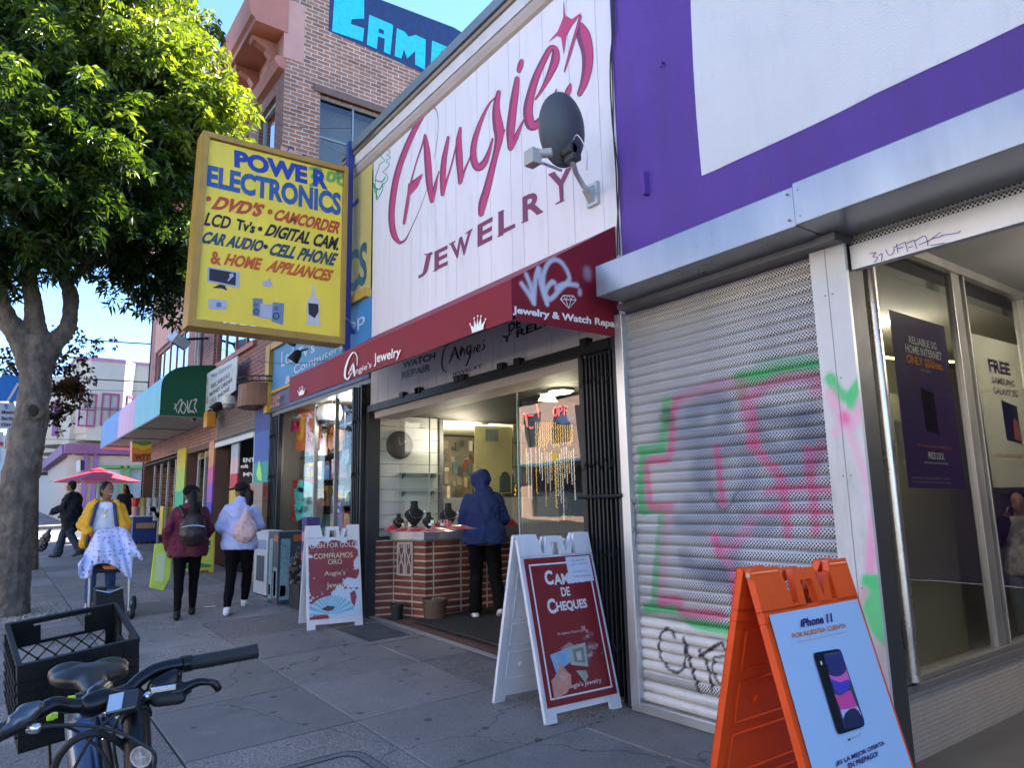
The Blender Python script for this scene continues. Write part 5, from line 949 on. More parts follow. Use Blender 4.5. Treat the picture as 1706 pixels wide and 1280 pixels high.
for k,(px,py,rx,ry,hh) in enumerate(((848,876,.12,.09,.10),(655,884,.10,.08,.07),(675,886,.14,.08,.05),(697,886,.14,.10,.06),(725,886,.16,.12,.05),(758,882,.22,.12,.06),(735,880,.1,.1,.10))):
    q=fz(px,py,1.103); o=T('red_cloth',('crumpled crimson cloth under jewels, %s in the counter window')%('dark heap right of the hooded man','first from the left','second from the left','third from the left','fourth from the left','widest one','highest heap')[k],'cloth',q,'crimson cloths in the jewelry window')
    rs=grid(0,1,0,1,16,16,lambda u,v:(q.x+(v-.5)*2*ry,q.y+(u-.5)*2*rx,1.104+hh*max(0,1-((u-.5)**2+(v-.5)**2)*4.2)*(.6+.6*abs(noise.noise(Vector((u*7+k,v*7,0))))))); rs.build('fabric',clo,o,smooth=True)
rnd=random.Random(77)
for k,(px,py,c) in enumerate(tuple((rnd.uniform(655,765),rnd.uniform(868,878),rnd.choice(((.6,.6,.58),(.5,.1,.12),(.1,.1,.12),(.6,.5,.3)))) for _ in range(16))+((700,870,(.6,.62,.62)),(708,873,(.55,.2,.2)),(728,868,(.6,.55,.5)),(735,872,(.7,.7,.68)),(743,875,(.5,.1,.1)),(766,870,(.65,.6,.5)),(685,872,(.6,.6,.62)),(670,874,(.5,.5,.55)),(755,873,(.6,.5,.4)))):
    q=fz(px,py,1.15); o=T('ring_box','tiny open ring box standing among the crimson cloths in the counter window','box',q,'ring boxes in the jewelry window'); M_=Matrix.Translation(q)@Matrix.Rotation(k,4,'Z'); m_=MB(); m_.box(-.02,.02,-.02,.02,0,.025,0,M_); m_.box(-.02,.02,.016,.02,.026,.055,0,M_); m_.build('case',flat('case_%d'%k,c,.4),o)
# clock, glass shelves, brackets
XW=-7.695
ck=T('wall_clock','round black framed clock on the white slat wall','clock',fx(665,742,XW)); c_=fx(665,742,XW); m_=MB(); m_.rings([[c_+Vector((dx,r*math.cos(t),r*math.sin(t))) for t in [i*math.pi/12 for i in range(24)]] for dx,r in ((0,.17),(.03,.17),(.03,.15),(.02,.15))]); m_.build('rim',flat('clock_black',(.015,.015,.015),.35),ck); 
MB().rings([[c_+Vector((dx,r*math.cos(t),r*math.sin(t))) for t in [i*math.pi/12 for i in range(24)]] for dx,r in ((.021,.148),(.023,.146))]).build('dial',flat('clock_dial',(.015,.015,.02),.3),ck)
m_=MB(); m_.tube([c_+Vector((.026,0,0)),c_+Vector((.026,.08,.05))],.004,4); m_.tube([c_+Vector((.026,0,0)),c_+Vector((.026,-.02,.10))],.004,4); m_.build('hands',silver,ck)
for k,py in enumerate((790,820)):
    q=fx(665,py,XW); o=T('glass_shelf',('upper','lower')[k]+' narrow glass shelf on the white slat wall','shelf',q); MB().box(XW,XW+.13,3.95,4.5,q.z,q.z+.008).build('shelf_pane',flat('shelf_glass',(.5,.6,.56),.15),o); m_=MB()
    for y in (4.02,4.4): m_.prism([(XW,y,q.z-.001),(XW+.1,y,q.z-.001),(XW,y,q.z-.06)],(0,.012,0))
    m_.build('bracket',flat('bracket_dark',(.1,.1,.1),.4),o)
q0=[fx(x,y,-7.80) for x,y in ((662,700),(704,705),(704,769),(664,771))]
# interior fittings beyond the opening
def sheetx(name,label,cat,px,X,mt,txt=()):
    return sheetobj(name,label,cat,px,lambda x,y:fx(x,y,X),mt,.006,txt)
o=T('goods_wall','dim wall of hanging packets and tools behind the jewelry counter','shelving',(-9.6,6,1.2)); m_=MB(); m_.box(-10.3,-9.9,4.8,8.6,.9,2.46); 
m_.build('backing',flat('dark_peg',(.07,.06,.05),.7,var=.3),o); m_=MB(); rnd=random.Random(31); pc=[(.12,.10,.08),(.05,.05,.055),(.2,.18,.13),(.08,.03,.025),(.04,.07,.08),(.03,.03,.03),(.28,.27,.24)]; ms=[flat('packet_%d'%i,c,.4,var=.3) for i,c in enumerate(pc)]
for j in range(7):
    for i in range(34):
        y=4.9+i*.108; z=1.05+j*.2+rnd.uniform(-.05,.05); y+=rnd.uniform(-.04,.04); w_=rnd.uniform(.018,.05); m_.box(-9.9,-9.86-rnd.random()*.04,y-w_,y+w_,z,z+rnd.uniform(.06,.2),rnd.choice([0,1,1,5,5,3,4,2,0,5,1,6]))
tag(m_.build('packets',ms,o),kind='stuff')
sheetx('tall_card','tall white card standing behind the jewelry counter glass','card',[(722,727),(737,726),(737,764),(722,764)],-8.4,flat('panel_white',(.6,.6,.56)))
sheetx('tall_card','lower white card directly under the tall white card','card',[(722,766),(737,765),(737,803),(722,803)],-8.4,flat('panel_white'))
sheetx('pale_yellow_mirror','big pale yellow lit board behind the hooded man','board',[(791,709),(853,712),(853,822),(791,822)],-8.35,mat('pale_yellow',(.85,.78,.42),.4,var=.15,vs=2))
sheetx('hanging_card','grey blue card on the pale yellow board','card',[(809,715),(830,716),(830,736),(809,735)],-8.33,flat('card_grey',(.35,.42,.42)))
sheetx('price_notice','pale green printed notice, topmost of the three right of the yellow board','notice',[(855,698),(869,697),(869,737),(855,738)],-8.2,flat('notice_green',(.42,.48,.38)),[('RING SIZING',.1,.9,.7,.78,(.05,.05,.05),.02),('REPAIRS',.1,.9,.55,.63,(.05,.05,.05),.02),('BATTERIES',.1,.9,.4,.48,(.05,.05,.05),.02)]) if False else sheetx('price_notice','pale green printed notice, topmost of the three right of the yellow board','notice',[(855,698),(869,697),(869,737),(855,738)],-8.2,flat('notice_green',(.42,.48,.38)))
sheetx('price_notice','middle pale green notice right of the yellow board','notice',[(855,739),(869,740),(869,777),(855,777)],-8.2,flat('notice_green'))
sheetx('price_notice','lowest notice, bluish, right of the yellow board','notice',[(857,779),(869,779),(869,806),(857,806)],-8.2,flat('notice_blue',(.28,.42,.46)))
am=T('arched_mirror','small arched mirror on the ledge right of the hooded man','mirror',fx(840,822,-8.0)); pts=[fx(x,y,-7.8) for x,y in ((833,821),(833,795),(837,788),(842,786),(847,789),(850,796),(851,821))]; MB().prism(pts,(-.02,0,0)).build('frame',flat('mirror_frame',(.1,.1,.08),.4),am); c_=sum(pts,Vector())/7; MB().prism([c_+(p-c_)*.86+Vector((.003,0,0)) for p in pts],(-.002,0,0)).build('mirror_plate',flat('mirror_green',(.35,.42,.36),.08,metal=.6),am)
fg_=T('gold_figurine','small golden figurine on the ledge beneath the notices','figurine',fx(860,826,-7.8)); c_=fx(860,826,-7.8); m_=MB(); m_.lathe([(.03,0),(.035,.01),(.02,.03),(.032,.06),(.025,.09),(.012,.105),(.018,.12),(.016,.135),(.004,.145)],c_,12); m_.build('figure',gold,fg_,smooth=True)
for k,(px,py) in enumerate(((717,705),(808,700))):
    c_=fx(px,py,-7.9); o=T('track_lamp',('left','right')[k]+' white track spotlight above the jewelry counter','lamp',c_); m_=MB(); m_.lathe([(.02,.16),(.035,.12),(.035,.0),(.055,-.06),(.05,-.062)],c_,14); m_.tube([c_+Vector((0,0,.15)),(c_.x,c_.y,2.5)],.01,6); m_.build('housing',flat('lamp_white',(.6,.58,.52),.4),o,smooth=True); MB().lathe([(.048,-.058),(.01,-.06)],c_,14).build('lamp_glass',flat('warm_glow',(1,.8,.5),.5,emit=6),o)
plight('jewel_light',(-7.45,4.6,2.15),2.3,(1,.88,.68)); plight('jewel_light',(-8.7,5.6,2.2),21,(1,.86,.62)); 
tl_=T('track_rail','white lamp track below the shop ceiling','lamp track',(-7.9,4,2.4)); MB().box(-7.93,-7.89,4.2,6.4,2.44,2.47).build('rail',flat('lamp_white'),tl_)
for k,(px,py) in enumerate(((745,683),(755,707))):
    c_=onp(px,py,(0,0,2.42),(0,0,1)) if False else fx(px,py,-8.6); o=T('ceiling_lamp',('brighter','fainter')[k]+' round ceiling light inside the jewelry shop','lamp',c_); MB().lathe([(.12,.03),(.12,0),(.09,-.01)],c_,16).build('lamp_rim',flat('lamp_rim'),o); MB().lathe([(.085,-.011),(.01,-.02)],c_,16).build('lamp_glass',flat('lamp_glow2',(1,.9,.6),.5,emit=5),o)
# right showcase contents
c_=fy(934,634,SY+.45); o=T('ceiling_lamp','lit yellowish round lamp above the hanging chains','lamp',(c_.x,c_.y,2.38)); lamp(o,(c_.x,c_.y,2.385),.10,7,(1,.88,.45)); plight('showcase_light',(c_.x,c_.y,2.28),5,(1,.88,.6))
YC=SY+.16; rnd=random.Random(5)
hb_=T('chain_rack','dark rack of hanging chains behind the right showcase glass','display rack',(-4.7,YC,2)); a_=fy(874,700,YC+.03); b_=fy(962,700,YC+.03); m_=MB(); m_.box(a_.x,b_.x,YC+.03,YC+.05,fy(900,742,YC).z-.02,fy(900,700,YC).z+.03); m_.box(a_.x,b_.x,YC+.03,YC+.045,fy(900,762,YC).z-.02,fy(900,752,YC).z+.02); m_.build('rack_board',flat('rack_black',(.03,.03,.035),.7),hb_)
def chain(px,y0,y1,mt,lab,pend=None,r=.005,y=None):
    p=fy(px,y0,YC); q=fy(px+ (y1-y0)*.02,y1,YC); o=T('hanging_chain',lab,'chain',p,'chains hanging in the right showcase'); m_=MB(); n=max(4,int((p.z-q.z)/.018))
    for i in range(n):
        t=i/n; c_=Vector((p.x,YC,p.z+(q.z-p.z)*t)); 
        m_.box(c_.x-r,c_.x+r,YC-r*(1 if i%2 else .4),YC+r*(1 if i%2 else .4),c_.z-.015,c_.z)
    m_.build('links',mt,o)
    if pend: m_=MB(); m_.box(p.x-.006,p.x+.006,YC-.006,YC,q.z-.06,q.z); m_.box(p.x-.02,p.x+.02,YC-.006,YC,q.z-.035,q.z-.02); m_.build('cross_pendant',silver,o)
for i,px in enumerate([893,896.5,900,904,907,910.5,914,918,922,926,930,934,938,942,946,950,953]): chain(px,703+(i>9)*5,742+rnd.uniform(-4,6),gold,'gold chain hanging in the upper row behind the OPEN sign',r=.007)
for i,px in enumerate([877,880,885,893,899,903,908,912,916,919,929,933,936,940,944,948,952,956]): chain(px,750+rnd.uniform(-6,6),rnd.uniform(790,845),silver if i%3 else gold,'silver or gold chain hanging in the lower row of the right showcase',r=.006)
chain(926,766,848,gold,'long thick gold chain hanging below the yellow disc',r=.012); chain(938,790,855,silver,'longest silver chain ending in a small cross',True,.006)
o,_,_=sheetobj('yellow_disc','yellow round sticker on the right showcase glass','sticker',[(918,753.5),(931,753.5),(931,768),(918,768)],lambda x,y:fy(x,y,SY+.004),flat('disc_yellow',(.75,.5,.02),.5)) if False else (T('yellow_disc','yellow round sticker on the right showcase glass','sticker',fy(924.5,760.5,SY)),0,0)
c_=fy(924.5,760.5,SY+.002); r=.037; MB().prism([c_+Vector((r*math.cos(t),0,r*1.05*math.sin(t))) for t in [i*math.pi/12 for i in range(24)]],(0,-.002,0)).build('disc',flat('disc_yellow',(.75,.5,.02),.5),o)
# OPEN sign
YO=SY+.07; o=T('open_sign','dark OPEN sign with red tube letters in the right showcase','sign',fy(915,680,YO)); q=[fy(x,y,YO) for x,y in ((870,668),(958,672),(959,700),(938,708),(925,703),(893,701),(871,700))]
MB().prism(q,(0,.03,0)).build('panel',flat('sign_navy',(.015,.02,.05),.3),o); m_=MB(); q=[fy(x,y,YO-.004) for x,y in ((921,700),(940,694),(957,693),(957,700),(940,707))]; m_.poly(q); m_.build('blue_wave',flat('neon_blue',(.04,.12,.45),.4),o)
m_=MB(); rd=flat('neon_red',(.75,.08,.08),.4,emit=.5); pO=lambda x,y:fy(850+x/7.755,600+y/7.755,YO-.006)
for l in ([(575,610,14),(555,650,14),(560,700,14),(585,720,14),(605,690,14),(605,630,14),(580,605,14)],[(630,600,14),(628,720,14)],[(630,600,14),(665,615,14),(665,650,14),(632,665,14)],[(700,600,14),(698,715,14)],[(700,600,14),(745,598,12)],[(700,655,12),(735,652,12)],[(340,570,16),(355,640,20),(370,740,16)],[(235,722,14),(300,715,14)],[(165,700,22),(200,720,30),(220,860,18)],[(245,860,12),(270,885,14),(300,865,12)]): ribbon(m_,[(a,b_,w_) for a,b_,w_ in l],pO,n=3)
m_.build('letters',rd,o)
sheetobj('speaker_box','small black box hanging at the right of the chains','box',[(974,757),(982,756),(982,771),(974,771)],lambda x,y:fy(x,y,SY+.1),velvet,.05)
# pots, mat, hatch, litter
def gp_(px,py): p=fg(px,py); return p
o=T('plant_pot','small empty black plastic pot by the brick counter','pot',(-7.33,3.78,.12)); MB().lathe([(.06,0),(.075,.14),(.082,.142),(.082,.16),(.07,.16),(.06,.12),(.01,.11)],(-7.33,3.78,.125),18).build('pot_shell',flat('pot_black',(.015,.015,.017),.5),o,smooth=True)
o=T('plant_pot','brown round pot with dead stems at the counter corner','pot',(-6.97,4.05,.115)); MB().lathe([(.16,0),(.165,.012),(.14,.014),(.115,.016),(.13,.20),(.145,.205),(.145,.235),(.13,.235),(.12,.19),(.01,.18)],(-6.97,4.05,.115),22).build('pot_shell',mat('pot_brown',(.10,.06,.04),.5,var=.15,dirt=.3),o,smooth=True)
m_=MB(); rnd=random.Random(3)
for i in range(40): a=rnd.uniform(0,6.3); r=rnd.uniform(0,.1); p=Vector((-6.97+r*math.cos(a),4.05+r*math.sin(a),.30)); m_.tube([p,p+Vector((rnd.uniform(-.06,.06),rnd.uniform(-.04,.10),rnd.uniform(.0,.06)))],.004,4)
m_.build('dead_stems',flat('straw',(.35,.27,.18),.9),o)
def gsheet(name,label,cat,pts,mt,dz=.006,kind=None,th=0):
    vs=[(x,y,gz(x,y)+dz) for x,y in pts]; m_=MB(); m_.prism([Vector(v) for v in vs],(0,0,-.004)); o=m_.build(name,mt); 
    if kind: o['kind']=kind
    else: tag(o,label,cat)
    return o
grt=mat('hatch_plate',(.105,.11,.125),.5,.4,var=.2,vs=6,bump=.6,bs=160)
gsheet('hatch_frame','',None,[(-7.42,2.98),(-6.40,2.98),(-6.38,3.58),(-7.40,3.58)],mat('hatch_concrete',(.20,.195,.19),.8,var=.15),.005,'structure')
gsheet('cellar_hatch','dark ribbed metal cellar hatch in the pavement before the jewelry shop','hatch',[(-7.28,3.05),(-6.52,3.06),(-6.50,3.50),(-7.26,3.50)],grt,.010)
ml=MB(); 
for i in range(38): x=-7.25+i*.0195; ml.add([(x+a,y,gz(x+a,y)+z) for a,y,z in ((0,3.07,.011),(.008,3.07,.011),(.008,3.48,.011),(0,3.48,.011),(.004,3.07,.015),(.004,3.48,.015))],[(0,4,5,3),(4,1,2,5)])
ml.build('hatch_rib',grt,bpy.data.objects['cellar_hatch'])
dm=MB(); dm.prism([Vector((x,y,z)) for x,y,z in ((-7.0,3.80,.135),(-4.2,3.80,.075),(-4.2,6.5,.16),(-7.05,6.5,.22))],(0,0,.012)); tag(dm.build('door_mat',mat('rubber_mat',(.028,.028,.030),.8,var=.15,bump=.5,bs=150)),'large black rubber mat on the floor of the jewelry shop entrance','mat')
MB().prism([Vector((x,y,z)) for x,y,z in ((-7.62,D-.0,.115),(-3.6,D-.0,.0),(-3.6,6.5,.14),(-7.62,6.5,.21))],(0,0,.004)).build('entrance_floor',mat('brick_red_floor',(.13,.07,.055),.75,var=.25,vs=4),ang)
gsheet('step_strip','',None,[(-7.7,3.585),(-3.6,3.585),(-3.6,3.66),(-7.7,3.66)],mat('pale_step',(.33,.33,.32),.8,var=.2),.012,'structure')
# utility cover with rounded border near camera
def roundrect(x0,x1,y0,y1,r,n=6): return [(cx+r*math.cos(a),cy+r*math.sin(a)) for cx,cy,s in ((x1-r,y1-r,0),(x0+r,y1-r,1),(x0+r,y0+r,2),(x1-r,y0+r,3)) for a in [s*math.pi/2+k*math.pi/2/n for k in range(n+1)]]
a_=fg(625,1240); X1,Y1=-3.95,1.86
X1=a_.x; Y1=1.86; ro=roundrect(X1,X1+1.6,.4,Y1,.14); ri=roundrect(X1+.06,X1+1.54,.46,Y1-.06,.09); m_=MB(); n=len(ro); m_.add([(x,y,gz(x,y)+.0045) for x,y in ro+ri],[(i,(i+1)%n,(i+1)%n+n,i+n) for i in range(n)]); cu=T('utility_cover','rounded rectangular utility cover border set in the pavement','utility cover',(X1-1,1.3,-.04)); m_.build('border',mat('cover_border',(.14,.14,.14),.85,var=.4,vs=40),cu)
m_=MB(); 
for rr_,k in ((ro,1.0),(ri,1.0)): 
    pts=[Vector((x,y,gz(x,y)+.004)) for x,y in rr_]; m_.tube(pts+[pts[0]],.0028,5)
m_.build('groove',flat('joint_dirt'),cu)
for k,(px,py,w_,l_) in enumerate(((340,1013,.12,.03),(1125,1085,.02,.01))):
    p=fg(px,py); gsheet('paper_scrap',('white paper scrap on the pavement between the two women','tiny pale scrap beside the steel shutter')[k],'litter',[(p.x,p.y),(p.x+.04,p.y+w_),(p.x+.10,p.y+w_),(p.x+.05,p.y-.01)],flat('scrap_white',(.6,.6,.62),.6),.012)
# ================= BOXES BY THE ELECTRONICS WINDOW =================
def carton(label,px0,px1,top,bot,Y,dep,c1,rows=(),nm='boxed_vacuum',cat='box',h=None):
    a_=fy(px0,bot,Y); b_=fy(px1,bot,Y); x0,x1=a_.x,b_.x; zb=gz(x0,Y)+.004; tz=fy((px0+px1)/2,top,Y).z; o=T(nm,label,cat,((x0+x1)/2,Y,zb)); MB().box(x0,x1,Y,Y+dep,zb,tz).build('carton',flat('ctn_%g_%g'%(c1[0],c1[2]),c1,.45,var=.12),o,bevel=.004)
    for i,(u0,u1,v0,v1,c) in enumerate(rows):
        side=[Vector((x1+.002,Y+dep*u0,zb+(tz-zb)*v0)),Vector((x1+.002,Y+dep*u1,zb+(tz-zb)*v0)),Vector((x1+.002,Y+dep*u1,zb+(tz-zb)*v1)),Vector((x1+.002,Y+dep*u0,zb+(tz-zb)*v1))]; fr2=[Vector((x0+(x1-x0)*u0,Y-.002,zb+(tz-zb)*v0)),Vector((x0+(x1-x0)*u1,Y-.002,zb+(tz-zb)*v0)),Vector((x0+(x1-x0)*u1,Y-.002,zb+(tz-zb)*v1)),Vector((x0+(x1-x0)*u0,Y-.002,zb+(tz-zb)*v1))]
        m_=MB(); m_.poly(side); m_.poly(fr2); m_.build('print',flat('prn_%g_%g_%g'%c,c,.45,var=.3,vs=25),o)
    return o,x0,x1,Y,zb,tz
carton('tall brown cardboard carton standing behind the woman in the cap',404,432,806,955,3.42,.12,(.26,.16,.09),((.1,.5,.86,.96,(.4,.05,.03)),(.05,.95,.80,.815,(.2,.12,.07))),'cardboard_carton')
carton('white and blue vacuum cleaner box at the left of the printed boxes',422,444,884,968,3.16,.20,(.48,.55,.62),((.2,.8,.2,.6,(.03,.04,.08)),(.1,.9,.7,.85,(.2,.3,.5))))
o,x0,x1,Y,zb,tz=carton('dark printed vacuum cleaner box between white box and black bags',446,462,886,970,3.06,.36,(.05,.07,.09),((.08,.42,.05,.9,(.25,.4,.42)),(.52,.95,.08,.5,(.30,.36,.40)),(.52,.95,.86,.95,(.6,.15,.02)),(.6,.85,.1,.45,(.03,.03,.05)),(.1,.3,.1,.25,(.5,.2,.15))))
t_=MB(); text(t_,'CLEAN',quadmap((x1+.004,Y+.16,zb+.50),(x1+.004,Y+.34,zb+.50),(x1+.004,Y+.16,zb+.57),(x1+.004,Y+.34,zb+.57)),.02); t_.build('lettering',flat('print_teal',(.3,.5,.55)),o)
m_=MB(); rnd=random.Random(6); bp0=fy(492,935,3.2); m_.ell((bp0.x,3.30,gz(bp0.x,3.3)+.33),(.20,.17,.33)); m_.ell((bp0.x+.1,3.25,gz(bp0.x,3.3)+.55),(.12,.1,.2)); bg_=remesh(m_,.02,2,.05,8); tag(bg_.build('black_sack',mat('black_plastic',(.012,.012,.014),.32,var=.1,bump=.5,bs=25),smooth=True),'black plastic sack of tangled things beside the printed boxes','sack')
m_=MB(); m_.cbox((bp0.x+.12,3.3,gz(bp0.x,3.3)+.14),(.34,.3,.28)); tag(m_.build('black_crate',flat('crate_black_cloth',(.02,.02,.022),.7)),'low black box under the tangled sack by the electronics window','box')
carton('narrow purple and blue printed carton just behind the weathered sandwich board',500,508,862,980,3.05,.16,(.05,.04,.16),((.1,.9,.75,.85,(.55,.2,.35)),(.1,.9,.55,.65,(.5,.15,.3)),(.1,.9,.2,.5,(.1,.12,.4))),'printed_carton')
# ================= SANDWICH BOARDS =================
def aframe(name,label,c,yaw,frame_mt,w=.62,h=1.13,spread=.31,grp=None):
    """yaw: direction the front faces"""
    o=T(name,label,'sandwich board',(c[0],c[1],c[2])); n_=Vector((math.cos(yaw),math.sin(yaw),0)); s_=Vector((-n_.y,n_.x,0)); Z=Vector((0,0,1)); C_=Vector(c)
    def P(u,v,k,side=1):  # u 0..1 left->right seen from the front, v height 0..1, k out of board
        foot=n_*spread*side; top=n_*.03*side; b=C_+foot+(top-foot)*v+Z*(h*v); nn=(n_*side*h+Z*(spread-.03)).normalized(); return b+s_*((u-.5)*w)+nn*k
    for side,nm in ((1,'front_panel'),(-1,'rear_panel')):
        m_=MB()
        def slab(pts,k0=-.028,k1=0): 
            a=[P(u,v,k1,side) for u,v in pts]; b=[P(u,v,k0,side) for u,v in pts]; n=len(a); m_.add(a+b,[list(range(n)),[i+n for i in range(n)][::-1]]+[[i,(i+1)%n,(i+1)%n+n,i+n] for i in range(n)])
        slab([(0,0),(.13,0),(.13,.045),(.87,.045),(.87,0),(1,0),(1,.10),(0,.10)]); slab([(0,.10),(.055,.10),(.055,.84),(0,.84)]); slab([(.945,.10),(1,.10),(1,.84),(.945,.84)]); slab([(.055,.10),(.945,.10),(.945,.84),(.055,.84)],-.020,-.006)
        slab([(0,.84),(1,.84),(1,.875),(0,.875)]); slab([(0,.875),(.30,.875),(.27,.96),(.25,1.0),(.0,1.0)]); slab([(.78,.875),(1,.875),(1,1.0),(.80,1.0),(.78,.97)]); slab([(.36,.875),(.42,.875),(.43,.955),(.56,.955),(.57,.875),(.63,.875),(.60,.985),(.39,.985)]); slab([(.30,.875),(.36,.875),(.36,.885),(.30,.885)]) ; slab([(.63,.875),(.70,.875),(.74,.96),(.72,.97),(.67,.93)])
        if side==-1:
            for v0,v1 in ((.14,.30),(.34,.47),(.51,.64),(.68,.80)):
                for a_,b_ in (((.12,v0),(.88,v0)),((.88,v0),(.88,v1)),((.88,v1),(.12,v1)),((.12,v1),(.12,v0))): m_.tube([P(*a_,-.022,side),P(*b_,-.022,side)],.006,5)
            for u in (.3,.7): 
                for v in (.22,.57): m_.lathe([(.02,0)],(0,0,0)) if False else m_.tube([P(u,v,-.02,side),P(u,v,-.034,side)],.018,8)
        m_.build(nm,frame_mt,o,bevel=.004)
    m_=MB(); [m_.tube([P(u0,.985,-.015),P(u1,.985,-.015)],.017,10) for u0,u1 in ((-.005,.24),(.80,1.005))]; m_.build('hinge',frame_mt,o,smooth=True)
    m_=MB(); [m_.tube([P(u,.985,-.015),P(u+.012,.985,-.015)],.009,8) for u in (-.014,1.002)]; m_.build('hinge_pin',flat('zinc_pin',(.4,.38,.33),.4,metal=.8),o)
    return o,P
pw_=mat('white_poly',(.66,.68,.72),.45,var=.05,vs=3,dirt=.28,bump=.08,bs=40)
def bsheet(o,P,mt,v0=.075,v1=.865,u0=.03,u1=.97,k=.006,nx=1,ny=1):
    m_=grid(u0,u1,v0,v1,nx,ny,lambda u,v:P(u,v,k)); so_=m_.build('poster_sheet',mt,o); qm=lambda u,v,d=.002:P(u0+(u1-u0)*u,v0+(v1-v0)*v,k+d); return so_,qm
def tx(o,qm,rows):
    for s,a,b_,c_,d_,col,bd in rows:
        m_=MB(); text(m_,s,quadmap(qm(a,c_),qm(b_,c_),qm(a,d_),qm(b_,d_)),bd); m_.build('lettering',flat('ink_%g%g%g'%col,col,.5),o)
# maroon check-cashing board
o,P=aframe('sandwich_board','white sandwich board with maroon CHEQUES poster and a paper note, nearest the steel shutter',(-3.93,3.22,gz(-3.93,3.22)-.0),R(-2),pw_)
so_,qm=bsheet(o,P,mat('maroon_poster',(.20,.012,.018),.4,var=.06,vs=1.5,dirt=.05))
m_=MB()
for a,b_,c_,d_ in ((.055,.075,.05,.955),(.925,.945,.05,.955),(.055,.945,.045,.057),(.055,.945,.945,.957)): m_.poly([qm(a,c_),qm(b_,c_),qm(b_,d_),qm(a,d_)])
m_.build('white_border',flat('ink_white',(.72,.72,.74),.5),o)
tx(o,qm,[('C',.25,.37,.80,.905,(.7,.68,.70),.04),('AMBIO',.375,.86,.795,.875,(.7,.68,.70),.04),('DE',.45,.58,.71,.775,(.7,.68,.70),.03),('C',.22,.34,.60,.705,(.7,.68,.70),.04),('HEQUES',.345,.80,.60,.678,(.7,.68,.70),.04),('Se Aplican Restricciones',.30,.74,.445,.468,(.6,.5,.5),0),("Angie's Jewelry",.30,.80,.085,.125,(.7,.65,.65),.01)])
m_=MB(); m_.prism([qm(.60,.80,.004),qm(.97,.80,.004),qm(.97,.99,.004),qm(.60,.99,.004)],(.001,0,0)); m_.build('taped_note',flat('note_paper',(.58,.64,.78),.6),o)
tx(o,lambda u,v,d=.007:qm(u,v,d),[('No cash for',.68,.88,.955,.97,(.1,.1,.15),0),('your credit card',.66,.92,.925,.94,(.1,.1,.15),0),('y Telefonos',.68,.88,.87,.885,(.1,.1,.15),0),('Tarjetas de prepago',.66,.94,.835,.85,(.1,.1,.15),0)])
def blob(o,qm,pts,col,nm,d=.004,name='picture'): m_=MB(); m_.poly([qm(u,v,d) for u,v in pts]); m_.build(name,flat(nm,col,.5,var=.15,vs=20),o)
blob(o,qm,[(.30,.36),(.44,.395),(.50,.37),(.36,.33)],(.35,.2,.2),'pic_pink',.003); rnd=random.Random(9)
m_=MB(); m2=MB()
for i in range(60):
    u=rnd.gauss(.70,.07); v=rnd.gauss(.33,.045); r=rnd.uniform(.015,.04); a=rnd.uniform(0,6.3); (m_ if i%2 else m2).poly([qm(u+r*math.cos(a+k*1.6),v+r*.5*math.sin(a+k*1.6),.004+i*.00003) for k in range(4)])
m_.build('picture',flat('scrap_pink',(.38,.22,.24),.5,var=.4,vs=40),o); m2.build('picture',flat('scrap_dark',(.16,.09,.11),.5,var=.4,vs=40),o)
blob(o,qm,[(.14,.33),(.42,.36),(.44,.27),(.18,.21)],(.22,.42,.60),'pic_check',.007); blob(o,qm,[(.42,.362),(.66,.375),(.64,.21),(.40,.245)],(.38,.42,.38),'pic_bill',.0075); blob(o,qm,[(.46,.34),(.62,.35),(.61,.24),(.46,.26)],(.18,.22,.19),'pic_bill2',.0085); blob(o,qm,[(.50,.32),(.57,.325),(.57,.26),(.50,.265)],(.45,.48,.44),'pic_bill3',.0095)
blob(o,qm,[(.46,.20),(.60,.19),(.62,.15),(.56,.11)],(.35,.36,.32),'pic_bill4',.006)
blob(o,qm,[(.10,.05),(.28,.07),(.36,.12),(.38,.18),(.34,.20),(.30,.235),(.26,.27),(.23,.275),(.24,.24),(.18,.205),(.14,.18),(.10,.17)],(.55,.28,.22),'pic_skin',.0085); blob(o,qm,[(.24,.15),(.33,.17),(.34,.19),(.27,.215),(.22,.19)],(.62,.36,.30),'pic_skin2',.0095)
# weathered board
o,P=aframe('sandwich_board','white sandwich board with a peeling maroon CASH FOR GOLD poster',(-7.60,3.12,gz(-7.60,3.12)),math.atan2(-.17,.985),pw_,.57,1.045,.26)
so_,qm=bsheet(o,P,mat('weathered_poster',(.23,.035,.045),.55,var=.08,attr=True),.09,.85,.03,.97,.006,90,150)
me=so_.data; nv=len(me.vertices); cc_=np.zeros((nv,4)); k=0
for j in range(151):
    for i in range(91):
        u,v=i/90,j/150; n1=noise.fractal(Vector((u*5,v*8,3)),.9,2.1,5); n2=noise.noise(Vector((u*26,v*34,1))); e=0
        e=max(e,1.5*(1.05-((u-.72)/.42)**2-((v-.14)/.30)**2)+.9*n1); e=max(e,.9*(1-abs((1-v)/.05))+n1+.3*n2); e=max(e,.9*(1-(1-u)/.08)+n1); e=max(e,1.1*(.9-((u-.85)/.22)**2-((v-.42)/.10)**2)+.8*n1)
        e=max(e,-.62+1.4*n2+.5*n1); 
        if u<.12: e=max(e,.25-abs(u)*6+n1*.9)
        a=max(0,min(1,(e-.25)*6)); c_=(.50,.62,.78) if v<.5 else (.58,.56,.66)
        if math.hypot((u-.42)/1.1,(v-.05)/.55)<.42 and v<.32 and v>.05: 
            rr_=int(math.degrees(math.atan2(v-.04,u-.42)*1.0)/6); c_=(.18,.45,.62) if rr_%2 else (.40,.62,.75); a=max(a,.9 if u<.75 else a)
        cc_[k]=(*c_,a); k+=1
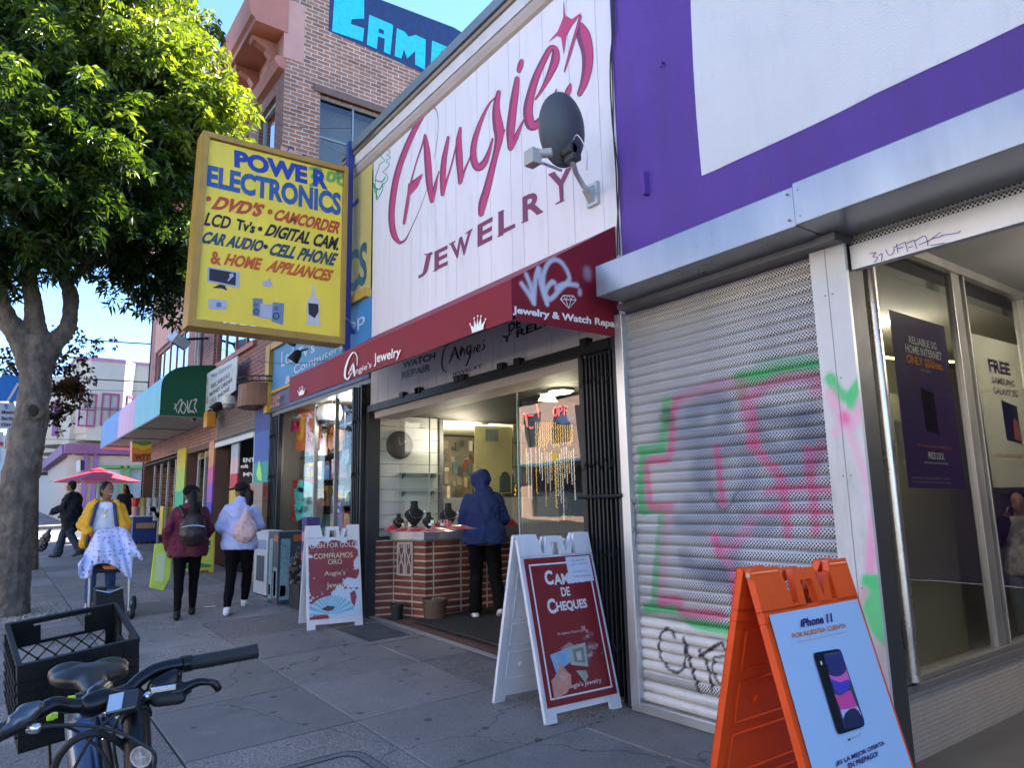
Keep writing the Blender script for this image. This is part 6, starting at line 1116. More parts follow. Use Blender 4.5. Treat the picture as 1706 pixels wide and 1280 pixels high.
me.color_attributes.new('paint','FLOAT_COLOR','POINT').data.foreach_set('color',cc_.reshape(-1))
GD=(.66,.60,.40)
tx(o,qm,[('CASH FOR GOLD',.03,.95,.90,.965,(.66,.62,.58),.0),('COMPRAMOS',.10,.88,.76,.83,GD,0),('ORO',.38,.66,.68,.745,GD,0),("Angie's",.30,.72,.52,.60,GD,.0),('Jewelry',.34,.80,.36,.45,GD,0)])
blob(o,qm,[(.22,.12),(.35,.16),(.50,.14),(.45,.10),(.36,.09)],(.08,.06,.06),'pic_dark',.004); blob(o,qm,[(.80,.30),(.9,.33),(.93,.25),(.88,.12),(.82,.18)],(.25,.04,.07),'pic_red',.004)
# orange board with phone poster
o,P=aframe('sandwich_board','bright orange sandwich board with pale blue phone poster, nearest the camera',(-1.60,2.50,gz(-2,2.5)),R(0),mat('orange_poly',(.72,.075,.008),.42,var=.08,vs=4,dirt=.15,bump=.06,bs=40),.62,1.13,.31)
so_,qm=bsheet(o,P,mat('pale_poster',(.34,.50,.72),.35,var=.03))
pA=qm(0,0); nA=(qm(1,0)-qm(0,0)).cross(qm(0,1)-qm(0,0)).normalized(); pz4=lambda a,b_,d=.002:onp(1290+a/4,960+b_/4,pA+nA*d*(1 if nA.x>0 else -1),nA)
def t4(s,pp,col,bd=.02): m_=MB(); text(m_,s,quadmap(*[pz4(*p) for p in pp]),bd); m_.build('lettering',flat('ink_%g%g%g'%col,col,.4),o)
NV=(.03,.01,.11); OG=(.55,.16,.03)
t4('iPhone 11',((180,345),(390,308),(175,290),(382,248)),NV,.04); t4('POR NUESTRA CUENTA',((125,418),(482,345),(120,385),(475,315)),OG,.02); t4('¡ES LA MEJOR OFERTA',((420,1278),(740,1135),(412,1240),(732,1098)),NV,.03); t4('EN PREPAGO!',((498,1290),(692,1205),(490,1252),(688,1168)),NV,.03); t4('iPhone 11',((505,1095),(580,1065),(503,1078),(577,1048)),(.3,.3,.35),0)
m_=MB(); ribbon(m_,[(150,445,2),(320,410,2.5),(485,372,2)],pz4,smooth=False); m_.build('lettering',flat('ink_%g%g%g'%OG,OG),o)
def d4(pts,col,nm,d,rough=.3): MB().poly([pz4(a,b_,d) for a,b_ in pts]).build('phone_picture',flat(nm,col,rough),o)
d4([(500,1085),(492,1092),(496,1102),(505,1100),(507,1090)],(.02,.02,.02),'ink_logo',.003)
def rpoly(pts,r=14):
    out=[]
    n=len(pts)
    for i in range(n):
        p=np.array(pts[i],float); a=np.array(pts[i-1],float)-p; b=np.array(pts[(i+1)%n],float)-p; a/=np.linalg.norm(a); b/=np.linalg.norm(b)
        for t in (0,.33,.66,1): q=(p+a*r)*(1-t)**2+p*2*t*(1-t)+(p+b*r)*t*t; out.append(tuple(q))
    return out
d4(rpoly([(258,515),(440,485),(606,985),(590,1010),(425,1062)],26),(.012,.014,.02),'ph_body',.003); d4(rpoly([(325,520),(440,500),(598,985),(470,1030)],14),(.05,.07,.12),'ph_screen',.0035)
d4([(327,525),(345,520),(350,535),(412,525),(415,508),(440,504),(476,610),(470,645),(440,665),(400,670),(365,660)],(.03,.04,.16),'ph_navy',.004); d4([(365,660),(400,672),(440,668),(472,645),(480,622),(505,700),(495,725),(440,735),(385,715)],(.62,.12,.40),'ph_pink',.0042); d4([(378,690),(440,712),(495,690),(504,705),(500,745),(470,780),(430,785),(400,755)],(.06,.06,.45),'ph_blue',.0044)
d4([(400,790),(440,800),(490,770),(510,765),(552,870),(500,885),(445,895)],(.55,.07,.28),'ph_rose',.0042); d4([(440,895),(500,880),(555,870),(580,925),(460,955)],(.45,.40,.65),'ph_lilac',.0041); d4([(460,955),(470,920),(500,890),(535,880),(565,905),(598,985),(590,1000),(475,1028)],(.02,.03,.08),'ph_dark',.0045); d4([(305,570),(315,568),(322,592),(312,596)],(.6,.6,.6),'ph_lens',.0036)
# small yellow board far
o,P=aframe('sandwich_board','small yellow sandwich board glimpsed between the two walking women',(-13.6,3.1,gz(-13.6,3.1)),R(-12),mat('yellow_poly',(.62,.36,.01),.45,var=.08),.55,.80,.2)
so_,qm=bsheet(o,P,mat('lime_poster',(.50,.55,.04),.45,var=.06)); tx(o,qm,[('DELI',.2,.9,.62,.76,(.02,.06,.02),.04),('A LA CARTA',.2,.9,.50,.58,(.02,.06,.02),.03),('1.99',.3,.7,.33,.42,(.02,.06,.02),.02)]); blob(o,qm,[(.05,.03),(.95,.03),(.95,.10),(.5,.18),(.05,.12)],(.03,.2,.05),'pic_green')
# ================= DISH, CABLES =================
ds=T('satellite_dish','dark grey satellite dish on a pale arm on the white plank wall','satellite dish',fy(990,325,D)); c0=fy(945,213,D-.42)
mnt=fy(990,325,D-.0); ax=Vector((.38,-.80,.42)).normalized()  # dish looks away from us: we see its back
ddep=(c0-CAM).dot(FF); sy=(Vector((0,0,1))+RR*.02-FF*.25).normalized(); sx=(RR*.85+FF*.5).normalized(); ax=sx.cross(sy).normalized(); ax=-ax if ax.dot(FF)>0 else ax; RX=40*ddep/1181/.86; RY=61*ddep/1181/.98
rs=[[c0+sx*(r*RX*math.cos(t))+sy*(r*RY*math.sin(t))-ax*(.07*r*r-dz) for t in [i*math.pi/16 for i in range(32)]] for r,dz in ((.04,0),(.3,0),(.6,0),(.85,0),(.98,0),(1.0,-.004),(1.0,.008),(.97,.014),(.8,.01),(.5,.01),(.1,.01))]
MB().rings(rs).build('reflector',mat('dish_grey',(.07,.075,.085),.45,var=.06),ds,smooth=True)
pA_=fy(938,262,D-.40); el=fy(952,262,D-.38); m_=MB(); m_.tube([el+Vector((0,0,.10)),el,el.lerp(fy(960,290,D-.3),.9),fy(972,310,D-.15),mnt+Vector((0,-.03,.0))],.020,10); m_.build('mast_arm',flat('pale_galv',(.5,.52,.53),.4,metal=.6),ds,smooth=True)
m_=MB(); b0=el; m_.box(b0.x-.05,b0.x+.05,b0.y-.03,b0.y+.05,b0.z-.03,b0.z+.12); m_.tube([b0+Vector((-.05,-.02,.05)),b0+Vector((.05,-.02,.05))],.04,12); m_.build('bracket',flat('dark_bracket',(.06,.065,.07),.4,metal=.4),ds,bevel=.004)
m_=MB(); m_.box(mnt.x-.06,mnt.x+.06,D-.03,D-.001,mnt.z-.09,mnt.z+.09); m_.prism([mnt+Vector((-.03,-.03,.07)),mnt+Vector((-.03,-.10,.02)),mnt+Vector((-.03,-.03,-.07))],(.06,0,0)); m_.build('wall_plate',MC['pale_galv'],ds)
lnb=fy(889,262,D-.75); m_=MB(); m_.tube([fy(935,284,D-.42),fy(905,272,D-.62),lnb+Vector((0,0,-.04))],.011,6); m_.build('feed_arm',MC['pale_galv'],ds)
m_=MB(); m_.cbox(lnb+Vector((-.01,0,.0)),(.10,.08,.11)); m_.tube([lnb+Vector((.0,.02,.03)),lnb+Vector((.08,.10,.03))],.032,12); m_.build('receiver_head',flat('head_grey',(.38,.38,.36),.5),ds,bevel=.006)
m_=MB(); m_.tube([tuple(v) for v in cr([tuple(el+Vector((0,0,.08))),tuple(el+Vector((.10,-.03,.12))),tuple(el+Vector((.16,0,-.02))),tuple(el+Vector((.10,.05,-.13)))],6)],.004,5); m_.build('cable',flat('cable_white',(.6,.6,.58),.5),ds)
for k,(dx,lab) in enumerate(((0,'black cable running down the joint of the white and purple walls'),(4,'second black cable swaying beside the first on the wall joint'))):
    pts=[fy(x+dx*math.sin(i*1.3+k),y,D-.02-.004*k) for i,(x,y) in enumerate([(1019,-40),(1020,40),(1019,90),(1021,150),(1022,220),(1026,280),(1028,330),(1031,380),(1033,425)])]
    m_=MB(); m_.tube([tuple(v) for v in cr([tuple(p) for p in pts],4)],.0055,6); tag(m_.build('wall_cable',flat('cable_black',(.015,.015,.015),.5)),lab,'cable')
def wire(lab,a,b_,sag=.1,r=.006,mt=None):
    a=Vector(a);b_=Vector(b_); m_=MB(); m_.tube([a.lerp(b_,t)+Vector((0,0,-sag*4*t*(1-t))) for t in [i/16 for i in range(17)]],r,5); return tag(m_.build('overhead_wire',mt or flat('cable_black')),lab,'wire','overhead wires')
wire('thin wire from the brick wall to the blue sign pole',fx(415,200,-11),fx(585,213,XS-.1),.05,.004); wire('thin wire from the blue pole up to the white cornice',fx(583,255,XS-.1),fy(640,200,D-.1),.04,.004); wire('twisted wire between brick building and blue pole',fy(470,182,D-.3),fx(583,262,XS-.1),.08,.004); wire('slack cable over the blue sign board',fy(335,560,D-.35),fy(560,598,D-.2),.25,.005)
for k,(y0,y1,x0_,x1_,r) in enumerate(((567,575,183,250,.03),(631,639,178,247,.03),(649,653,140,247,.012),(677,683,118,247,.014),(680,686,118,247,.014),(732,733,78,112,.014))):
    wire('overhead street wire '+('short thick bar high above the cream bay','thick bar across the cream bay front','thin one over the bay windows','upper of the pair crossing the bay windows','lower of the pair crossing the bay windows','low one near the far white house')[k],fx(x0_-(40 if k<3 else 60),y0-(0 if k>1 else 0),-30),fx(x1_+30,y1,-26),.0,r*.8)
# ================= STREET TREES =================
def leafmat(name,c1,c2,c3):
    m=bpy.data.materials.new(name); m.use_nodes=True; n=m.node_tree.nodes; L=m.node_tree.links; b=n['Principled BSDF']; o=n['Material Output']
    at=n.new('ShaderNodeVertexColor'); at.layer_name='tone'; sp=n.new('ShaderNodeSeparateColor'); L.new(at.outputs[0],sp.inputs[0])
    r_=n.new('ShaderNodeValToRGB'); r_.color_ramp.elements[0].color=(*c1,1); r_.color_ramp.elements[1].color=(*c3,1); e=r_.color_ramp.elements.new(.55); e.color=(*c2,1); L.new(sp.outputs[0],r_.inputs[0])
    L.new(r_.outputs[0],b.inputs['Base Color']); b.inputs['Roughness'].default_value=.34; b.inputs['Specular IOR Level'].default_value=.55
    t=n.new('ShaderNodeBsdfTranslucent'); mx=n.new('ShaderNodeMixShader'); mx.inputs[0].default_value=.5
    g=n.new('ShaderNodeMix'); g.data_type='RGBA'; g.blend_type='MULTIPLY'; g.inputs[0].default_value=1; g.inputs[7].default_value=(1.9,1.75,.7,1); L.new(r_.outputs[0],g.inputs[6]); L.new(g.outputs[2],t.inputs[0])
    L.new(b.outputs[0],mx.inputs[1]); L.new(t.outputs[0],mx.inputs[2]); L.new(mx.outputs[0],o.inputs[0]); return m
def foliage(clusters,seed,per,leafL=.105,leafW=.034,dens=1):
    rnd=random.Random(seed); V=[];F=[];Cc=[]
    subs=[]
    for (c,r,tone) in clusters:
        c=Vector(c)
        if r<.34: subs.append((c,r,tone)); continue
        for i in range(int(9*(r/.6)**2)+3):
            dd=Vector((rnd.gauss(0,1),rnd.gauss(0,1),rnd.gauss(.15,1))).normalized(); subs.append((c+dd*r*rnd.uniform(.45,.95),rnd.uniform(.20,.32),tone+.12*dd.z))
        subs.append((c,r*.6,tone-.35))  # lighter clump tops, darker cores: light and shade put into leaf tone
    for (c,r,tone) in subs:
        c=Vector(c); nros=int(per*(r/.7)**2*dens)
        for i in range(nros):
            d=Vector((rnd.gauss(0,1),rnd.gauss(0,1),rnd.gauss(0,1))); d.normalize(); rr=r*(rnd.random()**.45); p=c+Vector((d.x*rr,d.y*rr,d.z*rr*.8)); 
            if d.z<-.55 and rnd.random()<.4: continue
            ax=(d+Vector((0,0,.45))).normalized(); u=ax.orthogonal().normalized(); w_=ax.cross(u); k0=rnd.uniform(0,6.3); nl=rnd.randint(6,9); tb=tone+rnd.uniform(-.2,.2)
            for k in range(nl):
                a=k0+k*2.4; side=(u*math.cos(a)+w_*math.sin(a)); up_=rnd.uniform(-.35,.55); dr=(side+ax*up_-Vector((0,0,.25))).normalized(); L_=leafL*rnd.uniform(.7,1.25); W_=leafW*rnd.uniform(.8,1.2); nn=dr.cross(ax.cross(dr)+Vector((rnd.uniform(-.4,.4),rnd.uniform(-.4,.4),rnd.uniform(-.4,.4)))).normalized()
                q=p+ax*rnd.uniform(-.04,.04)+dr*.01; tip=q+dr*L_-Vector((0,0,L_*.18)); mid=q+dr*L_*.5; b_=len(V)
                V+= [q,mid+nn*W_,tip,mid-nn*W_]; F.append((b_,b_+1,b_+2,b_+3)); t=min(1,max(0,tb+rnd.uniform(-.14,.14))); Cc+= [t]*4
    return V,F,Cc
def foliobj(name,data,mt,par,label=None):
    V,F,Cc=data; m_=MB(); m_.v=V; m_.f=[list(f) for f in F]; m_.mi=[0]*len(F); me_o=m_.build(name,mt,par,label)
    at=me_o.data.color_attributes.new('tone','FLOAT_COLOR','POINT'); a=np.ones((len(V),4)); a[:,:3]=np.array(Cc)[:,None]; at.data.foreach_set('color',a.reshape(-1)); return me_o
tr=T('street_tree','big leafy street tree with a thick grey trunk at the left edge','tree',(-11,.42,.12))
TX=-11.0; tp_=lambda x,y,dx=0: fx(x,y,TX+dx)+Vector((0,0,0))
m_=MB()
def limb(pts,rad,n=14):
    q=cr([(*tuple(p),r) for p,r in zip(pts,rad)],5); m_.tube([tuple(a[:3]) for a in q],[float(a[3]) for a in q],n)
limb([tp_(12,1040),tp_(12,1010),tp_(18,930),tp_(30,820),tp_(45,740),tp_(57,660),tp_(60,600),tp_(62,560)],[.27,.245,.228,.215,.200,.188,.185,.185])
limb([tp_(55,610),tp_(35,565),tp_(0,525),tp_(-50,490),tp_(-120,430),tp_(-180,330)],[.18,.15,.135,.12,.10,.06]); limb([tp_(66,600),tp_(62,555),tp_(56,510,.1),tp_(50,470,.2),tp_(46,420,.3),tp_(60,300,.5)],[.17,.13,.11,.095,.085,.05]); limb([tp_(70,605),tp_(88,575),tp_(112,545),tp_(118,500,-.1),tp_(106,450,-.2),tp_(118,390,-.3),tp_(150,250,-.4),tp_(190,120,-.4)],[.16,.125,.105,.095,.09,.08,.06,.03]); limb([tp_(108,480),tp_(160,420,.3),tp_(230,350,.5),tp_(300,290,.5)],[.07,.06,.05,.03]); limb([tp_(20,545),tp_(-20,400,.4),tp_(-20,200,.4)],[.09,.07,.05])
kn=fx(58,688,TX)+Vector((.19,-.02,0)); 
for i in range(14): a=i*math.pi*2/14; m_.ell(kn+Vector((.0,.085*math.cos(a),.105*math.sin(a))),(.045,.042,.046),n=8,m=6)
tk=remesh(m_,.020,2,.018,8)
bark=mat('grey_bark',(.125,.104,.086),.85,var=.6,vs=9,bump=1,bs=34,streak=.6,dirt=.6)
to=tk.build('trunk',bark,tr,smooth=True)
MB().ell(kn+Vector((.022,0,0)),(.018,.058,.078)).build('knot_hole',flat('knot_dark',(.03,.02,.015),.9),tr,smooth=True)
rnd=random.Random(14); cl=[]
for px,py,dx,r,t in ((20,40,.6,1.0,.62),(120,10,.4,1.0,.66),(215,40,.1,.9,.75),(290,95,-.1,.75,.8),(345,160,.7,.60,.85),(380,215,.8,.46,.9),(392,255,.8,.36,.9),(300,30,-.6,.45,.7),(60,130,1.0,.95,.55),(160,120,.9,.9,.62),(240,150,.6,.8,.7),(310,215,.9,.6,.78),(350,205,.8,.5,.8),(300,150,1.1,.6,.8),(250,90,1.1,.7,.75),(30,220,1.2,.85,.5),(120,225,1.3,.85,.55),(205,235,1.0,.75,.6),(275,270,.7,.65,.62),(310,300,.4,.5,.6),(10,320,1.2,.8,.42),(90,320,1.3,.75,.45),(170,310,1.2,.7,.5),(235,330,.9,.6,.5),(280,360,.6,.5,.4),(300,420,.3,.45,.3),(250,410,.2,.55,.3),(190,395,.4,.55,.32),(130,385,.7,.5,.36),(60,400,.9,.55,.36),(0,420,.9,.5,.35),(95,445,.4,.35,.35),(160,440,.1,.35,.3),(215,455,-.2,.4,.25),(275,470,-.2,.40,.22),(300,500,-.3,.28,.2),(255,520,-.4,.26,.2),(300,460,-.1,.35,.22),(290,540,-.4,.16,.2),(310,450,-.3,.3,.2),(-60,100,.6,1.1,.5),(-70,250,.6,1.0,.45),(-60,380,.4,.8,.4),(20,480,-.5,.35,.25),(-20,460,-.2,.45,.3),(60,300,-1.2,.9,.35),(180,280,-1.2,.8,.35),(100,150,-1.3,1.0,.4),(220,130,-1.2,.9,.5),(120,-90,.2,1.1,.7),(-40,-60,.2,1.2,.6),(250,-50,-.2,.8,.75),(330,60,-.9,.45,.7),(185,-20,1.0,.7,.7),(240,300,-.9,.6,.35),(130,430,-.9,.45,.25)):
    c=fx(px,py,TX+dx); cl.append((c,r*.95,t-.0))  # t paints the sunlit upper right lighter and the shaded lower crown darker
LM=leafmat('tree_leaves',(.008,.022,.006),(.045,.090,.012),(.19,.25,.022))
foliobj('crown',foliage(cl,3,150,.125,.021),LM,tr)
t2=T('street_tree','second smaller street tree with dark reddish leaves behind the thick trunk','tree',(-16.6,.42,.2)); TX2=-16.6; m_=MB(); q2=lambda x,y:fx(x,y,TX2)
limb([q2(52,960),q2(55,800),q2(60,700),q2(70,640),q2(90,590)],[.12,.10,.09,.07,.04]); limb([q2(58,680),q2(40,640),q2(10,600)],[.06,.05,.03]); limb([q2(66,660),q2(110,640),q2(140,620)],[.05,.04,.02]); limb([q2(62,690),q2(100,690),q2(130,680)],[.04,.03,.02])
remesh(m_,.02,2).build('trunk',bark,t2,smooth=True); cl=[]
for px,py,r in ((95,615,.30),(120,600,.26),(105,650,.34),(130,655,.30),(90,685,.30),(115,690,.28),(100,720,.16),(140,630,.22),(150,620,.12),(165,575,.16),(190,570,.12),(150,590,.14),(20,600,.30),(5,620,.26),(28,640,.18),(35,660,.14),(22,690,.12),(90,590,.2),(130,570,.2),(110,555,.25),(75,640,.2),(145,670,.14),(80,700,.2)):
    cl.append((q2(px,py),r,.4+rnd.uniform(-.2,.2)))
LM2=leafmat('dark_leaves',(.012,.010,.006),(.055,.030,.014),(.09,.05,.02)); foliobj('crown',foliage(cl,8,150,.085,.026),LM2,t2)
tw=MB(); 
# ================= SIGN POST AT THE LEFT =================
XP_=-14.6; sp_=T('parking_sign_post','grey post with blue and white parking garage signs behind the tree','sign post',fx(4,930,XP_)); m_=MB(); m_.tube([fx(0,960,XP_),fx(19,668,XP_)],.035,10); m_.build('post',flat('post_grey',(.22,.23,.24),.5,metal=.3),sp_,smooth=True)
def sgn(px,col,nm,rows=(),k=.05): 
    q=[fx(x,y,XP_+k) for x,y in px]; m_=MB(); m_.prism(q,(-.01,0,0)); m_.build('sign_plate',flat(nm,col,.4),sp_); tl,tr_,br_,bl_=q; qm=quadmap(bl_,br_,tl,tr_)
    for s,u0,u1,v0,v1,c,bd in rows: m_=MB(); text(m_,s,quadmap(qm(u0,v0),qm(u1,v0),qm(u0,v1),qm(u1,v1)),bd,off=(.012,0,0)); m_.build('lettering',flat('ink_%g%g%g'%c,c,.5),sp_)
    return qm
qm=sgn([(3,624),(40,628),(34,669),(-14,669)],(.01,.17,.60),'parking_blue'); MB().poly([qm(u,v)+Vector((.012,0,0)) for u,v in ((.50,0),(.60,0),(.85,.7),(.75,.75))]).build('white_stripe',flat('ink_pale',(.6,.6,.62)),sp_)
qm=sgn([(-16,670),(24,672),(32,713),(-20,716)],(.45,.50,.60),'garage_white',[('Mission',.45,1.0,.56,.70,(.02,.02,.05),.03),('Bartlett',.44,1.0,.32,.46,(.02,.02,.05),.03),('Garage',.42,1.05,.06,.22,(.02,.02,.05),.03)])
MB().poly([qm(u,v)+Vector((.013,0,0)) for u,v in ((.60,.74),(.67,.74),(.67,.86),(.73,.86),(.635,.98),(.54,.86),(.60,.86))]).build('arrow',flat('arrow_blue',(.02,.18,.55)),sp_)
sgn([(-20,718),(6,720),(5,748),(-20,747)],(.50,.52,.58),'plate_white'); m_=MB(); m_.poly([fx(x,y,XP_+.07) for x,y in ((-10,735),(6,737),(6,743),(-10,742))]); m_.build('red_band',flat('band_red',(.55,.03,.03)),sp_); sgn([(-20,752),(4,753),(3,772),(-20,771)],(.45,.5,.6),'plate_white2')
o=T('red_drum','dull red cylinder box on a post just left of the trunk','post box',fx(18,740,-15.5)); m_=MB(); a_=fx(21,718,-15.5); b_=fx(17,748,-15.5); m_.tube([a_,b_],.09,14); m_.build('drum',mat('drum_red',(.25,.07,.045),.6,var=.2),o,smooth=True); MB().tube([b_,fx(6,900,-15.5)],.045,8).build('post',flat('post_brown',(.16,.12,.11),.6),o,smooth=True)
# ================= FAR BUILDINGS =================
cream=mat('cream_stucco',(.50,.47,.38),.75,var=.05,vs=.5,dirt=.1); mg=mat('magenta_trim',(.30,.06,.16),.6,var=.1)
fb=T('cream_corner_building','cream corner building with bay windows trimmed in magenta, across the side street','building',(-36,3,1)); FX_=-36.0
def Zp(px,py,X=FX_): return fx(px,py,X)
m_=MB(); foot=[(-36,2.75),(-36,14),(-60,14),(-60,2.75)]; m_.prism([(x,y,4.3) for x,y in foot],(0,0,3.75)); m_.build('upper_wall',cream,fb)
bay=[(-36.01,2.9),(-35.3,3.28),(-35.3,4.62),(-36.01,5.15)]; m_=MB(); m_.prism([(x,y,4.75) for x,y in bay],(0,0,3.2)); m_.prism([(x-.0,y*.92+.31,4.45) for x,y in bay],(0,0,.298)); m_.build('bay',cream,fb)
m_=MB(); m_.prism([(x+(.06 if x>-36 else 0),y,7.95) for x,y in bay],(0,0,.14)); m_.box(-60,-35.95,2.70,14,8.05,8.18); m_.build('parapet_band',mat('mauve_band',(.42,.20,.34),.6),fb)
def fwin(par,X,y0,y1,z0,z1,fm,bmat=None,nv=2,nh=2): window(par,'x',X+.06,y0,y1,z0,z1,fm,glass('far_glass',(.95,.97,1),.8),nv,nh,.05,.07,bmat or flat('sky_reflection_tone',(.55,.66,.75),.8))  # pale blue backing carries the panes' sky reflection in its colour
for a_,b_ in (((133,655),(158,712)),((170,655),(196,711))):
    p,q=Zp(*a_,-35.3),Zp(*b_,-35.3); fwin(fb,-35.3,p.y,q.y,q.z,p.z,mg)
p0,p1=Vector((-35.32,4.64,0)),Vector((-36.0,5.13,0)); m_=MB(); nn=Vector((.58,.81,0)); a_=p0.lerp(p1,.25)+nn*.03; b_=p0.lerp(p1,.85)+nn*.03
for z0,z1,w0,w1 in ((5.2,6.55,0,.12),(5.2,6.55,.88,1),(5.2,5.3,.12,.88),(6.45,6.55,.12,.88)): m_.prism([a_.lerp(b_,w0)+Vector((0,0,z0)),a_.lerp(b_,w1)+Vector((0,0,z0)),a_.lerp(b_,w1)+Vector((0,0,z1)),a_.lerp(b_,w0)+Vector((0,0,z1))],nn*.04)
m_.build('window_frame',mg,fb); m_=MB(); m_.prism([a_+Vector((0,0,5.25)),b_+Vector((0,0,5.25)),b_+Vector((0,0,6.5)),a_+Vector((0,0,6.5))],nn*.01); m_.build('pane',flat('sky_pane',(.3,.4,.5),.1),fb)
fwin(fb,-36.0,5.6,6.6,5.2,6.5,mg)
# side bays along the main street
for k,x in enumerate((-39.5,-45,-51)):
    m_=MB(); m_.prism([(x,2.76,4.6),(x-.7,2.15,4.6),(x-2.6,2.15,4.6),(x-3.3,2.76,4.6)],(0,0,3.3)); m_.build('bay',cream,fb)
    m_=MB(); nrm=Vector((.66,-.75,0)); a_=Vector((x-.12,2.68,0)); b_=Vector((x-.6,2.26,0)); a_,b_=a_.lerp(b_,.25),a_.lerp(b_,.75); m_.prism([a_+Vector((0,0,5.0)),b_+Vector((0,0,5.0)),b_+Vector((0,0,6.7)),a_+Vector((0,0,6.7))],nrm*.05); m_.build('window',mat('violet_trim',(.16,.05,.25),.5),fb)
# ground floor
m_=MB(); wallholes(m_,'x',-36.0,2.75,14,.95,3.85,[(3.9,4.9,1.0,3.4),(5.1,6.6,1.0,3.4)],.3); m_.box(-60,-36.01,2.9,3.0,.9,4.3); m_.build('ground_floor',mat('pale_pink_wall',(.50,.42,.36),.7,var=.06),fb)
m_=MB(); m_.prism([(-35.7,2.6,3.9),(-35.7,14,3.9),(-35.5,14,4.3),(-35.5,2.6,4.3)],(-.6,0,0)); m_.prism([(-36,2.55,3.9),(-60,2.55,3.9),(-60,2.5,4.3),(-36,2.5,4.3)],(0,.4,0)); m_.build('shop_cornice',mat('purple_trim',(.22,.10,.25),.6),fb)
m_=MB(); [m_.box(-35.98,-35.85,y,y+.16,.95,3.9) for y in (3.35,3.72)]; m_.build('purple_column',mat('lilac_column',(.26,.12,.32),.6),fb)
m_=MB(); [m_.box(-35.97,-35.9,y,y+.10,.95,3.4) for y in (3.9,4.8,5.05,6.5)]; m_.box(-35.97,-35.9,4.0,6.5,3.3,3.42); m_.build('green_frame',mat('green_trim',(.12,.35,.10),.6),fb)
m_=MB(); m_.box(-36.2,-36.15,3.9,6.6,1.0,3.4); m_.build('shop_glass',flat('pale_shop_glass',(.30,.38,.40),.15),fb); m_=MB(); m_.box(-36.1,-36.05,4.0,5.0,2.75,3.25); m_.build('shop_banner',flat('banner_white',(.6,.62,.65)),fb)
b2=T('white_rowhouse','white rowhouse with small mauve framed windows farther along the street','building',(-62,2.5,1.5)); m_=MB(); m_.box(-80,-61,2.3,14,1.2,9.2); m_.build('wall',mat('white_far',(.62,.60,.58),.7,var=.04),b2); m_=MB(); m_.box(-61.3,-61.01+.3,2.0,3.2,3.9,4.3); m_.build('cornice',mat('brick_red_trim',(.30,.05,.04),.6),b2)
b2w=MB(); b2w.box(-60.99,-60.9,2.75,3.3,5.8,7.6); b2w.build('window',mat('mauve_frame',(.28,.12,.18),.5),b2); m_=MB(); m_.box(-60.9,-60.88,2.83,3.22,5.95,7.45); m_.build('pane',flat('far_pane',(.12,.14,.16),.1),b2)
b3=T('salmon_rowhouse','salmon painted house front seen narrowly beyond the cream building','building',(-60.5,3.4,1.5)); MB().box(-60.8,-60.2,3.35,4.6,1.2,7.2).build('wall',mat('salmon_far',(.50,.24,.18),.7),b3)
b4=T('far_row_of_shops','low pale row of shops closing the far end of the street','building',(-118,0,3)); m_=MB(); m_.box(-135,-117,-30,20,2.5,12); m_.build('wall',mat('far_wall',(.38,.40,.40),.8,var=.12),b4); m_=MB(); [m_.box(-116.99,-116.9,y,y+1.2,z,z+1.8) for y in range(-10,14,3) for z in (4.5,8.2)]; tag(m_.build('windows',flat('far_pane'),b4),kind='stuff')
rs_=T('restaurant_sign','dark sign board with pale lettering over a far shop','sign',fx(85,765,-50)); q=[fx(x,y,-50) for x,y in ((62,775),(97,775),(97,792),(62,792))]; MB().prism(q,(-.3,0,0)).build('board',flat('maroon_board',(.05,.03,.07)),rs_); m_=MB(); text(m_,'Restaurant',quadmap(fx(66,787,-49.9),fx(93,787,-49.9),fx(66,782,-49.9),fx(93,782,-49.9)),.02); m_.build('lettering',flat('ink_pale'),rs_)
MB().prism([fx(x,y,-50.1) for x,y in ((66,764),(88,764),(88,774),(66,774))],(-.3,0,0)).build('upper_board',flat('tan_far',(.35,.28,.18)),rs_)
bs_=T('blue_hanging_sign','blue and white hanging sign before the far shops','sign',fx(105,780,-44)); MB().prism([fx(x,y,-44) for x,y in ((99,767),(110,767),(109,779),(99,779))],(-.1,0,0)).build('upper_panel',flat('pale_cyan_sign',(.4,.55,.6)),bs_); MB().prism([fx(x,y,-44) for x,y in ((97,779),(109,779),(108,791),(97,791))],(-.1,0,0)).build('lower_panel',flat('deep_blue_sign',(.02,.08,.35)),bs_)
ba_=T('blue_awning','pale blue shop awning far along the street','awning',fx(98,797,-46)); MB().prism([fx(86,801,-46),fx(96,793,-46),fx(112,793,-46),fx(108,806,-46),fx(97,805,-46)],(-3,0,0)).build('canvas',flat('awning_blue_far',(.14,.38,.55)),ba_)
db=T('dark_box_sign','white faced black box sign beside the cream building','sign',fx(132,778,-35)); MB().prism([fx(x,y,-35) for x,y in ((128,769),(134,766),(134,785),(128,787))],(-.2,0,0)).build('face',flat('banner_white'),db); MB().prism([fx(x,y,-35.01) for x,y in ((134,766),(141,768),(141,783),(134,785))],(-.2,0,0)).build('side',velvet,db)
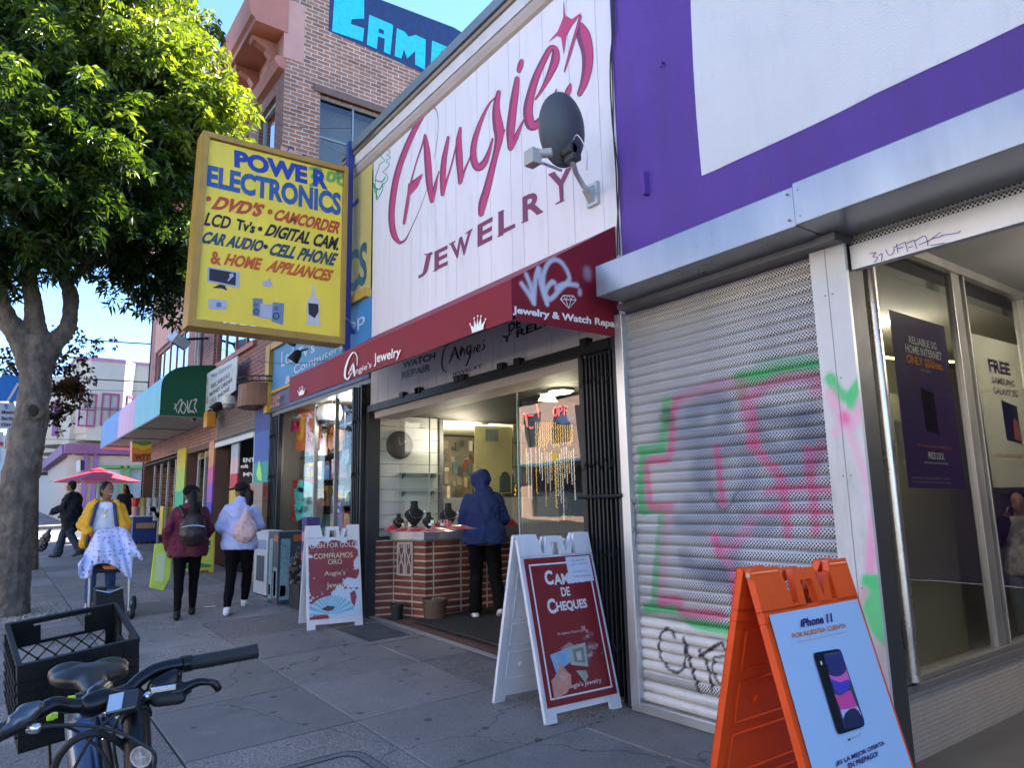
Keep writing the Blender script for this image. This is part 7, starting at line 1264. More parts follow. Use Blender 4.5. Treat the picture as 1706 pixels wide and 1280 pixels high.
# opposite side of the street: sunlit fronts that light and reflect in the shops
for k,(x0,x1,h,c) in enumerate(((-46,-33,9,(.72,.66,.55)),(-33,-21,11,(.62,.42,.32)),(-21,-11.5,8.5,(.66,.64,.58)),(-11.5,-2,10,(.76,.70,.58)),(-2,9,8.5,(.68,.52,.42)),(9,22,11,(.50,.50,.48)))):
    o=T('opposite_shop_building','%s stucco shop building on the opposite side of the street'%('cream','brick red','blue grey','ivory','salmon','pale grey')[k],'building',((x0+x1)/2,-17,0)); m_=MB(); hs=[]
    n=int((x1-x0)/2.6); 
    for i in range(n):
        xa=x0+.7+i*2.6
        for z in [4.6+3.1*j for j in range(int((h-4.5)/3.1))]: hs.append((xa,xa+1.3,z,z+1.9))
    hs.append((x0+1,x1-1,.7,3.2)); wallholes(m_,'y',-17,x0,x1-.02,-.4,h,[(a,b_,c1,d1) for a,b_,c1,d1 in hs],-.2); m_.box(x0,x1-.02,-26,-17.5,-.4,h-.1); m_.build('wall',mat('opp_%d'%k,c,.8,var=.08),o)
    m_=MB(); m_.box(x0,x1-.02,-17.4,-17.3,.5,h-.3); m_.build('panes',flat('opp_glass',(.05,.07,.09),.1),o); m_=MB(); m_.box(x0,x1-.02,-17.02,-16.0,3.4,3.55); m_.build('awning',flat('opp_awn%d'%k,[(.3,.05,.05),(.05,.2,.3),(.2,.2,.2)][k%3]),o)
# umbrella and vendor cart
um=T('red_umbrella','red vendor umbrella open over the drinks cart','umbrella',(-23.5,2.75,.6)); UX=-23.5; apex=fx(165,779,UX); m_=MB(); R0=1.15; n=8; ap=Vector((UX,apex.y,apex.z)); rz=-.42
rim=[ap+Vector((R0*math.cos(i*math.pi/4+.3),R0*math.sin(i*math.pi/4+.3),rz)) for i in range(n)]; rm2=[ap+Vector((R0*.2*math.cos(i*math.pi/4+.3),R0*.2*math.sin(i*math.pi/4+.3),-.10)) for i in range(n)]
for i in range(n): m_.add([rm2[i],rm2[(i+1)%n],rim[(i+1)%n],rim[i]],[(0,1,2,3)])
for i in range(n): m_.add([ap,rm2[i]+(rm2[i]-ap)*.15+Vector((0,0,.03)),rm2[(i+1)%n]+(rm2[(i+1)%n]-ap)*.15+Vector((0,0,.03))],[(0,1,2)])
m_.build('canopy',mat('umbrella_red',(.30,.01,.035),.6,var=.06),um); m_=MB(); m_.tube([ap,(ap.x,ap.y,gz(ap.x,ap.y))],.02,8); [m_.tube([ap+Vector((0,0,-.1)),r],.008,4) for r in rim]; m_.build('pole',flat('pole_white',(.5,.5,.5),.4),um)
ct=T('drinks_cart','blue vendor cart with a tan panel, stacked cups on top','cart',(-21.2,3.5,.5)); X=-21.2; a_=fx(222,862,X); b_=fx(263,902,X); zb=b_.z; m_=MB(); m_.box(X-.6,X,a_.y,b_.y,zb,a_.z); m_.build('body',mat('cart_blue',(.015,.04,.20),.4,var=.08),ct,bevel=.01); m_=MB(); c_=fx(227,872,X);d_=fx(258,880,X); m_.box(X,X+.01,c_.y,d_.y,d_.z,c_.z); m_.build('panel',flat('cart_tan',(.42,.26,.12)),ct); 
m_=MB(); m_.box(X-.65,X+.04,a_.y-.04,b_.y+.04,a_.z+.001,a_.z+.03); m_.build('counter',flat('cart_white',(.6,.62,.62)),ct)
for y in (a_.y+.12,b_.y-.12):
    for x in (X-.1,X-.5):
        m_=MB(); m_.rings([[Vector((x+.07*math.cos(t),y+dy,zb-.05+.07*math.sin(t)-.02)) for t in [i*math.pi/8 for i in range(16)]] for dy in (-.02,.02)]); m_.build('wheel',velvet,ct)
for k,(px,c,nm) in enumerate(((225,(.6,.03,.02),'red'),(238,(.45,.35,.08),'yellow striped'),(247,(.6,.6,.6),'white'),(258,(.6,.58,.55),'plain white'))):
    for j in range(2):
        p=fx(px,862-j*13,X-.1-.0*k); o=T('drink_tub','%s drink tub on the blue cart, %s row'%(nm,('bottom','top')[j]),'tub',(p.x,p.y,a_.z+.03+j*.23),'drink tubs on the cart'); m_=MB(); z0=a_.z+.031+j*.235; m_.lathe([(.075,z0),(.10,z0+.22),(.105,z0+.222),(.105,z0+.232)],(p.x,p.y,0),14); m_.build('tub',flat('tub_%s%d'%(nm[:3],j),c if j else tuple(.5*v+.25 for v in c),.4),o)
tb_=T('vendor_table_goods','clutter of white packets on the right of the cart','packets',(-20.4,4.0,1.3)); m_=MB(); rnd=random.Random(2)
for i in range(16): 
    p=fx(rnd.uniform(252,272),rnd.uniform(848,866),-20.6); m_.cbox(p,(.1,.12,.12))
tag(m_.build('packets',flat('packet_white',(.55,.56,.6),.5,var=.3,vs=14),tb_),kind='stuff')
yb_=T('yellow_bin','small yellow crate beside the vendor','crate',fx(287,848,-20)); m_=MB(); p=fx(287,847,-20); m_.cbox(p+Vector((0,0,-.3)),(.4,.5,.7)); m_.build('crate_shell',flat('crate_yellow',(.6,.45,.03)),yb_)
# ================= PEOPLE =================
SKIN=mat('skin_brown',(.24,.10,.052),.5,var=.06,vs=12); SKINL=mat('skin_light',(.42,.22,.14),.5,var=.06,vs=12); HAIR=mat('black_hair',(.004,.0035,.0035),.55,spec=.25,var=.3,vs=40,streak=.1)
V3=Vector
def lerp3(a,b,t): return V3(a).lerp(V3(b),t)
def hand(mb,w,d,palm,s,curl=.5,side=1):
    """w wrist, d direction of fingers, palm normal; five fingers of unequal length"""
    d=V3(d).normalized(); p=V3(palm); p=(p-d*p.dot(d)).normalized(); a=d.cross(p)*side; w=V3(w)
    mb.cap(w,w+d*.05*s,.026*s,.034*s,10,sq=.55,side=a); mb.cap(w+d*.03*s,w+d*.075*s,.034*s,.038*s,10,sq=.42,side=a)
    for i,(o,l) in enumerate(((-.030,.062),(-.010,.074),(.010,.070),(.029,.054))):
        b=w+d*.085*s+a*o*s; k=(d+p*curl).normalized(); m_=b+k*l*.5*s; e=m_+(d*.55+p*(curl*1.5)).normalized()*l*.5*s
        mb.cap(b-d*.02*s,m_,.0098*s,.009*s,8); mb.cap(m_,e,.009*s,.008*s,8)
    t=w+d*.025*s-a*.03*s; t2=t+(d*.6-a*.6+p*.35).normalized()*.045*s; mb.cap(t,t2,.012*s,.011*s,8); mb.cap(t2,t2+(d*.9-a*.1+p*.4).normalized()*.032*s,.011*s,.009*s,8)
def person(label,loc,face,H,J=None,skin=SKIN,vox=.011,hips=1,belly=1,look=None,hair='short',group=None,jacket=None,top=None,pants=None,shoes=None,hands=True,extra=None,facefeat=True,shoul=1):
    s=H/1.7; ang_=math.atan2(face[1],face[0]); F=V3((math.cos(ang_),math.sin(ang_),0)); Rt=V3((F.y,-F.x,0)); L0=V3(loc)
    W=lambda x,y,z: L0+(Rt*x+F*y)*s+V3((0,0,z*s))
    j=dict(pel=(0,0,.94),chest=(0,.0,1.28),neck=(0,0,1.44),head=(0,.015,1.585),shR=(.155,0,1.365),shL=(-.155,0,1.365),elR=(.23,-.02,1.12),elL=(-.23,-.02,1.12),wrR=(.22,.06,.87),wrL=(-.22,.06,.87),hiR=(.09,0,.90),hiL=(-.09,0,.90),knR=(.10,.03,.49),knL=(-.10,.03,.49),anR=(.10,-.01,.09),anL=(-.10,-.01,.09),toR=None,toL=None,hdR=None,hdL=None,pmR=None,pmL=None)
    if J: j.update(J)
    P={k:W(*v) for k,v in j.items() if v is not None}
    o=T('person',label,'person',loc,group); lk=look or face; la=math.atan2(lk[1],lk[0]); HF=V3((math.cos(la),math.sin(la),-(look[2] if look and len(look)>2 else 0))).normalized(); HR=V3((HF.y,-HF.x,0)).normalized(); HU=HR.cross(HF)
    def torso(mb,inf,z0=None,wide=1,bot=0,hipx=0):
        inf0=inf
        a=P['pel'];b=P['chest'];c=P['neck']; rs=[]
        for t,q,rx,ry in ((-.35-bot,0,.165*hips,.12),(-.1,0,.172*hips,.125),(.25,0,.155*hips*belly,.115*belly),(.6,0,.150*belly,.110*belly),(1,0,.170,.118),(1,.35,.178,.112),(1,.65,.165,.095),(1,.85,.10,.07),(1,1.0,.058,.058)):
            inf=inf0+(hipx if t<.4 else 0); cc=a.lerp(b,t) if q==0 else b.lerp(c,q); sh=.04 if 0<=t<.7 and belly>1.05 else 0; rs.append([cc+(Rt*((rx*shoul if t>=1 else rx)*wide+inf)*math.cos(k*math.pi/9)+F*(((ry+inf)*math.sin(k*math.pi/9))+(sh*(belly-1)*3 if math.sin(k*math.pi/9)>0 else 0)))*s for k in range(18)])
        mb.rings(rs)
    def arm(mb,inf,sd,to=1.0,cuff=0):
        a,b,c=P['sh'+sd],P['el'+sd],P['wr'+sd]; mb.cap(a,b,(.050+inf)*s,(.042+inf)*s); e=b.lerp(c,to); mb.cap(b,e,(.043+inf)*s,(.031+inf*.9+cuff)*s)
        mb.cap(P['neck'].lerp(a,.35)-V3((0,0,.03*s)),a,(.045+inf*.8)*s,(.048+inf*.8)*s)
    def leg(mb,inf,sd,to=1.0,flare=0):
        a,b,c=P['hi'+sd],P['kn'+sd],P['an'+sd]; mb.cap(a,b,(.088*hips**.6+inf)*s,(.058+inf)*s); m1=b.lerp(c,.35); mb.cap(b,m1,(.056+inf)*s,(.054+inf)*s); mb.cap(m1,b.lerp(c,to),(.054+inf)*s,(.036+inf+flare)*s)
    def foot(mb,inf,sd):
        a=P['an'+sd]; t=P.get('to'+sd) or (a+F*.15*s-V3((0,0,.055*s))); d=(t-a); h=d.normalized(); hl=a-h*.045*s; hl.z=min(hl.z,a.z-.02*s)
        hl=a-V3((0,0,.05*s))-F*.03*s if not P.get('to'+sd) else a+V3((0,0,-.04*s))-F*.02*s
        mb.cap(a,hl,(.036+inf)*s,(.034+inf)*s); mb.cap(hl,t,(.036+inf)*s,(.030+inf)*s,12,sq=.85); mb.cap(hl.lerp(t,.55),t,(.042+inf)*s,(.036+inf)*s,12,sq=.6,side=Rt)
    hd=P['head']; hs=s*1.0
    def headm(mb):
        M_=Matrix((HR,HF,HU)).transposed()
        mb.ell(hd+HU*.02*hs,(.074*hs,.092*hs,.10*hs),M_,18,12); mb.ell(hd-HU*.045*hs+HF*.022*hs,(.056*hs,.066*hs,.066*hs),M_,14,9); mb.cap(hd-HU*.07*hs+HF*.055*hs,hd-HU*.085*hs+HF*.062*hs,.024*hs,.022*hs,10)
        mb.cap(hd+HF*.088*hs+HU*.012*hs,hd+HF*.106*hs-HU*.022*hs,.009*hs,.014*hs,8); mb.cap(hd+HF*.080*hs-HU*.052*hs-HR*.018*hs,hd+HF*.080*hs-HU*.052*hs+HR*.018*hs,.010*hs,.010*hs,8)
        for q in (-1,1): mb.cap(hd+HR*q*.074*hs-HU*.018*hs,hd+HR*q*.080*hs+HU*.018*hs,.010*hs,.013*hs,8,sq=.6,side=HF)
        mb.cap(P['neck']-V3((0,0,.05*s)),hd-HU*.05*hs,.055*s,.048*s,12)
    b=MB(); torso(b,-.012); headm(b)
    for sd in 'RL':
        arm(b,-.006,sd); leg(b,-.006,sd); foot(b,-.006,sd)
        if hands:
            d=V3(W(*j['hd'+sd]))-L0 if j.get('hd'+sd) else (P['wr'+sd]-P['el'+sd]); 
            if j.get('hd'+sd): d=(Rt*j['hd'+sd][0]+F*j['hd'+sd][1]+V3((0,0,j['hd'+sd][2])))
            pm=j.get('pm'+sd) or ((-1 if sd=='R' else 1),.1,0); pmv=Rt*pm[0]+F*pm[1]+V3((0,0,pm[2])); hand(b,P['wr'+sd],d,pmv,s,.55,1 if sd=='R' else -1)
    rb=remesh(b,vox,2); rb.build('body',skin,o,smooth=True)
    def cloth(name,fn,mt_,v=.016,sm=3,disp=.012,ds=9,label=None):
        q=MB(); fn(q); return remesh(q,v,sm,disp,ds,len(label or name)).build(name,mt_,o,label,smooth=True)
    if pants:
        def f(mb):
            torso_low=MB(); a=P['pel']; mb.rings([[a+V3((0,0,z*s))+(Rt*(r1*hips+.006)*math.cos(k*math.pi/8)+F*(r2+.0)*math.sin(k*math.pi/8))*s for k in range(16)] for z,r1,r2 in ((-.10,.15,.115),(-.04,.172,.13),(.04,.165,.122),(.10,.155,.112),(.17,.14,.10))])
            for sd in 'RL': leg(mb,pants.get('inf',.012),sd,pants.get('to',.93),pants.get('flare',0))
        cloth(pants.get('name','trousers'),f,pants['mat'],.014,2,pants.get('disp',.006),14)
    if shoes:
        for sd in 'RL':
            q=MB(); foot(q,.008,sd); sh_=remesh(q,.010,1).build('shoe',shoes,o,smooth=True)
    if top: cloth(top.get('name','shirt'),lambda mb:(torso(mb,top.get('inf',.012),bot=top.get('bot',0))),top['mat'],.014,2,.004)
    if jacket:
        def f(mb):
            torso(mb,jacket.get('inf',.03),wide=jacket.get('wide',1),bot=jacket.get('bot',.0),hipx=jacket.get('hipx',.022))
            for sd in 'RL': arm(mb,jacket.get('ainf',.022),sd,jacket.get('to',.96),jacket.get('cuff',0))
            if jacket.get('fn'): jacket['fn'](mb,P,W,s)
        cloth(jacket.get('name','jacket'),f,jacket['mat'],.015,3,jacket.get('disp',.014),jacket.get('ds',8),jacket.get('label'))
    if hair:
        q=MB(); M_=Matrix((HR,HF,HU)).transposed(); q.ell(hd+HU*.038*hs-HF*.014*hs,(.084*hs,.094*hs,.092*hs),M_,16,10); q.ell(hd-HF*.045*hs-HU*.01*hs,(.076*hs,.060*hs,.085*hs),M_,14,8)
        if hair=='pony':
            for a,b_,r0,r1 in (((0,-.085,.03),(0,-.13,-.02),.032,.045),((0,-.13,-.02),(.0,-.12,-.16),.048,.05),((0,-.12,-.16),(-.01,-.10,-.32),.05,.018)): q.cap(hd+(HR*a[0]+HF*a[1]+HU*a[2])*hs,hd+(HR*b_[0]+HF*b_[1]+HU*b_[2])*hs,r0*hs,r1*hs)
        if hair=='long':
            for a,b_,r0,r1 in (((0,-.075,.03),(.0,-.11,-.10),.06,.08),((0,-.11,-.10),(-.03,-.13,-.30),.085,.085),((-.03,-.13,-.30),(-.05,-.13,-.42),.08,.04)): q.cap(hd+(HR*a[0]+HF*a[1]+HU*a[2])*hs,hd+(HR*b_[0]+HF*b_[1]+HU*b_[2])*hs,r0*hs,r1*hs)
        if hair=='bun': q.ell(hd+HU*.10*hs-HF*.05*hs,(.05*hs,.05*hs,.045*hs),M_)
        remesh(q,.010,2,.006,26).build('hair',HAIR,o,smooth=True)
    if facefeat:
        for q in (-1,1):
            e=hd+HR*q*.030*hs+HF*.0845*hs+HU*.010*hs; MB().ell(e,(.011*hs,.006*hs,.007*hs),Matrix((HR,HF,HU)).transposed(),10,6).build('eye',flat('eye_white',(.55,.52,.5),.2),o); MB().ell(e+HF*.004*hs,(.0055*hs,.004*hs,.0055*hs),Matrix((HR,HF,HU)).transposed(),8,6).build('pupil',flat('eye_dark',(.01,.007,.005),.1),o)
            m_=MB(); m_.tube([e+HU*.018*hs+HR*q*t*hs+HF*(.006-abs(t)*.25)*hs for t in (-.014,0,.016)],.0032*hs,5); m_.build('eyebrow',HAIR,o)
    if extra: extra(o,P,W,s,hd,HR,HF,HU)
    return o,P,W,s
WSH=mat('white_shoe',(.68,.66,.64),.5,var=.05); BSH=mat('black_shoe',(.008,.008,.008),.5,var=.1,spec=.3); BLKP=mat('black_leggings',(.0035,.0035,.004),.85,var=.1,spec=.15); 
# --- hooded customer at the counter, seen from behind
hood_m=mat('navy_fleece',(.009,.026,.125),.85,var=.12,vs=6)
def hoodfn(mb,P,W,s):
    h=P['head']; F_=(W(0,1,0)-W(0,0,0)).normalized(); mb.ell(h+V3((0,0,.025))-F_*.012,(.112,.118,.128),n=18,m=12); mb.cap(h-F_*.04-V3((0,0,.06)),P['neck']-F_*.035-V3((0,0,.0)),.09,.105); mb.cap(h-F_*.05+V3((0,0,.10)),h-F_*.10+V3((0,0,-.03)),.05,.06)
    0
fz_=lambda x,y: .117+.028*0
o,P,W,s=person('person in a blue hooded sweatshirt and black trousers leaning on the shop counter',(-6.66,4.50,.125),(-.86,.50),1.63,
 dict(pel=(0,-.03,.93),chest=(.0,.06,1.25),neck=(0,.10,1.41),head=(-.01,.16,1.54),shR=(.16,.08,1.335),shL=(-.16,.08,1.335),elR=(.235,.13,1.10),elL=(-.245,.10,1.10),wrR=(.16,.33,1.03),wrL=(-.20,.32,1.03),hdR=(-.3,1,.0),hdL=(.3,1,0),pmR=(0,0,-1),pmL=(0,0,-1),hiR=(.09,-.02,.88),hiL=(-.09,-.02,.88),knR=(.12,.00,.49),knL=(-.09,.06,.49),anR=(.16,-.20,.15),anL=(-.11,-.02,.09),toR=(.17,-.06,.045)),
 jacket=dict(mat=hood_m,inf=.036,ainf=.03,fn=hoodfn,name='hooded_sweatshirt',disp=.022,ds=9,wide=1.02,bot=-.05,hipx=.045),pants=dict(mat=BLKP,inf=.022,to=.97,flare=.015,disp=.012),shoes=WSH,hair=None,facefeat=False)
# --- woman in the yellow jacket
yj=mat('yellow_jacket_cloth',(.72,.36,.008),.6,var=.08,vs=5); dn_=mat('denim',(.03,.07,.20),.75,var=.2,vs=12)
def yw(o,P,W,s,hd,HR,HF,HU):
    m_=MB(); m_.tube([hd+HF*.088*s-HU*.050*s+HR*q*s for q in (-.020,-.01,0,.01,.020)],[.004*s,.007*s,.008*s,.007*s,.004*s],8); m_.build('teeth',flat('teeth_white',(.75,.73,.7),.3),o)
    q=MB(); a=P['chest'];n_=P['neck']; F_=(W(0,1,0)-W(0,0,0)).normalized(); Rr=(W(1,0,0)-W(0,0,0)).normalized()
    m_=MB(); m_.tube([tuple(v) for v in cr([tuple(n_+Rr*.05+F_*.05),tuple(n_+Rr*.03+F_*.115-V3((0,0,.09))),tuple(n_+F_*.145-V3((0,0,.15))),tuple(n_-Rr*.03+F_*.115-V3((0,0,.09))),tuple(n_-Rr*.05+F_*.05)],5)],.004,5); m_.cbox(n_+F_*.16-V3((0,0,.18)),(.012,.02,.035)); m_.build('necklace',gold,o)
    for sd in (-1,1):
        m_=MB(); pts=[P['neck']+Rr*sd*.085+F_*.045+V3((0,0,.0)),P['chest']+Rr*sd*.10+F_*.150+V3((0,0,.04)),P['pel']+Rr*sd*.135+F_*.175+V3((0,0,.16)),P['pel']+Rr*sd*.16+F_*.155-V3((0,0,.05))]
        m_.rings([[p+Rr*dx*sd+F_*dy for dx,dy in ((-.012,.0),(-.012,.012),(.012,.018),(.03,.006),(.02,-.01))] for p in pts]); m_.build('jacket_lining',flat('navy_lining',(.025,.04,.12),.7),o)
def yjf(mb,P,W,s):
    F_=(W(0,1,0)-W(0,0,0)).normalized(); Rr=(W(1,0,0)-W(0,0,0)).normalized()
    mb.ell(P['neck']-F_*.08+V3((0,0,.0)),(.13,.09,.07)); 
    for sd in (-1,1):
        for t in range(9):
            u=t/8; p=(P['neck']+Rr*sd*.115+F_*.03).lerp(P['pel']+Rr*sd*.205+F_*.10,u); p+=F_*.055*math.sin(u*3.1)+Rr*sd*.02*math.sin(u*3.1); mb.ell(p-V3((0,0,.04)),(.055,.055,.08),n=10,m=7)
        mb.cap(P['neck']+Rr*sd*.09-F_*.04,P['neck']+Rr*sd*.10+F_*.06-V3((0,0,.05)),.04,.035)
    rs=[]; a=P['pel']; b=P['neck']
    for t,rx,ry in ((-.3,.20,.13),(0,.21,.135),(.3,.195,.13),(.7,.20,.13),(.9,.19,.11),(1.0,.10,.08)):
        c=a.lerp(b,t)-F_*.045-V3((0,0,.02)); rs.append([c+(Rr*rx*math.cos(k*math.pi/8)+F_*ry*math.sin(k*math.pi/8)*(1 if math.sin(k*math.pi/8)<0 else .45)) for k in range(16)])
    mb.rings(rs); 
    for sd in 'RL':
        mb.cap(P['sh'+sd],P['el'+sd],.076,.074); mb.cap(P['el'+sd],P['el'+sd].lerp(P['wr'+sd],.88),.080,.058); mb.cap(P['neck'].lerp(P['sh'+sd],.5)-V3((0,0,.03)),P['sh'+sd],.06,.074)
wl=Vector((-10.52,1.27,.155)); fdir=(-wl.x,-wl.y-.0)
o,P,W,s=person('smiling woman in an open yellow jacket over a white top, pushing a covered pushchair',tuple(wl),(.985,-.17),1.57,
 dict(elR=(.26,.03,1.13),elL=(-.26,.03,1.13),wrR=(.16,.27,1.02),wrL=(-.22,.27,1.02),shR=(.165,0,1.36),shL=(-.165,0,1.36),hdR=(-.5,.8,-.15),hdL=(.5,.8,-.15),pmR=(0,0,-1),pmL=(0,0,-1),knR=(.11,.10,.50),knL=(-.11,-.02,.50),anR=(.12,.05,.09),anL=(-.12,-.20,.14),head=(.0,.03,1.585)),
 hips=1.15,belly=1.18,look=(.88,.42,-.02),hair='bun',top=dict(mat=mat('white_top',(.66,.68,.78),.7,var=.05),inf=.018),pants=dict(mat=dn_,inf=.016),shoes=mat('pale_trainers',(.5,.6,.7),.5),extra=yw,vox=.009)
q=MB(); yjf(q,P,W,s)
jk=remesh(q,.014,3,.016,8)
# cut the front opening: keep faces away from the strip in front of the shirt
F_=(W(0,1,0)-W(0,0,0)).normalized(); Rr=(W(1,0,0)-W(0,0,0)).normalized(); fc=[]
for f_ in jk.f:
    c=sum((jk.v[i] for i in f_),V3())/len(f_); d=c-P['pel']; u=abs(d.dot(Rr)); v=d.dot(F_)
    if v>.02 and u<.075+.05*max(0,(P['neck'].z-c.z)/.5) and c.z<P['neck'].z+.02: continue
    fc.append(f_)
jk.f=fc; jk.mi=[0]*len(fc); jo=jk.build('jacket',yj,o,smooth=True); so2=jo.modifiers.new('s','SOLIDIFY'); so2.thickness=.012
# --- pushchair with a muslin
st_=T('pushchair','black and silver pushchair with a parasol muslin over its hood','pushchair',(-9.75,1.33,.11)); 
PC=lambda px,py,d=-9.55: fx(px,py,d)
tubeS=flat('silver_tube',(.5,.52,.56),.3,metal=.7); bkf=mat('pram_black',(.007,.007,.009),.7,var=.1)
m_=MB(); lb_,lt_=PC(148,1012),PC(150,955); rb_,rt_=PC(214,1018),PC(216,955); m_.tube([lb_,lt_],.017,8); m_.tube([rb_,rt_],.017,8); m_.tube([lt_,lt_+V3((-.25,0,.22)),V3((-10.0,fx(165,880,-10.).y,1.10)),V3((-10.12,fx(163,880,-10.12).y,1.14))],.013,8); m_.tube([rt_,rt_+V3((-.25,0,.22)),V3((-10.0,fx(205,880,-10.).y,1.10)),V3((-10.12,fx(207,880,-10.12).y,1.14))],.013,8); m_.tube([V3((-10.12,fx(161,880,-10.12).y,1.14)),V3((-10.12,fx(209,880,-10.12).y,1.14))],.017,8); m_.build('frame',tubeS,st_,smooth=True)
m_=MB(); a_,b_=PC(148,952),PC(213,950); m_.tube([a_,b_],.026,8); m_.build('bumper_bar',bkf,st_,smooth=True)
m_=MB(); p=[PC(158,1040),PC(210,1040),PC(205,980),PC(160,982)]; m_.prism(p,(-.28,0,0)); m_.build('basket',bkf,st_,bevel=.01); m_=MB(); m_.tube([PC(160,984,-9.545),PC(182,988,-9.53),PC(205,979,-9.545)],.008,6); m_.build('basket_trim',tubeS,st_)
m_=MB(); c_=PC(183,985,-9.54); m_.cbox(c_,(.006,.07,.035)); m_.build('badge',flat('badge_blue',(.10,.14,.40),.4),st_)
m_=MB(); p=[PC(152,950,-9.7),PC(210,950,-9.7),PC(208,905,-9.7),PC(160,905,-9.7)]; m_.prism(p,(-.30,0,.04)); m_.build('seat',bkf,st_,bevel=.02); m_=MB(); c_=PC(182,948,-9.60); m_.cbox(c_,(.14,.12,.07)); m_.build('orange_toy',flat('toy_orange',(.7,.14,.02),.5),st_,bevel=.01)
for k,(px,py,dx,r) in enumerate(((152,1030,-9.52,.085),(219,1035,-9.52,.085),(148,1010,-10.0,.10),(222,1012,-10.0,.10))):
    c_=fx(px,py,dx); c_.z=gz(c_.x,c_.y)+r+.004; w_=MB(); w_.rings([[c_+V3((rr*math.cos(t),y,rr*math.sin(t))) for t in [i*math.pi/10 for i in range(20)]] for rr,y in ((r*.8,-.022),(r,-.015),(r,.015),(r*.8,.022))]); wo=w_.build('wheel',bkf,st_,smooth=True); w_=MB(); w_.rings([[c_+V3((rr*math.cos(t),y,rr*math.sin(t))) for t in [i*math.pi/8 for i in range(16)]] for rr,y in ((r*.45,-.028),(r*.45,.028))]); w_.build('hub',tubeS,wo)
    m_=MB(); m_.tube([c_,(lb_ if px<180 else rb_)+V3((0 if k<2 else -.12,0,0))],.012,6); m_.build('fork',bkf,st_)
# muslin: a draped sheet with dots
def mus():
    m=mat('dotted_muslin',(.56,.62,.86),.8,var=.04); n=m.node_tree.nodes; L=m.node_tree.links; b=n['Principled BSDF']; src=b.inputs['Base Color'].links[0].from_socket; tc=n.new('ShaderNodeTexCoord'); v=n.new('ShaderNodeTexVoronoi'); v.inputs['Scale'].default_value=19; v.inputs['Randomness'].default_value=.55; L.new(tc.outputs['Object'],v.inputs['Vector']); lt=n.new('ShaderNodeMath'); lt.operation='LESS_THAN'; lt.inputs[1].default_value=.30; L.new(v.outputs['Distance'],lt.inputs[0]); hs=n.new('ShaderNodeMix'); hs.data_type='RGBA'; sc_=n.new('ShaderNodeSeparateColor'); L.new(v.outputs['Color'],sc_.inputs[0]); g_=n.new('ShaderNodeMath'); g_.operation='GREATER_THAN'; g_.inputs[1].default_value=.45; L.new(sc_.outputs[0],g_.inputs[0]); L.new(g_.outputs[0],hs.inputs[0]); hs.inputs[6].default_value=(.50,.16,.42,1); hs.inputs[7].default_value=(.16,.24,.55,1); mx=n.new('ShaderNodeMix'); mx.data_type='RGBA'; L.new(lt.outputs[0],mx.inputs[0]); L.new(src,mx.inputs[6]); L.new(hs.outputs[2],mx.inputs[7]); L.new(mx.outputs[2],b.inputs['Base Color']); return m
edge=[(130,942),(133,963),(150,962),(158,942),(180,940),(196,948),(212,962),(219,965),(222,930),(238,934),(232,922),(222,905),(210,890)]
top_=[(146,915),(152,902),(158,891),(164,884),(172,881),(181,880),(190,879),(199,879),(206,880),(211,883),(214,888),(214,888),(213,887)]
n1=len(edge); vs=[];rows=14
for i in range(rows+1):
    t=i/rows
    for k in range((n1-1)*4+1):
        e=np.array(cr([(a,b_,0) for a,b_ in edge],4)[k][:2]); p_=np.array(cr([(a,b_,0) for a,b_ in top_],4)[k][:2]); q=p_+(e-p_)*t
        dep=-9.92+.42*math.sin(min(1,t*1.2)*1.57)+.025*math.sin(k*1.1)*t; vs.append(fx(q[0],q[1],dep))
nn=(n1-1)*4+1; m_=MB(); m_.add(vs,[(i*nn+k,i*nn+k+1,(i+1)*nn+k+1,(i+1)*nn+k) for i in range(rows) for k in range(nn-1)])
m_.add([vs[k] for k in range(nn)]+[fx(165,912,-10.1),fx(190,884,-10.12),fx(208,888,-10.12)],[(k,k+1,nn+(0 if k<nn*.33 else 1 if k<nn*.7 else 2)) for k in range(nn-1)])
mo=m_.build('muslin_cloth',mus(),None,smooth=True); tag(mo,'pale blue dotted muslin draped over the pushchair','blanket'); so2=mo.modifiers.new('s','SOLIDIFY'); so2.thickness=.006
# --- girl in maroon
def bagstrap(o,P,W,s,side): pass
mj=mat('maroon_hoodie',(.095,.006,.026),.8,var=.12,vs=6)
def mjf(mb,P,W,s): F_=(W(0,1,0)-W(0,0,0)).normalized(); mb.ell(P['neck']-F_*.05-V3((0,0,.01)),(.11,.10,.06))
o,P,W,s=person('woman in a maroon hooded jacket with long black hair and brown rucksack, walking away',(-9.18,1.99,.117),(-.97,.20),1.52,
 dict(anL=(-.09,-.12,.09),knL=(-.09,.03,.50),anR=(.09,.22,.09),knR=(.09,.16,.51),shR=(.155,0,1.35),shL=(-.155,0,1.35),elR=(.27,.05,1.13),elL=(-.27,-.05,1.12),wrR=(.22,.22,1.03),wrL=(-.24,.03,.90),hdL=(0,.05,-1)),hips=1.12,look=(-.95,-.2,.0),hair='long',
 jacket=dict(mat=mj,inf=.030,ainf=.026,fn=mjf,wide=1.04,disp=.02,bot=.12),pants=dict(mat=BLKP,inf=.008,to=.95,name='leggings'),shoes=BSH,facefeat=False)
m_=MB(); hd=P['head']; HF=V3((-.97,.2,0)); m_.ell(hd+V3((0,0,.045))-HF*.005,(.097,.097,.075),n=16,m=9); remesh(m_,.01,2).build('cap',flat('cap_black',(.004,.004,.0045),.8,spec=.2),o,smooth=True)
m_=MB(); m_.cap(P['neck']+V3((0,0,.0))+HF*.02,P['neck']+V3((0,0,.05))+HF*.04,.065,.06,14); m_.build('collar',flat('collar_pale',(.5,.5,.6),.8),o,smooth=True)
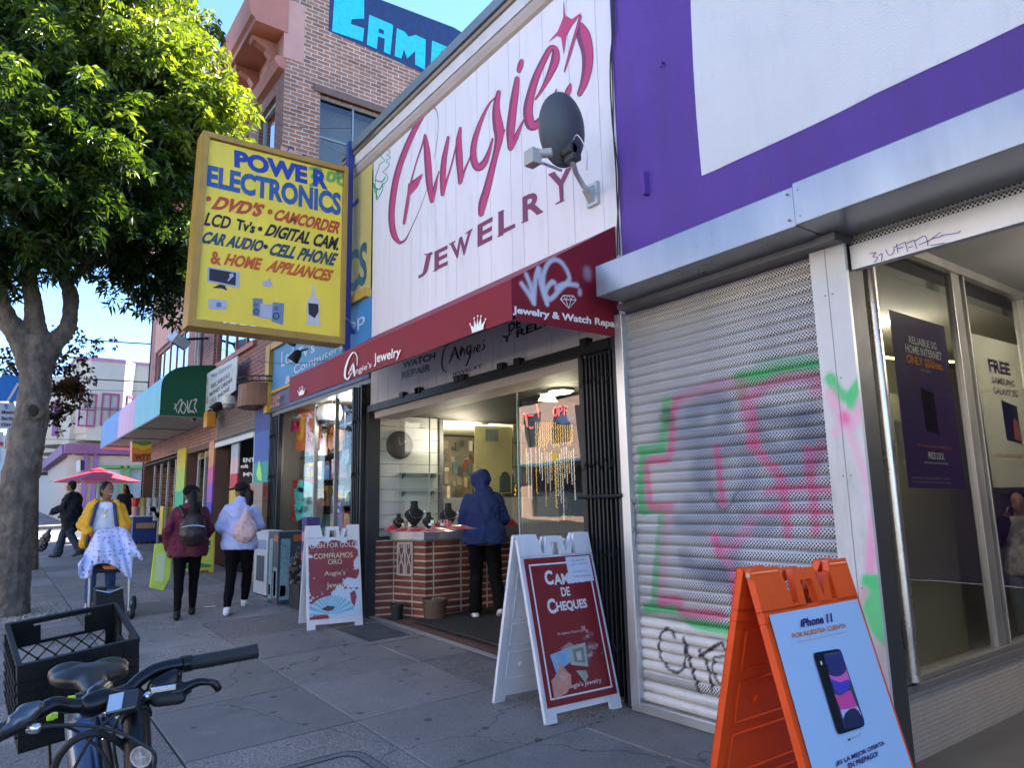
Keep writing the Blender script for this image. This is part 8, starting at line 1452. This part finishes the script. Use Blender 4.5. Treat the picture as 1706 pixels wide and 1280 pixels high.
rk=mat('brown_nylon',(.022,.011,.011),.5,var=.12,bump=.3,bs=30); B=HF*-1; Rg=(W(1,0,0)-W(0,0,0)).normalized()
bp_o=T('rucksack','dark brown rucksack worn by the woman in maroon','bag',P['chest']+B*.2); c_=P['chest']+B*.215-V3((0,0,.13))+Rg*.04; q=MB(); M_=Matrix((Rg,B,V3((0,0,1)))).transposed(); q.ell(c_,(.15,.085,.19),M_,16,10); q.ell(c_-V3((0,0,.06)),(.155,.095,.13),M_,16,10); q.ell(c_+B*.06-V3((0,0,.05)),(.11,.05,.08),M_,14,8); remesh(q,.012,2,.008,12).build('bag_body',rk,bp_o,smooth=True)
m_=MB(); m_.tube([c_+B*.098+Rg*x*.12+V3((0,0,.05-.02*x*x)) for x in (-1,-.5,0,.5,1)],.004,5); m_.build('zip',tubeS,bp_o); m_=MB()
for sd in (-1,1): m_.tube([c_+Rg*sd*.10+V3((0,0,.15)),P['neck']+Rg*sd*.11-V3((0,0,.0))+B*.05,P['neck']+Rg*sd*.12+HF*.1-V3((0,0,.08))],.016,6)
m_.build('strap',rk,bp_o)
# neon shopping bag
nb=T('shopping_bag','neon yellow shopping bag held by the woman in maroon','bag',P['wrL']); hp=P['wrL']-V3((0,0,.08)); m_=MB(); XB=hp.x
q=[fx(258,908,XB),fx(288,903,XB),fx(284,962,XB),(fx(272,985,XB)),fx(249,980,XB)]; neon=mat('neon_bag',(.50,.62,.06),.45,var=.12,vs=6,bump=.4,bs=12); m_.prism(q,(-.14,.02,.0)); m_.build('bag_body',neon,nb,bevel=.008); m_=MB(); m_.tube([q[0]+V3((-.01,.02,0)),hp+V3((0,-.015,.01)),q[1]+V3((-.01,-.02,0))],.010,6); m_.tube([q[0]+V3((-.12,.02,0)),hp+V3((-.02,-.015,.01)),q[1]+V3((-.12,-.02,0))],.010,6); m_.build('handle',neon,nb)
m_=MB(); m_.prism([fx(261,922,XB+.003),fx(277,921,XB+.003),fx(272,970,XB+.003),fx(257,968,XB+.003)],(.001,0,0)); m_.build('pale_panel',flat('bag_pale',(.55,.62,.32),.4),nb)
# --- girl in pale blue
pb_=mat('pale_blue_hoodie',(.42,.47,.74),.8,var=.06,vs=6)
o,P,W,s=person('woman in a pale lilac blue sweatshirt and black cap with a ponytail, walking away',(-8.98,2.52,.13),(-.90,.42),1.54,
 dict(anL=(-.10,-.12,.09),knL=(-.09,.02,.50),anR=(.06,.20,.15),knR=(.09,.16,.51),toR=(.08,.31,.07),shR=(.155,0,1.35),shL=(-.155,0,1.35),elR=(.25,.05,1.13),elL=(-.27,.03,1.12),wrR=(.16,.24,1.08),wrL=(-.20,.22,1.02)),hips=1.12,look=(-.72,-.55,.02),hair='pony',
 jacket=dict(mat=pb_,inf=.028,ainf=.024,wide=1.0,disp=.014,bot=-.0,name='sweatshirt',fn=lambda mb,P,W,s: mb.cap(P['neck']-V3((0,0,.02)),P['neck']+V3((0,0,.03)),.085,.07)),pants=dict(mat=BLKP,inf=.012,to=.95,name='leggings'),shoes=WSH,facefeat=False)
hd=P['head']; HF=V3((-.79,-.61,0)); q=MB(); q.ell(hd+V3((0,0,.05))-HF*.005,(.096,.096,.078),n=16,m=9); q.cap(hd+V3((0,0,.045))+HF*.07,hd+V3((0,0,.03))+HF*.155,.055,.045,12,sq=.25,side=HF.cross(V3((0,0,1)))); remesh(q,.009,2).build('cap',flat('cap_navy',(.005,.0055,.009),.7,spec=.2),o,smooth=True)
pb2=T('drawstring_bag','pale pink drawstring bag on the back of the woman in the cap','bag',P['chest']); B=V3((.90,-.42,0)); Rg=(W(1,0,0)-W(0,0,0)).normalized(); c_=P['chest']+B*.20-V3((0,0,.16))+Rg*.09; q=MB(); M_=Matrix((Rg,B,V3((0,0,1)))).transposed(); q.ell(c_-V3((0,0,.02)),(.14,.085,.15),M_); q.cap(c_+V3((0,0,.08)),c_+V3((0,0,.19)),.085,.035); pk=mat('pale_pink_cloth',(.60,.40,.40),.75,var=.08,bump=.3,bs=20); remesh(q,.012,2,.014,12).build('bag_body',pk,pb2,smooth=True)
m_=MB(); [m_.tube([c_+V3((0,0,.17)),P['neck']+Rg*sd*.1+B*.03,P['neck']+Rg*sd*.11-B*.1-V3((0,0,.08))],.006,5) for sd in (-1,1)]; m_.tube([c_-Rg*.12-V3((0,0,.10)),P['elL']+B*.05],.007,5); m_.build('cord',pk,pb2)
# --- man walking off left with black bag
gj=mat('charcoal_coat',(.024,.027,.034),.85,spec=.2,var=.15,vs=5)
o,P,W,s=person('man in a loose dark charcoal coat striding left past the tree, carrying a black bag',(-18.75,1.60,gz(-18.75,1.6)),(-.40,-.92),1.68,
 dict(anR=(.08,.24,.09),knR=(.10,.17,.50),anL=(-.08,-.27,.13),knL=(-.09,-.04,.50),toL=(-.08,-.13,.045),elR=(.26,.02,1.12),wrR=(.2,.22,.95),elL=(-.26,.08,1.12),wrL=(-.20,.30,1.0),head=(0,.05,1.57)),hair='short',belly=1.15,vox=.014,
 jacket=dict(mat=gj,inf=.06,ainf=.045,wide=1.15,disp=.035,ds=6,name='coat',fn=lambda mb,P,W,s: mb.cap(P['pel']-V3((0,0,.16)),P['pel']+V3((0,0,.15)),.25,.235,18,sq=.75,side=(W(1,0,0)-W(0,0,0)))),pants=dict(mat=mat('dark_jeans',(.03,.05,.075),.8,var=.15),inf=.03,flare=.03,to=.97,disp=.015),shoes=mat('brown_shoe',(.06,.045,.035),.6),facefeat=False)
bg2=T('carrier_bag','black plastic carrier bag swinging from the walking man','bag',P['wrR']); q=MB(); h_=fx(82,885,P['wrR'].x-.1); q.cap(h_,h_+(fx(70,908,h_.x)-h_),.06,.15,12,sq=.5); remesh(q,.015,2,.03,9).build('bag_body',MC['black_plastic'],bg2,smooth=True)
# --- far pedestrians
def farp(label,px,py,H,face,jk,pn,extra=None,**k):
    p=fg(px,py); return person(label,(p.x,p.y,gz(p.x,p.y)),face,H,dict(anR=(.08,.14,.09),anL=(-.08,-.14,.10),knR=(.09,.1,.5)),hair='short',vox=.022,hands=False,facefeat=False,jacket=dict(mat=jk,inf=.03,ainf=.02,disp=0),pants=dict(mat=pn,inf=.015),shoes=BSH,group='distant pedestrians beyond the side street',**k)
dkj=mat('far_dark_jacket',(.008,.009,.013),.85,spec=.15); o,P,W,s=farp('distant pedestrian in a yellow vest with a blue backpack',69,868,1.68,(-1,.1),mat('hi_vis_yellow',(.5,.5,.05),.7),BLKP)
q=MB(); q.ell(P['chest']+V3((.17,0,-.08)),(.10,.15,.22)); tag(q.build('rucksack',flat('blue_pack',(.08,.15,.35),.6),smooth=True),'blue backpack on the distant pedestrian in yellow','bag')
farp('distant pedestrian in dark clothes with a pale hood just right of the yellow vest',81,866,1.72,(1,0),mat('far_pale_jacket',(.2,.2,.3),.8),BLKP); farp('distant pedestrian in black just left of the yellow vest',59,866,1.66,(-1,0),dkj,BLKP); 
o_,P,W,s=person('person in a dark jacket half cut off by the left edge of the picture',(-16.5,.10,gz(-16.5,.1)),(-1,0),1.72,hair='short',vox=.018,hands=False,facefeat=False,jacket=dict(mat=dkj,inf=.04,ainf=.03),pants=dict(mat=BLKP,inf=.02),shoes=BSH)
# vendors at the cart
pv_=fx(207,845,-22.0); o_,P,W,s=person('vendor with long black hair in black behind the white plastic post near the cart',(-22.0,pv_.y,gz(-22,pv_.y)),(.8,-.6),1.55,hair='long',vox=.018,hands=False,facefeat=False,jacket=dict(mat=dkj,inf=.03,ainf=.03),pants=dict(mat=BLKP,inf=.02),shoes=BSH)
pv_=fx(287,835,-20.6); o_,P,W,s=person('young vendor in a black top sitting low by the yellow crate',(-20.6,pv_.y,gz(-20.6,pv_.y)-.38),(.95,-.3),1.62,dict(knR=(.12,.35,.85),knL=(-.12,.35,.85),anR=(.12,.35,.45),anL=(-.12,.35,.45)),hair='short',vox=.014,hands=False,jacket=dict(mat=dkj,inf=.03,ainf=.03),pants=dict(mat=BLKP,inf=.02),shoes=BSH)
# reflected person, built as a small figure behind the shop glass at right
pg_=onp(1697,860,(-2.75,0,0),(1,0,0)); sk_=mat('print_top',(.45,.42,.40),.7,var=.75,vs=16)
o_,P,W,s=person('woman in black jacket and patterned top raising a phone, a reflection built as a figure behind the right hand shop glass',(-2.42,7.2,-.0),(.35,-.94),1.36,dict(elR=(.26,.08,1.14),wrR=(.12,.20,1.46),elL=(-.25,.05,1.12),wrL=(-.15,.22,1.0),hdR=(-.1,.1,1)),hair='long',skin=SKINL,top=dict(mat=sk_,inf=.03),pants=dict(mat=mat('grey_jeans',(.16,.18,.22),.8,var=.3,vs=8),inf=.02),shoes=WSH,jacket=None,vox=.013)
q=MB(); 
for sd in 'RL':
    q.cap(P['sh'+sd],P['el'+sd],.075,.065); q.cap(P['el'+sd],P['el'+sd].lerp(P['wr'+sd],.85),.065,.05)
q.cap(P['neck']+V3((-.1,.04,-.05)),P['neck']+V3((.1,.04,-.05)),.07,.07); q.cap(P['chest']+V3((0,.12,0)),P['pel']+V3((0,.12,0)),.14,.14); remesh(q,.016,3,.015,8).build('jacket',dkj,o_,smooth=True)
m_=MB(); c_=P['wrR']+V3((.02,-.03,.10)); m_.cbox(c_,(.075,.012,.15)); tag(m_.build('phone',velvet,bevel=.004),'black phone held up by the reflected woman built behind the glass','phone')
# ================= BICYCLE WITH CRATE =================
def Bp(px,py,d): return CAM+ray(px,py)*d
bk_=T('bicycle','black and steel blue bicycle with flat handlebars at the lower left corner','bicycle',(0,0,0)); bk_.location=Bp(165,1175,1.6)*1.0; bk_.location.z=-.1; ORG[bk_.name]=bk_.location.copy()
rub=mat('black_rubber',(.010,.010,.011),.62,var=.12,bump=.25,bs=120); blm=mat('black_alloy',(.012,.012,.015),.28,.6,var=.08); frm=mat('frame_paint',(.05,.075,.13),.2,.5,var=.12,vs=5,coat=.5); slv=mat('bike_silver',(.55,.57,.6),.22,.9,var=.1)
def tb3(name,pts,r,mt_,n=12,par=bk_,sub=5): 
    P_=[Bp(*p) for p in pts]; q=cr([tuple(p) for p in P_],sub) if len(pts)>2 else P_
    rr=r
    if isinstance(r,(list,tuple)): rr=[float(x[0]) for x in cr([(a,0,0) for a in r],sub)] if len(pts)>2 else r
    return MB().tube([tuple(v) for v in q],rr,n).build(name,mt_,par,smooth=True)
hb_o=tb3('handlebar',[(43,1199,1.38),(67,1186,1.40),(91,1174,1.42),(118,1177,1.44),(151,1174,1.46),(189,1160,1.50),(216,1149,1.53),(237,1130,1.55),(268,1114,1.58),(318,1105,1.62)],.0145,blm,14)
tb3('grip',[(316,1106,1.615),(345,1101,1.64),(400,1091,1.68),(429,1085,1.70)],[.0158,.0165,.0165,.0175],rub,16); tb3('grip',[(45,1198,1.38),(20,1212,1.36),(-30,1236,1.33)],[.0165,.0165,.017],rub,16)
tb3('grip_collar',[(302,1108,1.605),(318,1105,1.62)],.0185,blm,16)
def remb(name,caps,mt_,v=.006,par=bk_,sm=2):
    m_=MB()
    for a,b_,r0,r1 in caps: m_.cap(Bp(*a),Bp(*b_),r0,r1,12)
    return remesh(m_,v,sm).build(name,mt_,par,smooth=True)
bl_=remb('brake_lever',[((262,1145,1.55),(290,1128,1.57),.022,.018),((255,1158,1.54),(300,1152,1.56),.018,.016),((300,1150,1.56),(330,1137,1.58),.012,.010),((330,1137,1.58),(358,1138,1.58),.010,.008),((358,1138,1.58),(363,1147,1.58),.009,.010)],blm)
remb('shifter',[((262,1166,1.53),(300,1164,1.55),.017,.014),((290,1160,1.56),(312,1150,1.58),.012,.012)],rub); MB().cbox(Bp(272,1148,1.515),(.012,.05,.012)).build('shifter_window',slv,bk_,bevel=.002); remb('cable_adjuster',[((243,1161,1.52),(252,1158,1.53),.010,.010)],slv,.004)
remb('brake_lever',[((42,1188,1.36),(62,1180,1.37),.018,.014),((25,1200,1.34),(50,1196,1.36),.014,.014),((38,1205,1.35),(0,1222,1.31),.010,.008),((0,1222,1.31),(-25,1234,1.29),.009,.009)],mat('lever_grey',(.10,.105,.12),.28,.7)); remb('cable_adjuster',[((50,1216,1.345),(60,1214,1.345),.009,.011)],slv,.004)
# stem, display
remb('stem',[((152,1175,1.46),(176,1166,1.475),.026,.024),((160,1160,1.50),(172,1150,1.56),.022,.022),((195,1168,1.49),(228,1165,1.52),.022,.024)],blm)
m_=MB(); M_=Matrix((RR,(FF*.75+UU*.66).normalized(),(UU*.75-FF*.66).normalized())).transposed().to_4x4(); M_.translation=Bp(206,1172,1.46); M2=M_@Matrix.Rotation(.25,4,'Z'); m_.box(-.030,.030,-.022,.022,-.010,.010,0,M2); m_.build('display',mat('display_case',(.03,.035,.04),.25,.2,var=.1),bk_,bevel=.004); m_=MB(); m_.box(-.026,.002,-.018,.018,.0102,.0115,0,M2); m_.build('display_screen',flat('lcd_pale',(.30,.42,.55),.12),bk_)
# head tube with star badge
tb3('head_tube',[(226,1160,1.53),(231,1290,1.44)],.026,blm,18); tb3('headset_ring',[(227,1192,1.505),(228,1197,1.50)],.030,rub,18); tb3('headset_ring',[(226,1168,1.52),(227,1174,1.517)],.0295,blm,18)
c_=Bp(235,1262,1.415); u_,v_=RR,UU; m_=MB(); m_.rings([[c_+(u_*math.cos(t)+v_*math.sin(t))*r-FF*d for t in [i*math.pi/14 for i in range(28)]] for r,d in ((.0215,0),(.0215,.002),(.0185,.002),(.0185,.0))]); m_.build('badge_ring',mat('badge_silver',(.7,.7,.7),.3,.6,var=.03),bk_); m_=MB(); m_.poly([c_+(u_*math.cos(t+.1)+v_*math.sin(t+.1))*(.0185 if i%2==0 else .0045)-FF*.0015 for i,t in enumerate([math.pi/4*k for k in range(8)])]); m_.build('badge_star',MC['badge_silver'],bk_)
# frame tubes, going back to the saddle and crate
tb3('down_tube',[(133,1182,1.60),(140,1225,1.58),(158,1330,1.45)],[.030,.036,.040],frm,18); tb3('top_tube',[(222,1210,1.50),(180,1190,1.66),(150,1165,1.95)],[.022,.022,.02],frm,14); tb3('seat_post',[(150,1140,1.98),(152,1230,2.05)],.015,blm,12)
# saddle
q=MB(); hdv=(Bp(165,1175,1.5)-Vector((-2.85,.28,1.0))); hdv.z=0; hdv.normalize(); sdv=Vector((hdv.y,-hdv.x,0)); sc0=Bp(152,1131,1.98); M_=Matrix((sdv,hdv,Vector((0,0,1)))).transposed()
q.ell(sc0-hdv*.05,(.102,.085,.032),M_,16,8); q.cap(sc0-hdv*.02,sc0+hdv*.12-Vector((0,0,.012)),.052,.024,14,sq=.6,side=sdv); q.ell(sc0-hdv*.09+sdv*.050+Vector((0,0,.006)),(.055,.05,.03),M_); q.ell(sc0-hdv*.09-sdv*.050+Vector((0,0,.006)),(.055,.05,.03),M_)
remesh(q,.007,3).build('saddle',mat('saddle_vinyl',(.008,.008,.008),.42,var=.1,bump=.1,bs=60),bk_,smooth=True)
m_=MB(); [m_.tube([sc0-hdv*.12+sdv*k*.02-Vector((0,0,.02)),sc0+sdv*k*.018-Vector((0,0,.055)),sc0+hdv*.10-Vector((0,0,.025))],.004,6) for k in (-1,1)]; m_.build('saddle_rail',slv,bk_)
# wheels, fork, rear triangle
def wheel(c,fwd,r=.33,nm='wheel'):
    side=Vector((fwd.y,-fwd.x,0)); P_=[c+fwd*r*math.cos(t)+Vector((0,0,r*math.sin(t))) for t in [i*math.pi/20 for i in range(41)]]; w_=MB().tube(P_,.025,10).build(nm,rub,bk_,smooth=True); MB().tube([c+(p-c)*.92 for p in P_],.011,6).build('rim',blm,w_); m_=MB(); [m_.tube([c+side*.02*(1 if i%2 else -1),c+(P_[i*2]-c)*.9],.0012,3) for i in range(20)]; m_.build('spokes',slv,w_); MB().tube([c-side*.05,c+side*.05],.02,10).build('hub',blm,w_); return w_
fc_=Bp(255,1290,1.30); fc_=Vector((fc_.x,fc_.y,0))+hdv*.16; fc_.z=gz(fc_.x,fc_.y)+.355; rc_=fc_-hdv*1.12; rc_.z=gz(rc_.x,rc_.y)+.355
wheel(fc_,hdv); wheel(rc_,hdv); ht=Bp(231,1290,1.44)
m_=MB(); [m_.tube([ht,ht+sdv*k*.05-Vector((0,0,.04)),fc_+sdv*k*.055],.016,8) for k in (-1,1)]; m_.build('fork',blm,bk_,smooth=True)
bbk=rc_+hdv*.45-Vector((0,0,.06)); m_=MB(); m_.tube([Bp(158,1330,1.45),bbk],.034,12); m_.tube([bbk,Bp(152,1230,2.05)],.018,10); [m_.tube([bbk+sdv*k*.03,rc_+sdv*k*.06],.010,8) for k in (-1,1)]; [m_.tube([Bp(152,1230,2.05)+sdv*k*.03,rc_+sdv*k*.06],.009,8) for k in (-1,1)]; m_.build('rear_frame',frm,bk_,smooth=True)
m_=MB(); m_.tube([bbk-sdv*.08,bbk+sdv*.08],.02,10); [m_.tube([bbk+sdv*k*.08,bbk+sdv*k*.09+Vector((.1*k,0,-.12*k))],.010,8) for k in (-1,1)]; m_.build('crank',blm,bk_)
for k in (-1,1):
    e=bbk+sdv*k*.12+Vector((.1*k,0,-.12*k)); MB().cbox(e,(.09,.07,.02)).build('pedal',rub,bk_,bevel=.004)
# cables
for nm,pts,r in (('brake_cable',[(243,1161,1.52),(225,1172,1.47),(195,1190,1.44),(165,1215,1.42),(140,1250,1.41),(115,1300,1.40)],.0035),('gear_cable',[(247,1165,1.52),(215,1185,1.46),(197,1200,1.44),(190,1225,1.45),(192,1260,1.46),(200,1300,1.46)],.003),('brake_cable',[(60,1213,1.345),(110,1209,1.36),(160,1212,1.38),(200,1222,1.40),(235,1240,1.40),(258,1258,1.40),(255,1290,1.40)],.0035),('gear_cable',[(45,1208,1.345),(110,1212,1.44),(150,1235,1.45),(175,1262,1.45),(190,1300,1.45)],.003),('thick_hose',[(88,1290,1.40),(98,1262,1.40),(125,1233,1.40),(160,1222,1.42),(195,1235,1.46),(212,1250,1.5)],.0075),('thick_hose',[(176,1232,1.5),(182,1260,1.48),(188,1300,1.46)],.007),('gear_cable',[(0,1228,1.31),(-10,1232,1.3),(-30,1240,1.3)],.003)):
    tb3(nm,pts,r,rub,8)
for px,py,c in ((119,1165,(.45,.7,.02)),(84,1196,(.4,.65,.02)),(90,1193,(.4,.65,.02)),(132,1160,(.03,.03,.03)),(145,1155,(.03,.03,.03))):
    MB().cbox(Bp(px,py,1.62),(.02,.014,.010)).build('bungee_clip',flat('clip_%g'%c[1],c),bk_)
# milk crate
cr_=T('milk_crate','black plastic milk crate with lattice sides on the rear of the bicycle','crate',(0,0,0)); zr=.80
cc=Vector((-2.85,.27,.6)); cr_.location=cc; ORG[cr_.name]=cr_.location.copy()
MC_=Matrix.Rotation(1.638,3,'Z')@Matrix.Rotation(-.115,3,'Y')@Matrix.Rotation(.272,3,'X'); e1n,e2n,ZC=(MC_@Vector(v) for v in ((1,0,0),(0,1,0),(0,0,1))); W1=W2=.33; Hc=.28; O_=Vector((-2.664,.121,.895))-ZC*Hc; pc_=mat('crate_plastic',(.006,.006,.007),.42,var=.15,vs=12,dirt=.2)
def side_(nm,o0,du,w,nrm,lattice=True):
    """one side wall: rim, posts, lattice with a grip hole"""
    m_=MB(); Z=ZC; t=.008
    def bx(u0,u1,z0,z1,th=t,off=0): m_.prism([o0+du*u0+Z*z0-nrm*off,o0+du*u1+Z*z0-nrm*off,o0+du*u1+Z*z1-nrm*off,o0+du*u0+Z*z1-nrm*off],nrm*th)
    bx(0,w,Hc-.016,Hc,.014); bx(0,.035,0,Hc-.016); bx(w-.035,w,0,Hc-.016); bx(.035,w-.035,0,.03)
    if lattice:
        bx(.035,w-.035,.19,.20); 
        bx(.035,w*.5-.085,.20,Hc-.016); bx(w*.5+.085,w-.035,.20,Hc-.016); bx(w*.5-.085,w*.5-.065,.20,.255); bx(w*.5+.065,w*.5+.085,.20,.255)
        n=5; g_=(w-.07)/n
        for i in range(-3,n+1):
            for s_ in (1,-1):
                a0=.035+i*g_ if s_==1 else w-.035-i*g_; z0=.03; a1=a0+s_*.155; z1=.19; 
                lo,hi=.035,w-.035
                def clip(a,z,b,y): 
                    if (a<lo): z=z+(y-z)*(lo-a)/(b-a); a=lo
                    if (a>hi): z=z+(y-z)*(hi-a)/(b-a); a=hi
                    return a,z
                if (a0<lo and a1<=lo) or (a0>hi and a1>=hi): continue
                A1,Z1=clip(a0,z0,a1,z1); A2,Z2=clip(a1,z1,a0,z0)
                if abs(A1-A2)<.01: continue
                m_.prism([o0+du*A1+Z*Z1,o0+du*(A1+.006)+Z*Z1,o0+du*(A2+.006)+Z*Z2,o0+du*A2+Z*Z2],nrm*.007)
    else:
        bx(.035,w-.035,.03,Hc-.016,.003)
        for k in range(6): bx(.0,w,.045+k*.034,.052+k*.034,.008,.006)
        for k in range(1,8): bx(w*k/8-.003,w*k/8+.003,.03,Hc-.016,.007,.005)
    return m_.build(nm,pc_,cr_)
side_('front_side',O_,e1n,W1,e2n,False); side_('rear_side',O_+e2n*(W2-.01),e1n,W1,e2n*1,True); side_('left_side',O_+e2n*.008,e2n,W2-.018,e1n,False); side_('right_side',O_+e1n*(W1-.01)+e2n*.008,e2n,W2-.018,e1n,True)
m_=MB(); n=7
for i in range(n+1): m_.prism([O_+e1n*(W1*i/n*.97)+e2n*.01,O_+e1n*(W1*i/n*.97+.008)+e2n*.01,O_+e1n*(W1*i/n*.97+.008)+e2n*(W2-.01),O_+e1n*(W1*i/n*.97)+e2n*(W2-.01)],ZC*.008)
for i in range(6): m_.prism([O_+e2n*(W2*i/5*.95)+e1n*.01,O_+e2n*(W2*i/5*.95+.008)+e1n*.01,O_+e2n*(W2*i/5*.95+.008)+e1n*(W1-.01),O_+e2n*(W2*i/5*.95)+e1n*(W1-.01)],ZC*.007)
m_.build('crate_floor',pc_,cr_)
m_=MB(); ctr=O_+e1n*W1*.5+e2n*W2*.4; ctr=ctr-ZC*.02; [m_.tube([ctr+sdv*k*.07+hdv*.15,ctr+sdv*k*.07-hdv*.2],.006,6) for k in (-1,1)]; [m_.tube([ctr+sdv*k*.07,rc_+sdv*k*.08],.006,6) for k in (-1,1)]; m_.tube([ctr+hdv*.15,Bp(152,1215,2.04)],.006,6); m_.build('rear_rack',blm,bk_)

# ---------- pieces that are parts of their own ----------
def split_loose(o):
    me=o.data; n=len(me.vertices); par=list(range(n))
    def find(a):
        while par[a]!=a: par[a]=par[par[a]]; a=par[a]
        return a
    for e in me.edges:
        a,b=find(e.vertices[0]),find(e.vertices[1])
        if a!=b: par[a]=b
    comp={}
    for p in me.polygons: comp.setdefault(find(p.vertices[0]),[]).append(p.index)
    if len(comp)<2 or len(comp)>30 or len(me.color_attributes): return
    V=[v.co.copy() for v in me.vertices]; P_=[list(p.vertices) for p in me.polygons]; MI=[p.material_index for p in me.polygons]; SM=[p.use_smooth for p in me.polygons]
    first=True
    for k,idx in comp.items():
        used=sorted({i for j in idx for i in P_[j]}); mp={a:i for i,a in enumerate(used)}; m2=bpy.data.meshes.new(me.name)
        m2.from_pydata([tuple(V[i]) for i in used],[],[[mp[i] for i in P_[j]] for j in idx])
        for mt_ in me.materials: m2.materials.append(mt_)
        m2.polygons.foreach_set('material_index',[MI[j] for j in idx]); m2.polygons.foreach_set('use_smooth',[SM[j] for j in idx])
        if first: o.data=m2; first=False
        else: c=o.copy(); c.data=m2; COL.objects.link(c)
KEEP={'door_post','end_panel','door_frame','window_sill','old_anchor','rivet','downpipe','hinge_pin','shutter_rail','stay','saddle_rail','strap','cord','purple_column','green_frame','bracket','lintel','dot','window_mullion','end_post','underside_rib','shutter_hood','post','branch','pedal','jacket_lining','window_frame','white_frame','store_frame','support','neon_tube'}
for o_ in [o for o in bpy.data.objects if o.type=='MESH' and o.parent and o.name.split('.')[0] in KEEP]: split_loose(o_)
